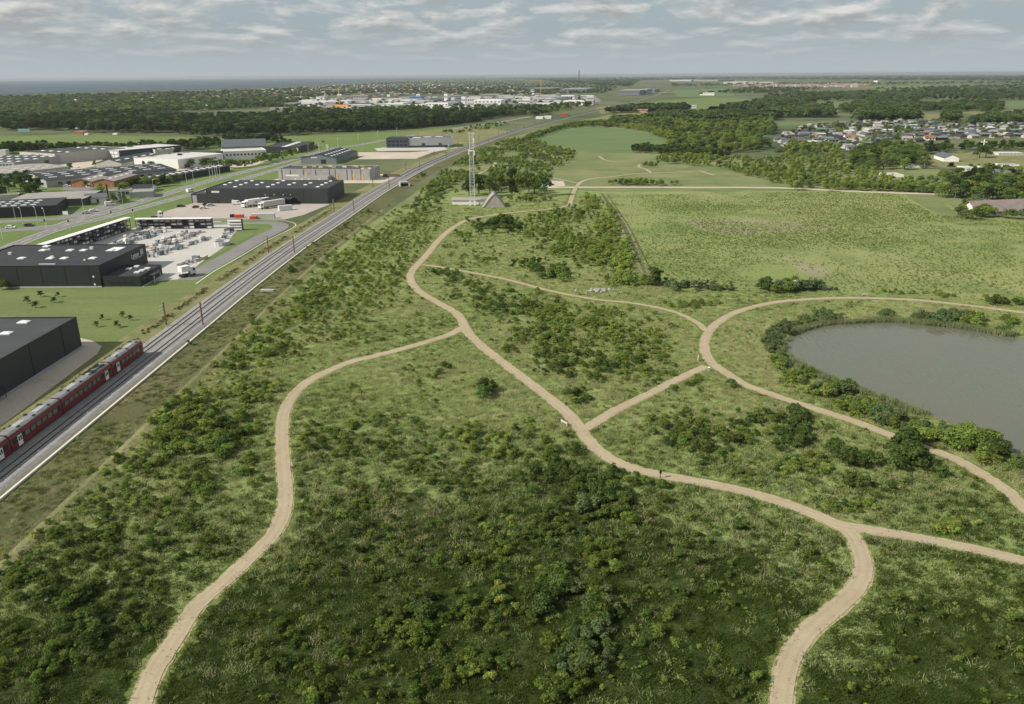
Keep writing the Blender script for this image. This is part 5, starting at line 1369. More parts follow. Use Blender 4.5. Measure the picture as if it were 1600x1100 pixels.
bench(at(883, 663.5), 2.2, 'pale slatted bench beside the spine path just before the link path joins')
bench(at(1351, 462.5), math.pi, 'pale slatted bench on the far side of the pond path')
e = empty('info_panel', (*at(1090.5, 564.5), 0), 1.3); tag(e, 'small white information panel left of the three way path junction', 'information panel')
MB().box(-.5, .5, -.04, .04, .5, 1.5).build('panel', M['white'], parent=e); MB().box(-.45, -.37, .05, .12, 0, 1.4).box(.37, .45, .05, .12, 0, 1.4).build('post', M['galv'], parent=e)
e = empty('bollard_sign', (*at(1107.5, 581), 0)); tag(e, 'pale waymark post with a cap in the fork of the path junction', 'waymark')
MB().box(-.22, .22, -.22, .22, 0, 1.1).build('post', M['stone'], parent=e); MB().poly([(-.3, -.3, 1.1), (.3, -.3, 1.1), (.3, .3, 1.1), (-.3, .3, 1.1), (0, 0, 1.35)], [(3, 2, 1, 0), (0, 1, 4), (1, 2, 4), (2, 3, 4), (3, 0, 4)]).build('cap', M['white'], parent=e)
e = empty('waste_bin', (*at(1031.5, 747.5), 0)); tag(e, 'dark slim post bin at the lower edge of the spine path', 'post')
MB().tube((0, 0, 0), (0, 0, 1.0), .07).build('post', M['black'], parent=e); MB().box(-.18, .18, -.18, .18, 1.0, 1.6).build('bin', M['black'], parent=e)
e = empty('stone_pile', (*at(935, 455), 0)); tag(e, 'low pile of pale boulders on the grass below the plantation', 'stone pile')
for k in range(34):
    r = rng.uniform(.3, .8); x, y = rng.normal(0, 2.8), rng.normal(0, 1.1); z = max(0, .7 - abs(x) * .18) * rng.random()
    v, f = [], []
    a0 = rng.uniform(0, 6); mb = MB(); ring = [(math.cos(a0 + q * 1.05) * r * rng.uniform(.8, 1.1), math.sin(a0 + q * 1.05) * r * rng.uniform(.7, 1.0)) for q in range(6)]
    pts = [(a, b2, 0) for a, b2 in ring] + [(a * .6, b2 * .6, r * rng.uniform(.6, .9)) for a, b2 in ring]
    mb.poly(pts, [(i, (i + 1) % 6, (i + 1) % 6 + 6, i + 6) for i in range(6)] + [tuple(range(6, 12))])
    o = mb.build('boulder', M['stone'], parent=e); o.location = (x, y, z)

# cars standing about the estate
k = 0
for (x, y) in ((160, 262), (166, 259), (172, 257), (196, 256), (203, 254), (210, 252), (218, 254), (224, 250), (231, 248), (236, 252), (243, 250), (205, 259), (212, 260), (130, 268), (137, 266), (122, 272), (300, 266), (308, 264),
               (352, 258), (360, 256), (372, 255), (384, 253), (28, 262), (40, 258), (50, 256), (120, 262), (88, 262), (60, 260)):
    c_ = ('white', 'darkcar', 'silver', 'blue', 'rust')[k % 5]; nm_ = ('white', 'dark', 'silver', 'blue', 'dark red')[k % 5]
    o = car(at(x, y), rng.uniform(0, 3), nm_ + ' car among those parked in the industrial estate', c_); o['group'] = nm_ + ' cars parked in the estate'; k += 1
# ------------------------------------------------------------------ plants
def leaf_cloud(seed, blobs, n, size, bias=-0.35, flat=0.55, slim=0.6):
    """n leaf-sized quads spread through lumps (centre, radius xyz)"""
    r = np.random.default_rng(seed)
    c = np.array([b_[0] for b_ in blobs], float); rad = np.array([b_[1] for b_ in blobs], float)
    w = (rad ** 2).sum(1); k = r.choice(len(blobs), n, p=w / w.sum())
    d = r.normal(size=(n, 3)); d /= np.linalg.norm(d, axis=1)[:, None]
    lowz = d[:, 2] < bias; d[lowz, 2] *= -0.6
    p = c[k] + d * rad[k] * (0.62 + 0.42 * r.random((n, 1)))
    nr = d + r.normal(size=(n, 3)) * flat; nr /= np.linalg.norm(nr, axis=1)[:, None]
    t = np.cross(nr, r.normal(size=(n, 3))); t /= np.linalg.norm(t, axis=1)[:, None]
    b_ = np.cross(nr, t); s = size * (0.55 + 0.9 * r.random((n, 1)))
    v = np.stack([p - t * s, p - b_ * s * slim, p + t * s, p + b_ * s * slim], 1).reshape(-1, 3)
    return v, np.arange(4 * n).reshape(n, 4)


def quads(name, v, f, mat):
    me = bpy.data.meshes.new(name)
    me.vertices.add(len(v)); me.vertices.foreach_set('co', np.ascontiguousarray(v, dtype=np.float32).ravel())
    me.loops.add(len(f) * 4); me.loops.foreach_set('vertex_index', f.ravel().astype(np.int32))
    me.polygons.add(len(f)); me.polygons.foreach_set('loop_start', np.arange(0, 4 * len(f), 4, dtype=np.int32))
    me.polygons.foreach_set('loop_total', np.full(len(f), 4, dtype=np.int32))
    me.update(); me.validate(); me.materials.append(mat)
    return me


def crown_blobs(seed, n, spread, zlo, zhi, r0, r1):
    r = np.random.default_rng(seed); out_ = []
    for i in range(n):
        a = r.uniform(0, 6.28); q = spread * math.sqrt(r.random()); z = zlo + (zhi - zlo) * r.random()
        tap = 1 - 0.55 * max(0, (z - zlo) / (zhi - zlo + 1e-6)) ** 1.6
        rr = r.uniform(r0, r1); out_.append(((q * tap * math.cos(a), q * tap * math.sin(a), z), (rr, rr, rr * 0.8)))
    return out_


SHRUB, TREE = {}, {}
for key, mt, sd in (('m', 'leaf_mid', 1), ('M', 'leaf_mid', 2), ('d', 'leaf_dark', 3), ('D', 'leaf_dark', 4), ('l', 'leaf_light', 5), ('g', 'leaf_grey', 6), ('n', 'leaf_low', 12), ('N', 'leaf_low', 13)):
    v, f = leaf_cloud(sd, crown_blobs(sd, 9, .36, .18, .74, .15, .27), 620, .058)
    SHRUB[key] = quads('shrub', v, f, M[mt])
for key, mt, sd in (('s', 'leaf_mid', 7), ('S', 'leaf_light', 8), ('T', 'leaf_dark', 9)):
    bl = crown_blobs(sd, 10, .27, .16, .82, .12, .21)
    v, f = leaf_cloud(sd, bl, 560, .05)
    SHRUB[key] = quads('sapling', v, f, M[mt])
v, f = leaf_cloud(21, crown_blobs(21, 9, .36, .18, .74, .15, .27), 520, .058)
v2, f2 = leaf_cloud(22, crown_blobs(21, 9, .36, .3, .78, .15, .27), 110, .04, bias=.2)
_b = quads('shrub', np.vstack([v, v2]), np.vstack([f, f2 + len(v)]), M['leaf_grey']); _b.materials.append(M['blossom'])
_b.polygons.foreach_set('material_index', np.r_[np.zeros(len(f), np.int32), np.ones(len(f2), np.int32)]); SHRUB['b'] = _b


def trunk_mesh(seed, mat, h=.45, r=.028):
    rr = random.Random(seed); mb = MB().tube((0, 0, -.01), (0, 0, h), r, r * .6, 7)
    for k in range(5):
        a = rr.uniform(0, 6.28); z = rr.uniform(.2, h); q = rr.uniform(.14, .26)
        mb.tube((0, 0, z), (q * math.cos(a), q * math.sin(a), z + rr.uniform(.12, .28)), r * .45, r * .15, 5)
    return mb.mesh('trunk', mat)


for key, mt, sd, prm in (('f', 'leaf_forest', 31, (13, .28, .30, .82, .13, .21)), ('F', 'leaf_forest', 32, (15, .33, .28, .78, .12, .2)), ('m', 'leaf_mid', 33, (13, .30, .30, .80, .13, .21)),
                         ('d', 'leaf_dark', 34, (14, .32, .26, .80, .13, .2)), ('l', 'leaf_light', 35, (12, .24, .28, .84, .10, .18)), ('g', 'leaf_grey', 36, (13, .30, .28, .8, .12, .2)),
                         ('c', 'leaf_copper', 37, (11, .34, .28, .72, .15, .22))):
    v, f = leaf_cloud(sd, crown_blobs(sd, *prm), 1150, .036)
    TREE[key] = (quads('crown', v, f, M[mt]), trunk_mesh(sd, M['pale_bark' if key == 'l' else 'bark']))
# light copies for trees further off
FARTREE = {}
for key, mt, sd in (('f', 'leaf_forest', 41), ('d', 'leaf_dark', 42), ('m', 'leaf_mid', 43), ('g', 'leaf_grey', 44)):
    v, f = leaf_cloud(sd, crown_blobs(sd, 10, .34, .22, .78, .16, .25), 230, .085)
    FARTREE[key] = quads('far_crown', v, f, M[mt])


def tuft(seed, n, w, h0, h1, spread, mat, name='tuft', lean=.45):
    r = np.random.default_rng(seed)
    p = np.c_[r.normal(0, spread, (n, 2)), np.zeros(n)]; a = r.uniform(0, 6.28, n); h = r.uniform(h0, h1, n)
    side = np.c_[np.cos(a), np.sin(a), np.zeros(n)] * w
    tip = p + np.c_[r.normal(0, lean, (n, 2)) * h[:, None], h]; mid = (p * .45 + tip * .55); mid[:, 2] *= 1.1
    v = np.stack([p - side * .5, p + side * .5, mid + side, tip], 1).reshape(-1, 3)
    return quads(name, v, np.arange(4 * n).reshape(n, 4), mat)


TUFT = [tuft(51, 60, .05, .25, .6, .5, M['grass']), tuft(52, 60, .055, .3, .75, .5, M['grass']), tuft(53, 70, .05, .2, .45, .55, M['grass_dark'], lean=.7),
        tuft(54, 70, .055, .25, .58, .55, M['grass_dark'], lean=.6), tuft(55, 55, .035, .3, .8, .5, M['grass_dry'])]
WEED = []
for sd, mt in ((61, 'leaf_mid'), (62, 'leaf_light'), (63, 'leaf_dark')):
    v, f = leaf_cloud(sd, crown_blobs(sd, 6, .45, .15, .6, .14, .24), 170, .09); WEED.append(quads('weed', v, f, M[mt]))
REED = [tuft(71, 70, .07, 1.0, 2.3, .55, M['reed'], 'reed', .18), tuft(72, 70, .07, .8, 1.9, .6, M['reed'], 'reed', .22)]


def scatter(name, label, pts, hgt_, rot, idx, meshes, kind='stuff', cat=None, xy=None):
    """one stuff object: meshes set on points by geometry nodes"""
    col = bpy.data.collections.new(name + '_kinds')
    for i, me in enumerate(meshes):
        col.objects.link(bpy.data.objects.new('%s_kind_%02d' % (name, i), me))
    me = bpy.data.meshes.new(name); n = len(pts)
    me.vertices.add(n); me.vertices.foreach_set('co', np.c_[pts, np.full(n, 0.02)].astype(np.float32).ravel())
    sxy = hgt_ if xy is None else hgt_ * xy
    for nm, ty, dat in (('grow', 'FLOAT_VECTOR', np.c_[sxy, sxy, hgt_].astype(np.float32).ravel()), ('spin', 'FLOAT', rot.astype(np.float32)), ('pick', 'INT', idx.astype(np.int32))):
        at_ = me.attributes.new(nm, ty, 'POINT'); at_.data.foreach_set('vector' if ty == 'FLOAT_VECTOR' else 'value', dat)
    me.update()
    o = obj(name, me); tag(o, label, cat, kind=kind)
    g = bpy.data.node_groups.new(name, 'GeometryNodeTree')
    g.interface.new_socket('Geometry', in_out='INPUT', socket_type='NodeSocketGeometry'); g.interface.new_socket('Geometry', in_out='OUTPUT', socket_type='NodeSocketGeometry')
    gi, go = g.nodes.new('NodeGroupInput'), g.nodes.new('NodeGroupOutput'); ip = g.nodes.new('GeometryNodeInstanceOnPoints')
    ci = g.nodes.new('GeometryNodeCollectionInfo'); ci.inputs['Collection'].default_value = col; ci.inputs['Separate Children'].default_value = True; ci.inputs['Reset Children'].default_value = True

    def attr(nm, ty):
        a = g.nodes.new('GeometryNodeInputNamedAttribute'); a.data_type = ty; a.inputs['Name'].default_value = nm; return a.outputs['Attribute']
    cx = g.nodes.new('ShaderNodeCombineXYZ'); g.links.new(attr('spin', 'FLOAT'), cx.inputs[2])
    g.links.new(gi.outputs[0], ip.inputs['Points']); g.links.new(ci.outputs[0], ip.inputs['Instance']); ip.inputs['Pick Instance'].default_value = True
    g.links.new(attr('pick', 'INT'), ip.inputs['Instance Index']); g.links.new(cx.outputs[0], ip.inputs['Rotation']); g.links.new(attr('grow', 'FLOAT_VECTOR'), ip.inputs['Scale'])
    g.links.new(ip.outputs[0], go.inputs[0])
    md = o.modifiers.new('scatter', 'NODES'); md.node_group = g
    return o


def rail_x(y):
    return np.interp(y, RAIL[:, 1], RAIL[:, 0])


def free(p, gap=2.2):
    """keep plants off paths, roads, railway, water"""
    ok = seg_dist(p, PATHS) > gap
    ok &= ~inside(p, POND)
    ok &= np.abs(p[:, 0] - rail_x(p[:, 1])) > 7.6
    for c, w in ROADS: ok &= seg_dist(p, [c]) > w + 0.8
    return ok


# ---- shrubs: patches seen in the meadow (centre, spread, count, size range, kinds)
A1 = ('leafy green shrub on the rough strip between railway and left path', 'shrubs between the railway and the left path')
A2 = ('low shrub in the wide rough meadow between the left path and the spine path', 'shrubs in the wide foreground meadow')
A3 = ('shrub in the thicket inside the triangle of gravel paths', 'shrubs in the path triangle')
A4 = ('dark rounded shrub on the slope below the pond path', 'shrubs between pond path and spine path')
A5 = ('willowy shrub or young tree on the pond bank', 'shrubs on the pond bank')
A6 = ('upright young tree in the dense planting left of the open field', 'young trees of the planting')
A7 = ('big dark hedge shrub at the lower edge of the open field', 'hedge shrubs below the open field')
A8 = ('sapling in the planted rows by the lower right path', 'saplings in rows')
A9 = ('tiny dark lawn tree casting a shadow beside the charcoal hall', 'little trees on the mown lawn')
A0 = ('grey green shrub clinging to the railway slope', 'shrubs on the railway slope')
BL = [
    (300, 655, 42, 32, 40, 1.8, 3.3, 'mMl', A1), (345, 690, 45, 36, 42, 1.6, 2.9, 'dmM', A1), (268, 700, 36, 40, 30, 1.4, 2.8, 'mlM', A1), (395, 615, 46, 26, 32, 1.3, 2.3, 'mlM', A1),
    (375, 565, 34, 24, 20, 1.4, 2.4, 'mM', A1), (420, 530, 40, 26, 34, 1.6, 2.8, 'lMm', A1), (478, 482, 44, 30, 44, 1.5, 2.7, 'lmM', A1), (500, 442, 42, 30, 40, 1.5, 2.8, 'mMl', A1),
    (545, 520, 60, 22, 24, 1.0, 1.9, 'mM', A1), (565, 478, 70, 34, 40, 1.0, 2.0, 'mMl', A1), (605, 445, 50, 34, 32, 1.0, 2.0, 'mMl', A1), (535, 402, 56, 22, 60, 1.1, 2.2, 'mlM', A1),
    (592, 372, 50, 22, 70, 1.1, 2.2, 'lmM', A1), (640, 342, 40, 16, 60, 1.2, 2.4, 'lmM', A1), (628, 398, 36, 26, 30, 1.0, 2.0, 'mM', A1), (560, 430, 60, 26, 50, 1.1, 2.3, 'mMl', A1),
    (200, 730, 46, 30, 24, 1.0, 1.9, 'lm', A1), (335, 752, 60, 26, 26, 1.0, 2.0, 'mM', A1), (240, 790, 90, 36, 36, .9, 1.8, 'mMl', A1), (150, 850, 70, 40, 34, 1.0, 2.0, 'dMm', A1),
    (105, 945, 56, 46, 36, 1.1, 2.3, 'dDm', A1), (130, 985, 24, 26, 12, 1.8, 2.8, 'Dd', A1), (40, 912, 34, 36, 20, .9, 1.8, 'ml', A1), (300, 845, 66, 36, 30, .9, 1.7, 'mM', A1),
    (215, 905, 56, 40, 24, .9, 1.8, 'mMd', A1), (60, 1042, 70, 46, 26, .9, 1.8, 'mMd', A1), (195, 975, 46, 40, 16, .9, 1.9, 'dm', A1), (398, 700, 24, 60, 18, 1.0, 2.2, 'mM', A1),
    (478, 700, 14, 50, 14, 1.0, 1.8, 'ml', A2), (472, 790, 16, 40, 14, .9, 1.7, 'mM', A2), (522, 688, 42, 22, 24, 1.3, 2.3, 'mMd', A2), (600, 660, 66, 20, 26, .9, 1.8, 'mM', A2), (690, 582, 16, 8, 5, 1.4, 2.2, 'd', A2),
    (762, 618, 11, 13, 7, 2.0, 3.4, 'dD', A2), (660, 590, 50, 16, 8, .9, 1.6, 'm', A2), (640, 705, 80, 28, 40, .9, 1.9, 'mMd', A2), (755, 690, 66, 30, 50, 1.1, 2.1, 'mlM', A2), (850, 700, 36, 26, 18, 1.0, 1.9, 'mM', A2),
    (700, 748, 90, 28, 44, .8, 1.7, 'mMd', A2), (560, 785, 70, 36, 32, .8, 1.7, 'mM', A2), (500, 870, 50, 40, 14, .7, 1.5, 'md', A2), (620, 865, 80, 46, 36, .8, 1.7, 'mMd', A2), (760, 860, 66, 46, 38, .9, 1.9, 'mMl', A2),
    (880, 742, 40, 26, 40, 1.5, 2.8, 'dD', A2), (930, 772, 46, 30, 52, 1.4, 2.6, 'dDm', A2), (915, 796, 12, 9, 6, 2.8, 3.6, 'g', A2), (950, 800, 30, 20, 18, 1.5, 2.4, 'dm', A2), (990, 745, 36, 14, 20, 1.2, 2.0, 'dm', A2),
    (860, 825, 56, 36, 40, .9, 1.9, 'mMd', A2), (872, 912, 24, 26, 26, 1.9, 2.9, 'dng', A2), (842, 945, 20, 16, 14, 2.2, 3.2, 'dD', A2), (932, 955, 24, 34, 30, 1.9, 2.9, 'gdn', A2), (905, 1020, 36, 30, 40, 1.6, 2.6, 'dng', A2),
    (880, 1075, 36, 22, 18, 1.2, 2.4, 'lm', A2), (650, 972, 66, 36, 30, 1.0, 2.1, 'mM', A2), (660, 960, 20, 16, 12, 1.9, 2.8, 'dD', A2), (720, 1042, 80, 36, 32, .8, 1.7, 'mlM', A2), (560, 1012, 66, 46, 26, .8, 1.6, 'mM', A2),
    (430, 1010, 56, 46, 20, .8, 1.6, 'mMd', A2), (480, 1080, 46, 24, 12, .9, 1.8, 'lm', A2), (780, 960, 60, 40, 34, .9, 1.9, 'mMl', A2), (620, 1085, 60, 20, 14, .9, 1.7, 'ml', A2), (930, 870, 40, 24, 26, 1.0, 1.9, 'lmM', A2),
    (768, 470, 50, 18, 54, 1.2, 2.3, 'mMd', A3), (830, 482, 60, 20, 70, 1.2, 2.3, 'mMd', A3), (880, 500, 60, 22, 66, 1.2, 2.4, 'mMl', A3), (930, 520, 66, 26, 80, 1.2, 2.2, 'lmM', A3), (985, 545, 50, 28, 66, 1.2, 2.4, 'mlM', A3),
    (868, 550, 60, 26, 64, 1.2, 2.3, 'dmM', A3), (930, 572, 56, 22, 50, 1.2, 2.4, 'dm', A3), (830, 522, 44, 22, 30, 1.1, 2.2, 'mM', A3), (1000, 592, 46, 18, 34, 1.0, 2.0, 'lm', A3), (900, 622, 24, 14, 16, 1.2, 2.2, 'dm', A3),
    (1030, 545, 26, 22, 22, 1.0, 2.0, 'ml', A3), (745, 450, 36, 12, 36, 1.2, 2.2, 'mM', A3), (706, 432, 26, 12, 36, 1.5, 2.5, 'sMd', A3), (960, 490, 50, 10, 24, 1.0, 2.0, 'ml', A3),
    (1040, 602, 30, 10, 16, 1.1, 1.9, 'dm', A4), (1092, 594, 14, 7, 7, 1.1, 1.8, 'm', A4), (1152, 602, 12, 7, 9, 1.8, 2.6, 'dD', A4), (1050, 670, 56, 22, 40, 1.1, 2.2, 'mMd', A4), (1110, 692, 56, 20, 38, 1.3, 2.5, 'dDm', A4),
    (1180, 660, 46, 20, 26, 1.1, 2.2, 'mMd', A4), (1240, 652, 20, 15, 15, 1.8, 2.9, 'dD', A4), (1242, 680, 32, 19, 24, 1.6, 2.8, 'dD', A4), (1300, 708, 9, 9, 6, 2.2, 3.0, 'dD', A4), (1325, 720, 10, 9, 6, 2.3, 3.2, 'dD', A4),
    (1352, 728, 11, 10, 6, 2.3, 3.2, 'dD', A4), (1418, 716, 20, 18, 17, 2.8, 5.0, 'dD', A4), (1460, 742, 10, 7, 5, 2.0, 2.8, 'dD', A4), (1335, 759, 11, 7, 4, 1.8, 2.6, 'dD', A4), (1272, 730, 50, 13, 26, .9, 1.8, 'ml', A4),
    (1388, 762, 8, 5, 3, 1.2, 1.8, 'd', A4), (1170, 745, 40, 10, 10, .8, 1.5, 'm', A4), (1340, 796, 40, 10, 20, .9, 1.6, 'lm', A4), (1490, 826, 40, 10, 24, .9, 1.7, 'lm', A4), (1562, 782, 10, 5, 5, 1.0, 1.6, 'm', A4), (1530, 740, 40, 8, 10, .7, 1.3, 'ml', A4),
    (785, 354, 28, 9, 24, 3.5, 5.6, 'dD', A6), (750, 360, 22, 10, 12, 2.4, 3.8, 'sT', A6), (860, 365, 54, 14, 105, 1.8, 3.1, 'sSM', A6), (900, 386, 54, 20, 130, 1.8, 3.2, 'sSM', A6), (940, 400, 36, 20, 95, 1.7, 2.9, 'lSM', A6),
    (850, 347, 44, 8, 36, 2.2, 3.6, 's', A6), (892, 336, 34, 10, 70, 1.8, 3.1, 'sT', A6), (950, 362, 15, 32, 100, 2.2, 3.8, 'Sls', A6), (973, 410, 13, 30, 90, 2.2, 3.8, 'lS', A6), (975, 440, 22, 9, 30, 1.8, 3.0, 'lM', A6),
    (830, 417, 22, 7, 18, 2.2, 3.6, 'sT', A6), (870, 430, 24, 9, 24, 2.6, 4.0, 'dM', A6), (722, 372, 22, 9, 12, 2.0, 3.2, 's', A6), (760, 402, 40, 10, 18, 1.4, 2.4, 'ms', A6), (924, 320, 14, 9, 40, 2.2, 3.8, 'lS', A6), (1000, 445, 24, 6, 24, 1.4, 2.4, 'lM', A6),
    (700, 395, 14, 14, 10, 1.4, 2.4, 'sm', A6), (820, 312, 40, 6, 34, 2.0, 3.4, 'sm', A6),
    (1025, 446, 7, 5, 6, 4.0, 6.0, 'DT', A7), (1055, 450, 18, 5, 14, 1.8, 3.2, 'gb', A7), (1092, 450, 28, 5, 20, 1.6, 2.8, 'gb', A7), (1130, 452, 22, 5, 12, 1.4, 2.4, 'gM', A7), (1193, 450, 9, 5, 8, 3.4, 4.6, 'D', A7),
    (1235, 452, 32, 5, 30, 2.8, 4.6, 'bMd', A7), (1268, 452, 13, 5, 12, 3.4, 4.8, 'bd', A7), (1080, 478, 36, 6, 20, 1.3, 2.2, 'mM', A7), (1302, 453, 10, 2, 4, 1.0, 1.6, 'g', A7),
    (1480, 465, 16, 3, 8, 1.2, 2.0, 'm', A7), (1548, 472, 9, 5, 7, 2.2, 3.3, 'dm', A7), (1564, 475, 6, 3, 4, 1.6, 2.4, 'd', A7), (1592, 476, 8, 4, 5, 2.4, 3.2, 'dm', A7), (1420, 458, 60, 3, 16, .8, 1.4, 'ml', A7),
    (1207, 535, 10, 13, 30, 1.8, 2.9, 'g', A5), (1228, 517, 14, 8, 24, 1.8, 2.9, 'g', A5), (1260, 506, 16, 6, 24, 1.8, 2.9, 'gM', A5), (1295, 500, 16, 6, 24, 2.0, 2.9, 'g', A5), (1385, 496, 10, 4, 11, 2.2, 3.3, 'g', A5),
    (1436, 501, 9, 4, 10, 2.2, 3.2, 'g', A5), (1480, 502, 34, 6, 44, 2.4, 3.9, 'g', A5), (1518, 508, 14, 5, 14, 2.6, 3.8, 'gM', A5), (1576, 502, 10, 5, 8, 1.6, 2.6, 'm', A5), (1560, 516, 22, 4, 12, 1.0, 1.8, 'mg', A5),
    (1216, 566, 13, 12, 24, 1.8, 2.9, 'gm', A5), (1248, 590, 18, 9, 34, 1.6, 2.6, 'smg', A5), (1296, 613, 26, 9, 52, 1.8, 3.2, 'sgM', A5), (1342, 640, 26, 9, 52, 1.9, 3.4, 'sgm', A5), (1385, 662, 22, 9, 42, 1.9, 3.3, 'sgg', A5),
    (1428, 676, 26, 8, 36, 1.7, 2.8, 'sgg', A5), (1440, 688, 22, 6, 20, 2.4, 3.2, 'l', A5), (1480, 684, 16, 8, 14, 2.0, 3.0, 'gs', A5), (1508, 697, 24, 10, 26, 3.0, 4.6, 'mM', A5), (1552, 708, 16, 9, 15, 2.4, 3.8, 'dm', A5),
    (1530, 722, 30, 7, 16, 1.2, 2.2, 'mg', A5), (1590, 726, 16, 8, 12, 1.4, 2.4, 'gm', A5), (1270, 612, 30, 6, 26, .8, 1.5, 'l', A5), (1340, 655, 36, 6, 30, .8, 1.5, 'l', A5), (1400, 680, 30, 5, 22, .8, 1.5, 'l', A5), (1230, 596, 14, 8, 16, .8, 1.5, 'l', A5),
    (293, 540, 8, 4, 5, 1.2, 1.9, 'g', A0), (455, 422, 12, 6, 8, 1.4, 2.4, 'gd', A0), (395, 497, 5, 3, 2, 1.2, 1.6, 'd', A0), (572, 333, 6, 3, 4, 1.8, 2.6, 'd', A0), (538, 354, 7, 3, 4, 1.4, 2.2, 'd', A0), (658, 277, 9, 3, 6, 2.4, 3.4, 'Dg', A0),
    (8, 450, 7, 4, 5, 2.4, 3.8, 'D', A9),
]
sp, sh, sk, sa = [], [], [], []
for (cx_, cy_, rx, ry, n, s0, s1, kinds, ar) in BL:
    q = np.clip(rng.normal(0, .55, (n, 2)), -1.25, 1.25)
    p = G(cx_ + q[:, 0] * rx, cy_ + q[:, 1] * ry)
    for i in range(n):
        sp.append(p[i]); sh.append(s0 + (s1 - s0) * rng.random() ** 1.4); sk.append(kinds[rng.integers(len(kinds))]); sa.append(ar)
LAWN = []
for (x, y) in ((64, 464), (91, 464), (43, 474), (56, 481), (85, 473), (160, 500), (192, 496), (204, 501), (151, 511), (183, 512)):
    LAWN.append((x, y))
# planted rows
for (px, ang, rowd, along, keep) in (([(955, 775), (1110, 785), (1245, 835), (1300, 890), (1235, 960), (1180, 1100), (990, 1100), (965, 960), (1010, 890)], 0.95, 2.6, 1.9, .62),
                                     ([(1410, 925), (1560, 905), (1660, 930), (1660, 1110), (1290, 1110), (1330, 1010)], 0.9, 2.5, 1.8, .6),
                                     ([(500, 690), (860, 690), (900, 850), (800, 1100), (330, 1100), (460, 860)], 0.55, 4.2, 2.4, .17)):
    w = G([p[0] for p in px], [p[1] for p in px]); c0 = w.mean(0); ca, sa_ = math.cos(ang), math.sin(ang); ext = 90
    a, b_ = np.meshgrid(np.arange(-ext, ext, rowd), np.arange(-ext, ext, along)); a = a.ravel() + rng.normal(0, .3, a.size); b_ = b_.ravel() + rng.normal(0, .5, b_.size)
    p = c0 + np.c_[b_ * ca - a * sa_, b_ * sa_ + a * ca]; p = p[inside(p, w)]
    nz = noise2(p, 9.0); p = p[(rng.random(len(p)) < keep) & (nz > .40)]
    for q in p:
        sp.append(q); sh.append(.6 + 1.15 * rng.random() ** 1.5); sk.append('mlMsd'[rng.integers(5)]); sa.append(A8 if ang > .8 else A2)
sw = G([0, 60, 130, 230, 330, 440, 540, 620, 690, 690, 640, 560, 470, 380, 300, 200, 60, 0], [885, 830, 775, 690, 600, 490, 400, 345, 325, 345, 430, 500, 540, 600, 700, 800, 930, 980])
a, b_ = np.meshgrid(np.arange(-110, 20, 2.7), np.arange(90, 430, 1.7)); p = np.c_[a.ravel() + rng.normal(0, .35, a.size), b_.ravel() + rng.normal(0, .5, a.size)]
p = p[inside(p, sw)]; p = p[(rng.random(len(p)) < .72) & (noise2(p, 10.0) > .26)]
for q in p:
    sp.append(q); sh.append(.7 + 1.0 * rng.random() ** 1.6); sk.append('lmMlmSg'[rng.integers(7)]); sa.append(A1)
# thinner scatter through all the rough ground
for (px, dens, ar) in (([(0, 960), (130, 790), (420, 470), (560, 385), (640, 345), (690, 350), (640, 430), (715, 500), (705, 520), (500, 590), (435, 650), (435, 800), (260, 1000), (190, 1110), (-60, 1110)], .045, A1),
                       ([(730, 540), (900, 680), (960, 730), (1290, 830), (1330, 900), (1220, 1020), (1200, 1110), (260, 1110), (450, 830), (455, 640), (560, 575)], .022, A2),
                       ([(665, 420), (900, 470), (1085, 515), (1090, 570), (915, 655), (735, 510), (650, 450)], .07, A3), ([(925, 675), (1100, 585), (1200, 625), (1580, 800), (1580, 860), (1310, 810), (1000, 730)], .05, A4),
                       ([(700, 360), (830, 335), (930, 310), (1000, 440), (850, 445), (680, 412)], .05, A6)):
    p = fill(px, dens); nz = noise2(p, 12.0); p = p[nz > .42]
    for q in p:
        sp.append(q); sh.append(.55 + 1.0 * rng.random() ** 2); sk.append('mMldm'[rng.integers(5)]); sa.append(ar)
sp, sh = np.array(sp), np.array(sh); sk = np.array(sk, object)
_y = pix(np.c_[sp, np.zeros(len(sp))])[1]
for i in range(len(sk)):
    if _y[i] > 760 + 70 * rng.normal() and sk[i] in 'mMl' and sa[i] in (A1, A2, A8) and (sk[i] != 'l' or rng.random() < .6): sk[i] = 'nN'[rng.integers(2)]; n_s = len(sp)  # foreground shrubs take a darker leaf copy, its shade put into the colour
ok = free(sp, PATH_R + 1.0) | np.array([a is A9 for a in sa])
keep = np.nonzero(ok)[0]
size = sh / np.hypot(np.hypot(sp[:, 0], sp[:, 1]), CAM_H)
px_, py_ = pix(np.c_[sp, np.zeros(n_s)]); vis = (px_ > -5) & (px_ < 1605) & (py_ < 1104)
keep = keep[np.argsort(-(size * vis)[keep])]
LOOK = {'n': 'mid green', 'N': 'leafy green', 'm': 'light green', 'M': 'bright green', 'd': 'dark green', 'D': 'dense dark', 'l': 'yellow green', 'g': 'grey green', 'b': 'white flowered', 's': 'upright green', 'S': 'upright pale green', 'T': 'upright dark'}
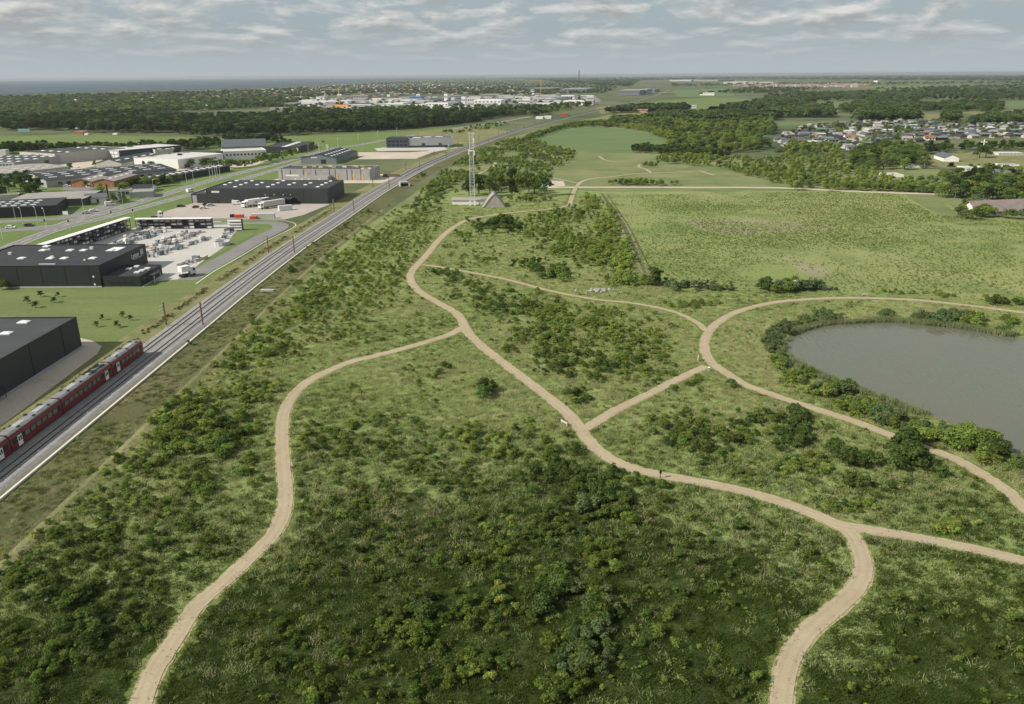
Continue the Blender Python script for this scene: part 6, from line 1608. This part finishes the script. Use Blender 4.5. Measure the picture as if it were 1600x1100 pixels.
PLACE = {A1[1]: ((0, 640, 'beside the ditch of the railway slope'), (640, 770, 'between the red train and the left path bend'), (770, 900, 'on the strip left of the lower left path'), (900, 1200, 'in the lower left corner of the meadow')),
         A3[1]: ((0, 480, 'under the thin path of the path triangle'), (480, 530, 'in the middle of the path triangle'), (530, 580, 'in the lower thicket of the path triangle'), (580, 800, 'at the bottom tip of the path triangle')),
         A4[1]: ((0, 640, 'below the three way path junction'), (640, 700, 'on the slope above the long spine path bend'), (700, 745, 'beside the lower pond path'), (745, 900, 'above the lower right fork of the paths')),
         A5[1]: ((0, 512, 'on the far bank of the pond'), (512, 575, 'round the left end of the pond'), (575, 640, 'on the near bank left of the middle of the pond'), (640, 685, 'on the near bank in the middle of the pond'), (685, 800, 'on the near bank at the right end of the pond')),
         A6[1]: ((0, 360, 'in the planting just below the barrel barn'), (360, 400, 'in the middle of the dense planting'), (400, 500, 'at the lower edge of the dense planting')),
         A8[1]: ((0, 860, 'in planted rows below the spine path'), (860, 960, 'in planted rows left of the lower right path'), (960, 1200, 'in planted rows along the bottom edge'))}


def shrub_words(i):
    x, y, a = px_[i], py_[i], sa[i]
    kind = 'young tree' if sk[i] in 'sST' else 'shrub'
    if a[1] == A2[1]:
        w = ('at the top of the wide meadow near the left path' if y < 640 else 'in the upper middle of the wide meadow' if y < 720 else 'by the spine path in the dark thicket' if y < 860 and x > 820 else 'right of the lower left path' if x < 560
             else 'in the middle of the wide meadow' if y < 860 else 'in the dark diagonal thicket of the foreground' if x > 820 else 'in the rough foreground grass' if y < 980 else 'at the very bottom of the meadow')
    elif a[1] in PLACE: w = [t for lo, hi, t in PLACE[a[1]] if lo <= y < hi or hi >= 700][0]
    else: return LOOK[sk[i]] + ' ' + a[0].split(' ', 2)[2] if a is A7 else a[0], a[1]
    size_w = 'large' if sh[i] > 2.7 else 'small' if sh[i] < 1.5 else 'middling'
    lb = '%s %s %s %s' % (size_w, LOOK[sk[i]], kind, w)
    return lb, '%s %s %ss %s' % (size_w, LOOK[sk[i]], kind, w)

for i in keep[:300]:
    isap = sk[i] in 'sST'
    o = obj('sapling' if isap else 'shrub', SHRUB[sk[i]]); o.location = (sp[i][0], sp[i][1], 0.0)
    k = sh[i]; w = rng.uniform(.95, 1.35) if not isap else rng.uniform(.9, 1.2); o.scale = (k * w, k * w * rng.uniform(.85, 1.15), k); o.rotation_euler = (0, 0, rng.uniform(0, 6.28))
    lb, gp = shrub_words(i); tag(o, lb, 'shrub', gp)
r_ = keep[300:]; kk = sorted(SHRUB); ki = {c: i for i, c in enumerate(kk)}
scatter('shrubbery', 'many smaller shrubs and saplings spread over the rough meadow', sp[r_], sh[r_], rng.uniform(0, 6.28, len(r_)), np.array([ki[sk[i]] for i in r_]), [SHRUB[c] for c in kk], xy=rng.uniform(.95, 1.35, len(r_)))

# ---- trees: outlines seen in the photo
TP = []   # x, y, height, kind, label, group


def wood(px, dens, h0, h1, kinds, label, group, clump=0.0, scale=30.0):
    p = fill(px, dens)
    if clump: p = p[noise2(p, scale) > clump]
    for q in p: TP.append((q[0], q[1], h0 + (h1 - h0) * rng.random(), kinds[rng.integers(len(kinds))], label, group))


def trees(spots, h0, h1, kinds, label, group):
    for (x, y) in spots:
        q = G(x, y); TP.append((q[0], q[1], rng.uniform(h0, h1), kinds[rng.integers(len(kinds))], label, group))


trees([(733, 306), (748, 303), (765, 307), (783, 300), (800, 309), (812, 304), (826, 300), (835, 303), (803, 296), (775, 297), (850, 306)], 11, 15, 'dfdm', 'big round tree behind the lattice mast and barrel barn', 'trees round the mast site')
trees(LAWN, 1.9, 2.6, 'd', A9[0], A9[1])
trees([(4, 296), (14, 300), (24, 292), (33, 298), (40, 290), (48, 303), (56, 308), (62, 300), (44, 312), (0, 308)], 9, 12, 'dFd', 'dark estate tree beside the checkerboard roofed hall', 'estate trees at the left edge')
trees([(318, 263), (324, 262), (331, 263), (338, 262.5), (346, 262), (354, 262.5), (361, 263), (368, 263), (375, 262.5), (382, 262), (389, 261), (396, 259.5), (403, 258), (410, 256), (417, 254.5), (424, 253), (431, 251.5), (438, 250), (446, 248.5), (454, 247), (462, 245), (428, 249), (412, 252)], 6, 9, 'dmd', 'roadside tree before the white offices', 'trees before the white offices')
trees([(196, 300), (203, 298), (212, 297), (221, 296), (230, 294), (239, 293), (247, 292), (256, 291), (265, 290), (190, 304), (178, 318), (186, 322), (192, 316), (160, 306), (200, 296), (208, 294), (216, 293), (226, 291), (235, 290), (243, 289), (252, 288), (260, 287), (268, 287), (274, 285), (282, 283)], 5.5, 7.5, 'dmF', 'bushy tree on the verge below the black hall', 'verge trees of the estate')
trees([(150, 262), (156, 300), (75, 262), (84, 266), (110, 268), (118, 276), (100, 284), (90, 286), (126, 282), (136, 296), (300, 262), (310, 259), (70, 284), (64, 290)], 4.5, 7.5, 'dmF', 'small tree between the halls of the estate', 'trees between the estate halls')
trees([(228, 268), (237, 266), (247, 262), (256, 258), (265, 254), (274, 252), (282, 256), (290, 252), (240, 258), (226, 262), (276, 246)], 6, 9, 'dmf', 'estate tree by the blue trailer yard', 'trees in the middle of the estate')
trees([(486, 236), (494, 234), (503, 237), (513, 236), (520, 233), (484, 227), (505, 224)], 4, 6.5, 'dg', 'loose tree by the road bend and bare tree', 'trees at the road bend')
trees([(1500, 307), (1492, 310), (1508, 305), (1484, 304), (1476, 307)], 8, 10.5, 'lg', 'pale stemmed birch at the wood corner by the farmhouse', 'birches by the farmhouse')
trees([(1530, 247), (1540, 246)], 10.5, 12, 'd', 'broad dark field tree on the sports field edge', 'field trees on the sports field')
trees([(1485, 265)], 6.5, 6.6, 'c', 'copper beech with purple leaves below the clubhouse', None)
trees([(1496, 337), (1501, 339), (1506, 341), (1511, 342), (1516, 343), (1521, 343), (1504, 335), (1510, 331), (1514, 327), (1519, 335), (1524, 338), (1528, 339.5), (1533, 340), (1538, 340), (1543, 340), (1527, 336), (1536, 338), (1544, 337), (1516, 334), (1522, 330), (1592, 342), (1602, 340), (1551, 339), (1505, 326), (1512, 322), (1520, 325), (1570, 341), (1580, 342)], 5, 7, 'mdg', 'leafy bush before the brown roofed farmhouse', 'bushes before the farmhouse')
trees([(1516, 264), (1522, 266), (1529, 264), (1545, 262), (1551, 263)], 3.5, 4.5, 'd', 'small clipped street tree beyond the copper beech', 'clipped street trees')
trees([(304, 213.5), (318, 214)], 8, 14, 'F', 'lone dark tree in front of the forest belt', 'lone trees before the forest belt')
wood([(0, 204), (40, 206), (60, 203), (110, 206), (140, 208), (260, 209), (330, 213), (450, 212), (560, 205), (660, 199), (745, 189), (800, 181), (838, 177), (700, 182), (560, 184), (450, 186), (250, 188), (0, 190)], .012, 10, 16, 'fFfd', 'dark tall tree in the forest belt beyond the pasture', 'forest belt trees')
wood([(535, 207), (640, 202), (750, 190.5), (750, 188), (640, 197.5), (535, 203)], .035, 7.5, 10, 'fF', 'dark hedge tree in the straight row along the pasture', 'hedge row along the pasture')
wood([(-60, 250), (8, 246), (22, 241), (120, 241), (205, 243), (206, 236), (20, 233), (-60, 240)], .02, 7, 10.5, 'fFd', 'dark tree in the row behind the industrial estate', 'tree row behind the estate')
wood([(205, 241), (250, 237), (300, 235), (345, 232), (348, 226), (300, 228), (206, 234)], .022, 7, 10.5, 'fFd', 'dark tree in the row behind the industrial estate', 'tree row behind the estate')
wood([(350, 226), (424, 223), (450, 232), (455, 228), (424, 217), (352, 219)], .03, 6, 9, 'fd', 'dark tree in the row behind the slate roofed barn', 'tree row behind the barn')
wood([(640, 332), (668, 292), (700, 264), (745, 237), (800, 217), (836, 222), (880, 235), (900, 239), (894, 250), (862, 268), (842, 282), (838, 296), (790, 296), (740, 300), (700, 312), (660, 335)], .055, 2.6, 4.6, 'mlmg', 'young tree in the green thicket beside the railway bend', 'thicket trees beside the railway bend', clump=.36, scale=16)
wood([(800, 228), (830, 212), (890, 195), (946, 190), (948, 197), (882, 201), (827, 221)], .06, 3.5, 5.5, 'dm', 'young tree in the belt along the corn field', 'belt along the corn field')
wood([(948, 190), (1015, 200), (1056, 211), (1046, 222), (1006, 206), (946, 197)], .05, 3.2, 5.5, 'ml', 'young tree right of the corn field', 'young trees right of the corn field')
wood([(976, 237.5), (1010, 231), (1060, 236), (1140, 243), (1140, 247), (1060, 243)], .06, 4.5, 7, 'dfd', 'dark young tree in the belt under the corn field', 'dark belt under the corn field')
wood([(1012, 250), (1050, 244), (1140, 246), (1210, 250), (1235, 240), (1330, 248), (1372, 262), (1380, 272), (1395, 283), (1450, 283), (1478, 272), (1505, 300), (1460, 302), (1330, 297), (1218, 289.5), (1118, 262), (1050, 258)], .042, 3.0, 5.4, 'mlmlg', 'leafy young tree in the broad plantation beyond the lane', 'broad plantation trees', clump=.30, scale=22)
wood([(950, 288), (985, 285), (1060, 288), (1062, 290.5), (1000, 290.5), (945, 290)], .09, 2.6, 4.5, 'sml'.replace('s', 'm'), 'young tree in the strip along the pale lane', 'strip along the pale lane')
wood([(1002, 259), (1030, 257), (1028, 262), (1006, 262)], .06, 2.4, 4, 'md', 'young tree by the forked north path', 'trees by the forked north path')
wood([(1225, 297), (1340, 301), (1465, 303), (1470, 299), (1340, 295), (1225, 291)], .07, 3.5, 6, 'gml', 'tree in the edge of the plantation along the open field', 'plantation edge trees')
wood([(1042, 236), (1060, 214), (1012, 200), (1012, 189), (1100, 184), (1205, 190), (1212, 208), (1190, 216), (1202, 232), (1190, 238), (1120, 240)], .016, 6, 11, 'dmgm', 'tall tree in the wood right of the corn field', 'wood right of the corn field', clump=.30, scale=40)
wood([(1328, 264), (1340, 240), (1378, 232), (1424, 233), (1442, 250), (1452, 264), (1410, 266), (1376, 266)], .02, 7, 11, 'mdg', 'tall tree at the corner of the pale sports field', 'trees at the sports field corner')
wood([(1462, 308), (1476, 284), (1530, 272), (1610, 280), (1640, 300), (1640, 318), (1560, 318), (1530, 320), (1510, 312)], .026, 6, 9.5, 'dgmf', 'dark garden tree behind the brown roofed farmhouse', 'garden trees behind the farmhouse')
wood([(1205, 246), (1230, 225), (1290, 232), (1340, 240), (1330, 246), (1240, 240)], .016, 5, 9, 'gml', 'garden tree left of the holiday cottages', 'trees left of the cottages')
wood(cpx, .0028, 3.5, 7.5, 'dmgm', 'dark garden tree standing among the holiday cottages', 'trees among the cottages')
wood([(1440, 243), (1500, 238), (1600, 234), (1640, 236), (1640, 230), (1440, 232)], .012, 6, 10, 'dfd', 'dark tree between sports field and cottages', 'trees between sports field and cottages')
wood([(660, 208), (720, 200), (790, 192), (800, 199), (740, 205), (690, 216)], .02, 2.5, 4.5, 'md', 'low scrub tree between road and railway', 'scrub between road and railway', clump=.45, scale=25)
FARW = []


def far(px, n, h0, h1, kinds, wide=1.0):
    px = np.array(px, float); lo, hi = px.min(0), px.max(0); q = lo + rng.random((n * 3, 2)) * (hi - lo); q = q[inside(q, px)][:n]
    w = G(q[:, 0], q[:, 1])
    for p in w: FARW.append((p[0], p[1], rng.uniform(h0, h1), wide * rng.uniform(.85, 1.5), 'fdmg'.index('g' if rng.random() < .18 else 'd' if rng.random() < .2 else kinds[rng.integers(len(kinds))])))


far([(-20, 202), (-20, 156), (150, 150), (300, 146), (420, 142), (540, 135), (600, 129), (680, 126), (760, 122.5), (830, 124), (900, 130), (965, 136), (950, 146), (800, 150), (700, 149), (560, 147), (500, 152), (440, 168), (240, 177), (0, 188)], 8000, 7, 13, 'ffdmg', 1.2)
far([(-20, 157), (150, 151.5), (300, 147.5), (420, 144), (540, 137), (600, 132.5), (680, 128.5), (760, 124.5), (760, 122.5), (600, 129.3), (540, 134), (420, 141), (300, 144.6), (150, 148.5), (-20, 154)], 1700, 9, 14, 'fd', 1.3)
far([(430, 178), (440, 168), (530, 175), (620, 172), (700, 173), (830, 170), (900, 166), (930, 160), (925, 168), (880, 174), (840, 182), (760, 184), (560, 180)], 520, 8, 14, 'fdm')
far([(760, 122), (960, 120.5), (1200, 119), (1420, 118.5), (1640, 119), (1640, 127), (1400, 126), (1180, 124.5), (1000, 126), (980, 136), (900, 131), (830, 125)], 2600, 12, 20, 'ffdg', 2.6)
far([(945, 177), (985, 168.5), (1070, 167.5), (1076, 173.5), (1010, 176.5)], 330, 9, 13, 'ff')
far([(1010, 190), (1030, 182), (1210, 179), (1215, 189), (1100, 193)], 560, 9, 14, 'fd')
far([(1198, 184), (1212, 169), (1300, 169), (1298, 184)], 360, 11, 16, 'fg')
far([(1335, 191), (1340, 178), (1430, 178), (1434, 190)], 420, 11, 16, 'ff')
far([(1305, 175), (1360, 158), (1440, 165), (1430, 176), (1330, 178)], 420, 9, 15, 'fdg')
far([(1440, 167), (1500, 161), (1570, 165), (1560, 176), (1440, 174)], 360, 8, 14, 'fd')
far([(1474, 192), (1478, 176), (1496, 180), (1494, 192)], 70, 10, 15, 'fd')
far([(1508, 196), (1560, 184), (1650, 178), (1650, 198), (1600, 195)], 380, 9, 14, 'fdg')
far([(1200, 166), (1230, 146), (1430, 150), (1440, 158), (1300, 158), (1240, 164)], 800, 9, 15, 'fdg')
far([(1250, 150), (1460, 141), (1640, 148), (1640, 158), (1480, 157), (1300, 152)], 800, 9, 15, 'ffd')
far([(1120, 172), (1190, 160), (1200, 150), (1225, 152), (1215, 172)], 300, 8, 14, 'fd')
far([(450, 175), (450, 160), (560, 156), (700, 154), (920, 151), (925, 158), (880, 166), (700, 171), (560, 175)], 170, 7, 12, 'fdm')
far([(940, 200), (960, 186), (1012, 184), (1010, 192)], 200, 5, 9, 'md')
far([(1090, 150), (1180, 138), (1300, 139), (1210, 147), (1110, 146)], 240, 9, 14, 'fdg')
far([(1130, 168), (1190, 166), (1192, 170), (1132, 171)], 60, 5, 9, 'df')
far([(0, 124), (10, 124), (10, 124.5), (0, 124.5)], 1, 5, 6, 'f')
far([(1360, 140), (1640, 132), (1640, 142), (1500, 146)], 300, 9, 14, 'fdg', 1.6)
far([(1050, 132), (1360, 130), (1640, 128), (1640, 131), (1360, 132.5), (1050, 136)], 300, 9, 14, 'fdg', 1.6)
FARW = np.array(FARW)
scatter('far_woods', 'distant woods, hedgerows and town trees out to the horizon', FARW[:, :2], FARW[:, 2], rng.uniform(0, 6.28, len(FARW)), FARW[:, 4], [FARTREE[c] for c in 'fdmg'], xy=FARW[:, 3])

tp = np.array([(q[0], q[1], q[2]) for q in TP]); ok = free(tp[:, :2], 2.6)
size = tp[:, 2] / np.hypot(np.hypot(tp[:, 0], tp[:, 1]), CAM_H)
px_, py_ = pix(np.c_[tp[:, :2], np.zeros(len(tp))]); vis = (px_ > -8) & (px_ < 1608)
ix = np.nonzero(ok)[0]; ix = ix[np.argsort(-(size * vis)[ix])]
single = {'copper beech with purple leaves below the clubhouse'}
lw = [i for i in ix if TP[i][4] == A9[0]]
top = list(ix[:290]); cb = [i for i in ix if TP[i][3] == 'c']
top += [i for i in cb + lw if i not in set(top)]
ts = set(top)
TLOOK = {'f': 'dark', 'F': 'broad dark', 'm': 'mid green', 'd': 'deep green', 'l': 'pale green', 'g': 'grey green', 'c': 'purple'}


def tree_words(i):
    x, y, h, k, lab, grp = TP[i]; X = px_[i]
    if grp is None: return lab, grp
    st = None
    if grp == 'forest belt trees': st = [(120, 'in the left end of the forest belt'), (240, 'in the forest belt above the small brick house'), (340, 'in the forest belt behind the lone trees'), (450, 'in the forest belt behind the slate roofed barn'), (560, 'in the forest belt behind the bare tree'),
                                         (680, 'in the forest belt behind the hedge row'), (2000, 'in the right end of the forest belt')]
    elif 'row behind the estate' in grp: st = [(100, 'behind the beige office'), (200, 'behind the navy sided office'), (300, 'behind the long white warehouse'), (2000, 'at the right end of the row behind the estate')]
    elif grp == 'trees at the sports field corner': st = [(1360, 'at the left of the sports field corner wood'), (1400, 'in the middle of the sports field corner wood'), (2000, 'nearest the clubhouse in the corner wood')]
    elif 'broad plantation' in grp: st = [(1150, 'in the left end of the broad plantation'), (1250, 'in the plantation below the cottages'), (1350, 'in the middle of the broad plantation'), (2000, 'in the right end of the broad plantation')]
    elif 'garden trees' in grp: st = [(1510, 'left of the slate roofed garden house'), (1560, 'before the slate roofed garden house'), (2000, 'right of the slate roofed garden house')]
    if st is None: return TLOOK[k] + ' ' + ' '.join(w for w in lab.split() if w not in ('dark', 'green')), TLOOK[k] + ' ' + grp
    w = [t for q, t in st if X < q][0]
    return '%s tree %s' % (TLOOK[k], w), '%s trees %s' % (TLOOK[k], w)


for i in top:
    x, y, h, k, lab, grp = TP[i]; e = empty('tree', (x, y, 0), rng.uniform(0, 6.28)); w = rng.uniform(.95, 1.3); e.scale = (h * w, h * w, h)
    lab, grp = tree_words(i); tag(e, lab, 'tree', grp); obj('crown', TREE[k][0], e); obj('trunk', TREE[k][1], e)
r_ = np.array([i for i in ix if i not in ts]); tk = 'fFmdlgc'
scatter('woodland', 'many more trees of the woods, plantations and hedges', tp[r_, :2], tp[r_, 2], rng.uniform(0, 6.28, len(r_)), np.array([tk.index(TP[i][3]) for i in r_]), [TREE[c][0] for c in tk], xy=rng.uniform(.95, 1.35, len(r_)))
# pale bare tree by the road bend
p = at(499, 236); e = empty('bare_tree', (p[0], p[1], 0)); tag(e, 'pale bare tree with forked stems by the road bend', 'tree')
t_ = MB().tube((0, 0, 0), (0, 0, 4), .45, .35, 8); t_.build('trunk', M['pale_bark'], parent=e)
for (x, y, z) in ((-2.5, .5, 11), (-.6, -.6, 12), (1.2, .4, 11.5), (2.6, -.3, 9.5)): MB().tube((0, 0, 3.8), (x, y, z), .3, .08, 6).build('limb', M['pale_bark'], parent=e)

# ---- grass, weeds, reeds
RINGW = G([1104, 1112, 1150, 1225, 1290, 1420, 1540, 1640, 1640, 1540, 1420, 1230, 1200, 1300, 1420, 1560, 1640, 1640, 1560, 1450, 1330, 1200, 1112], [550, 520, 494, 474, 469, 471, 484, 497, 515, 500, 494, 512, 550, 622, 668, 730, 770, 810, 755, 698, 655, 612, 565])


def grow(name, label, px, dens, meshes, weights, h0, h1, gap=1.9, zone=None, clump=None, far_fall=True, fade=False):
    p = fill(px, dens)
    d = np.hypot(p[:, 0], p[:, 1])
    if far_fall: p = p[rng.random(len(p)) < np.clip((170 / d) ** 1.3, .12, 1)]
    p = p[free(p, gap)]
    rx_ = p[:, 0] - rail_x(p[:, 1]); p = p[(rx_ > 17.5) | (rx_ < -13)]
    if fade: p = p[rng.random(len(p)) < np.clip(.15 + 1.5 * (noise2(p, 30.0) - .3) + .5 * (noise2(p + 50, 9.0) - .5), .05, 1)]
    if clump: p = p[noise2(p, clump[0]) > clump[1]]
    dk = noise2(p, 26.0) + .35 * noise2(p + 91, 7.0)
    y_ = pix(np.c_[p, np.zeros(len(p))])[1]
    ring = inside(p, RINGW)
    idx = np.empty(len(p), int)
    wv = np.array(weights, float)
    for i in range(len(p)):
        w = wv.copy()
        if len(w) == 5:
            low = min(1, max(0, (y_[i] - 605) / 320.)); w[2:4] *= .15 + 3.6 * low + (.8 if dk[i] < .55 else 0) - (.12 if ring[i] else 0); w[4] *= (2.6 if dk[i] > .7 else .5) * (1 - .88 * low) * (2.0 if ring[i] else 1); w[:2] *= 1 - .88 * low  # dark tufts increase nearer: lusher grass, and cloud shade carried by their colour
        idx[i] = np.searchsorted(np.cumsum(w / w.sum()), rng.random())
    return scatter(name, label, p, rng.uniform(h0, h1, len(p)), rng.uniform(0, 6.28, len(p)), np.minimum(idx, len(meshes) - 1), meshes, xy=rng.uniform(.9, 1.5, len(p)))


MEADOW_PX = [(-150, 1000), (0, 870), (150, 735), (330, 570), (480, 430), (600, 345), (690, 318), (860, 312), (930, 302), (1010, 438), (1290, 459), (1680, 472), (1680, 1130), (-150, 1130)]
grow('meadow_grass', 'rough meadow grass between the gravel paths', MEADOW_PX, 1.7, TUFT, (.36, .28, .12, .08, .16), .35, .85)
grow('weeds', 'low leafy weeds in the meadow grass', MEADOW_PX, .20, WEED, (.45, .35, .2), .35, .85, clump=(8.0, .48))
grow('field_weeds', 'low seedlings dotted over the open field', [(942, 306), (1250, 300), (1400, 303), (1460, 335), (1640, 352), (1640, 470), (1290, 457), (1015, 437), (965, 345)], 1.3, WEED, (.5, .48, .02), .22, .62, far_fall=False, fade=True)
pb = POND - POND.mean(0); pb = POND.mean(0) + pb
rp = []
for i in range(len(POND)):
    for k in range(16):
        t = rng.random(); q = POND[i] * (1 - t) + POND[(i + 1) % len(POND)] * t; d = q - POND.mean(0); rp.append(q + d / np.linalg.norm(d) * rng.uniform(-.5, 1.5))
rp = np.array(rp); qx, qy = pix(np.c_[rp, np.zeros(len(rp))]); rp = rp[(noise2(rp, 9.0) > .3) & ((qy < 545) | (rng.random(len(rp)) < .65))]
scatter('reeds', 'pale green reeds along the edge of the pond', rp, rng.uniform(.4, .85, len(rp)), rng.uniform(0, 6.28, len(rp)), rng.integers(0, 2, len(rp)), REED)
sl = np.c_[rng.uniform(7.6, 16.5, 9000), rng.uniform(95, 420, 9000)]; sl = np.c_[rail_x(sl[:, 1]) + sl[:, 0], sl[:, 1]]; sl = sl[noise2(sl, 8.0) + .3 * rng.normal(size=len(sl)) > .45]
scatter('slope_grass', 'rough dry grass on the railway slope', sl, rng.uniform(.3, .6, len(sl)), rng.uniform(0, 6.28, len(sl)), rng.choice(3, len(sl), p=[.22, .5, .28]), [TUFT[4], TUFT[2], TUFT[0]], xy=rng.uniform(.9, 1.5, len(sl)))
# scrub in the ditch left of the line
yy = rng.uniform(120, 420, 1500); q = np.c_[rail_x(yy) - 8.6 + rng.normal(0, .55, 1500), yy]; q = q[noise2(q, 6.0) > .3]
scatter('ditch_scrub', 'brown scrub in the ditch left of the railway', q, rng.uniform(.5, 1.1, len(q)), rng.uniform(0, 6.28, len(q)), rng.integers(0, 2, len(q)), [TUFT[4], WEED[2]])

# ------------------------------------------------------------------ air
hm = MB().box(-37000, 37000, -37000, 37000, -1.0, 76.0).mesh('haze'); hz = obj('haze', hm); tag(hz, kind='stuff')
m = bpy.data.materials.new('haze'); m.use_nodes = True; t = m.node_tree; t.nodes.clear()
o = t.nodes.new('ShaderNodeOutputMaterial'); pv = t.nodes.new('ShaderNodeVolumePrincipled')
pv.inputs['Color'].default_value = (0.57, 0.635, 0.685, 1); pv.inputs['Density'].default_value = 0.00005; pv.inputs['Anisotropy'].default_value = 0.2
t.links.new(pv.outputs[0], o.inputs['Volume']); hm.materials.append(m)
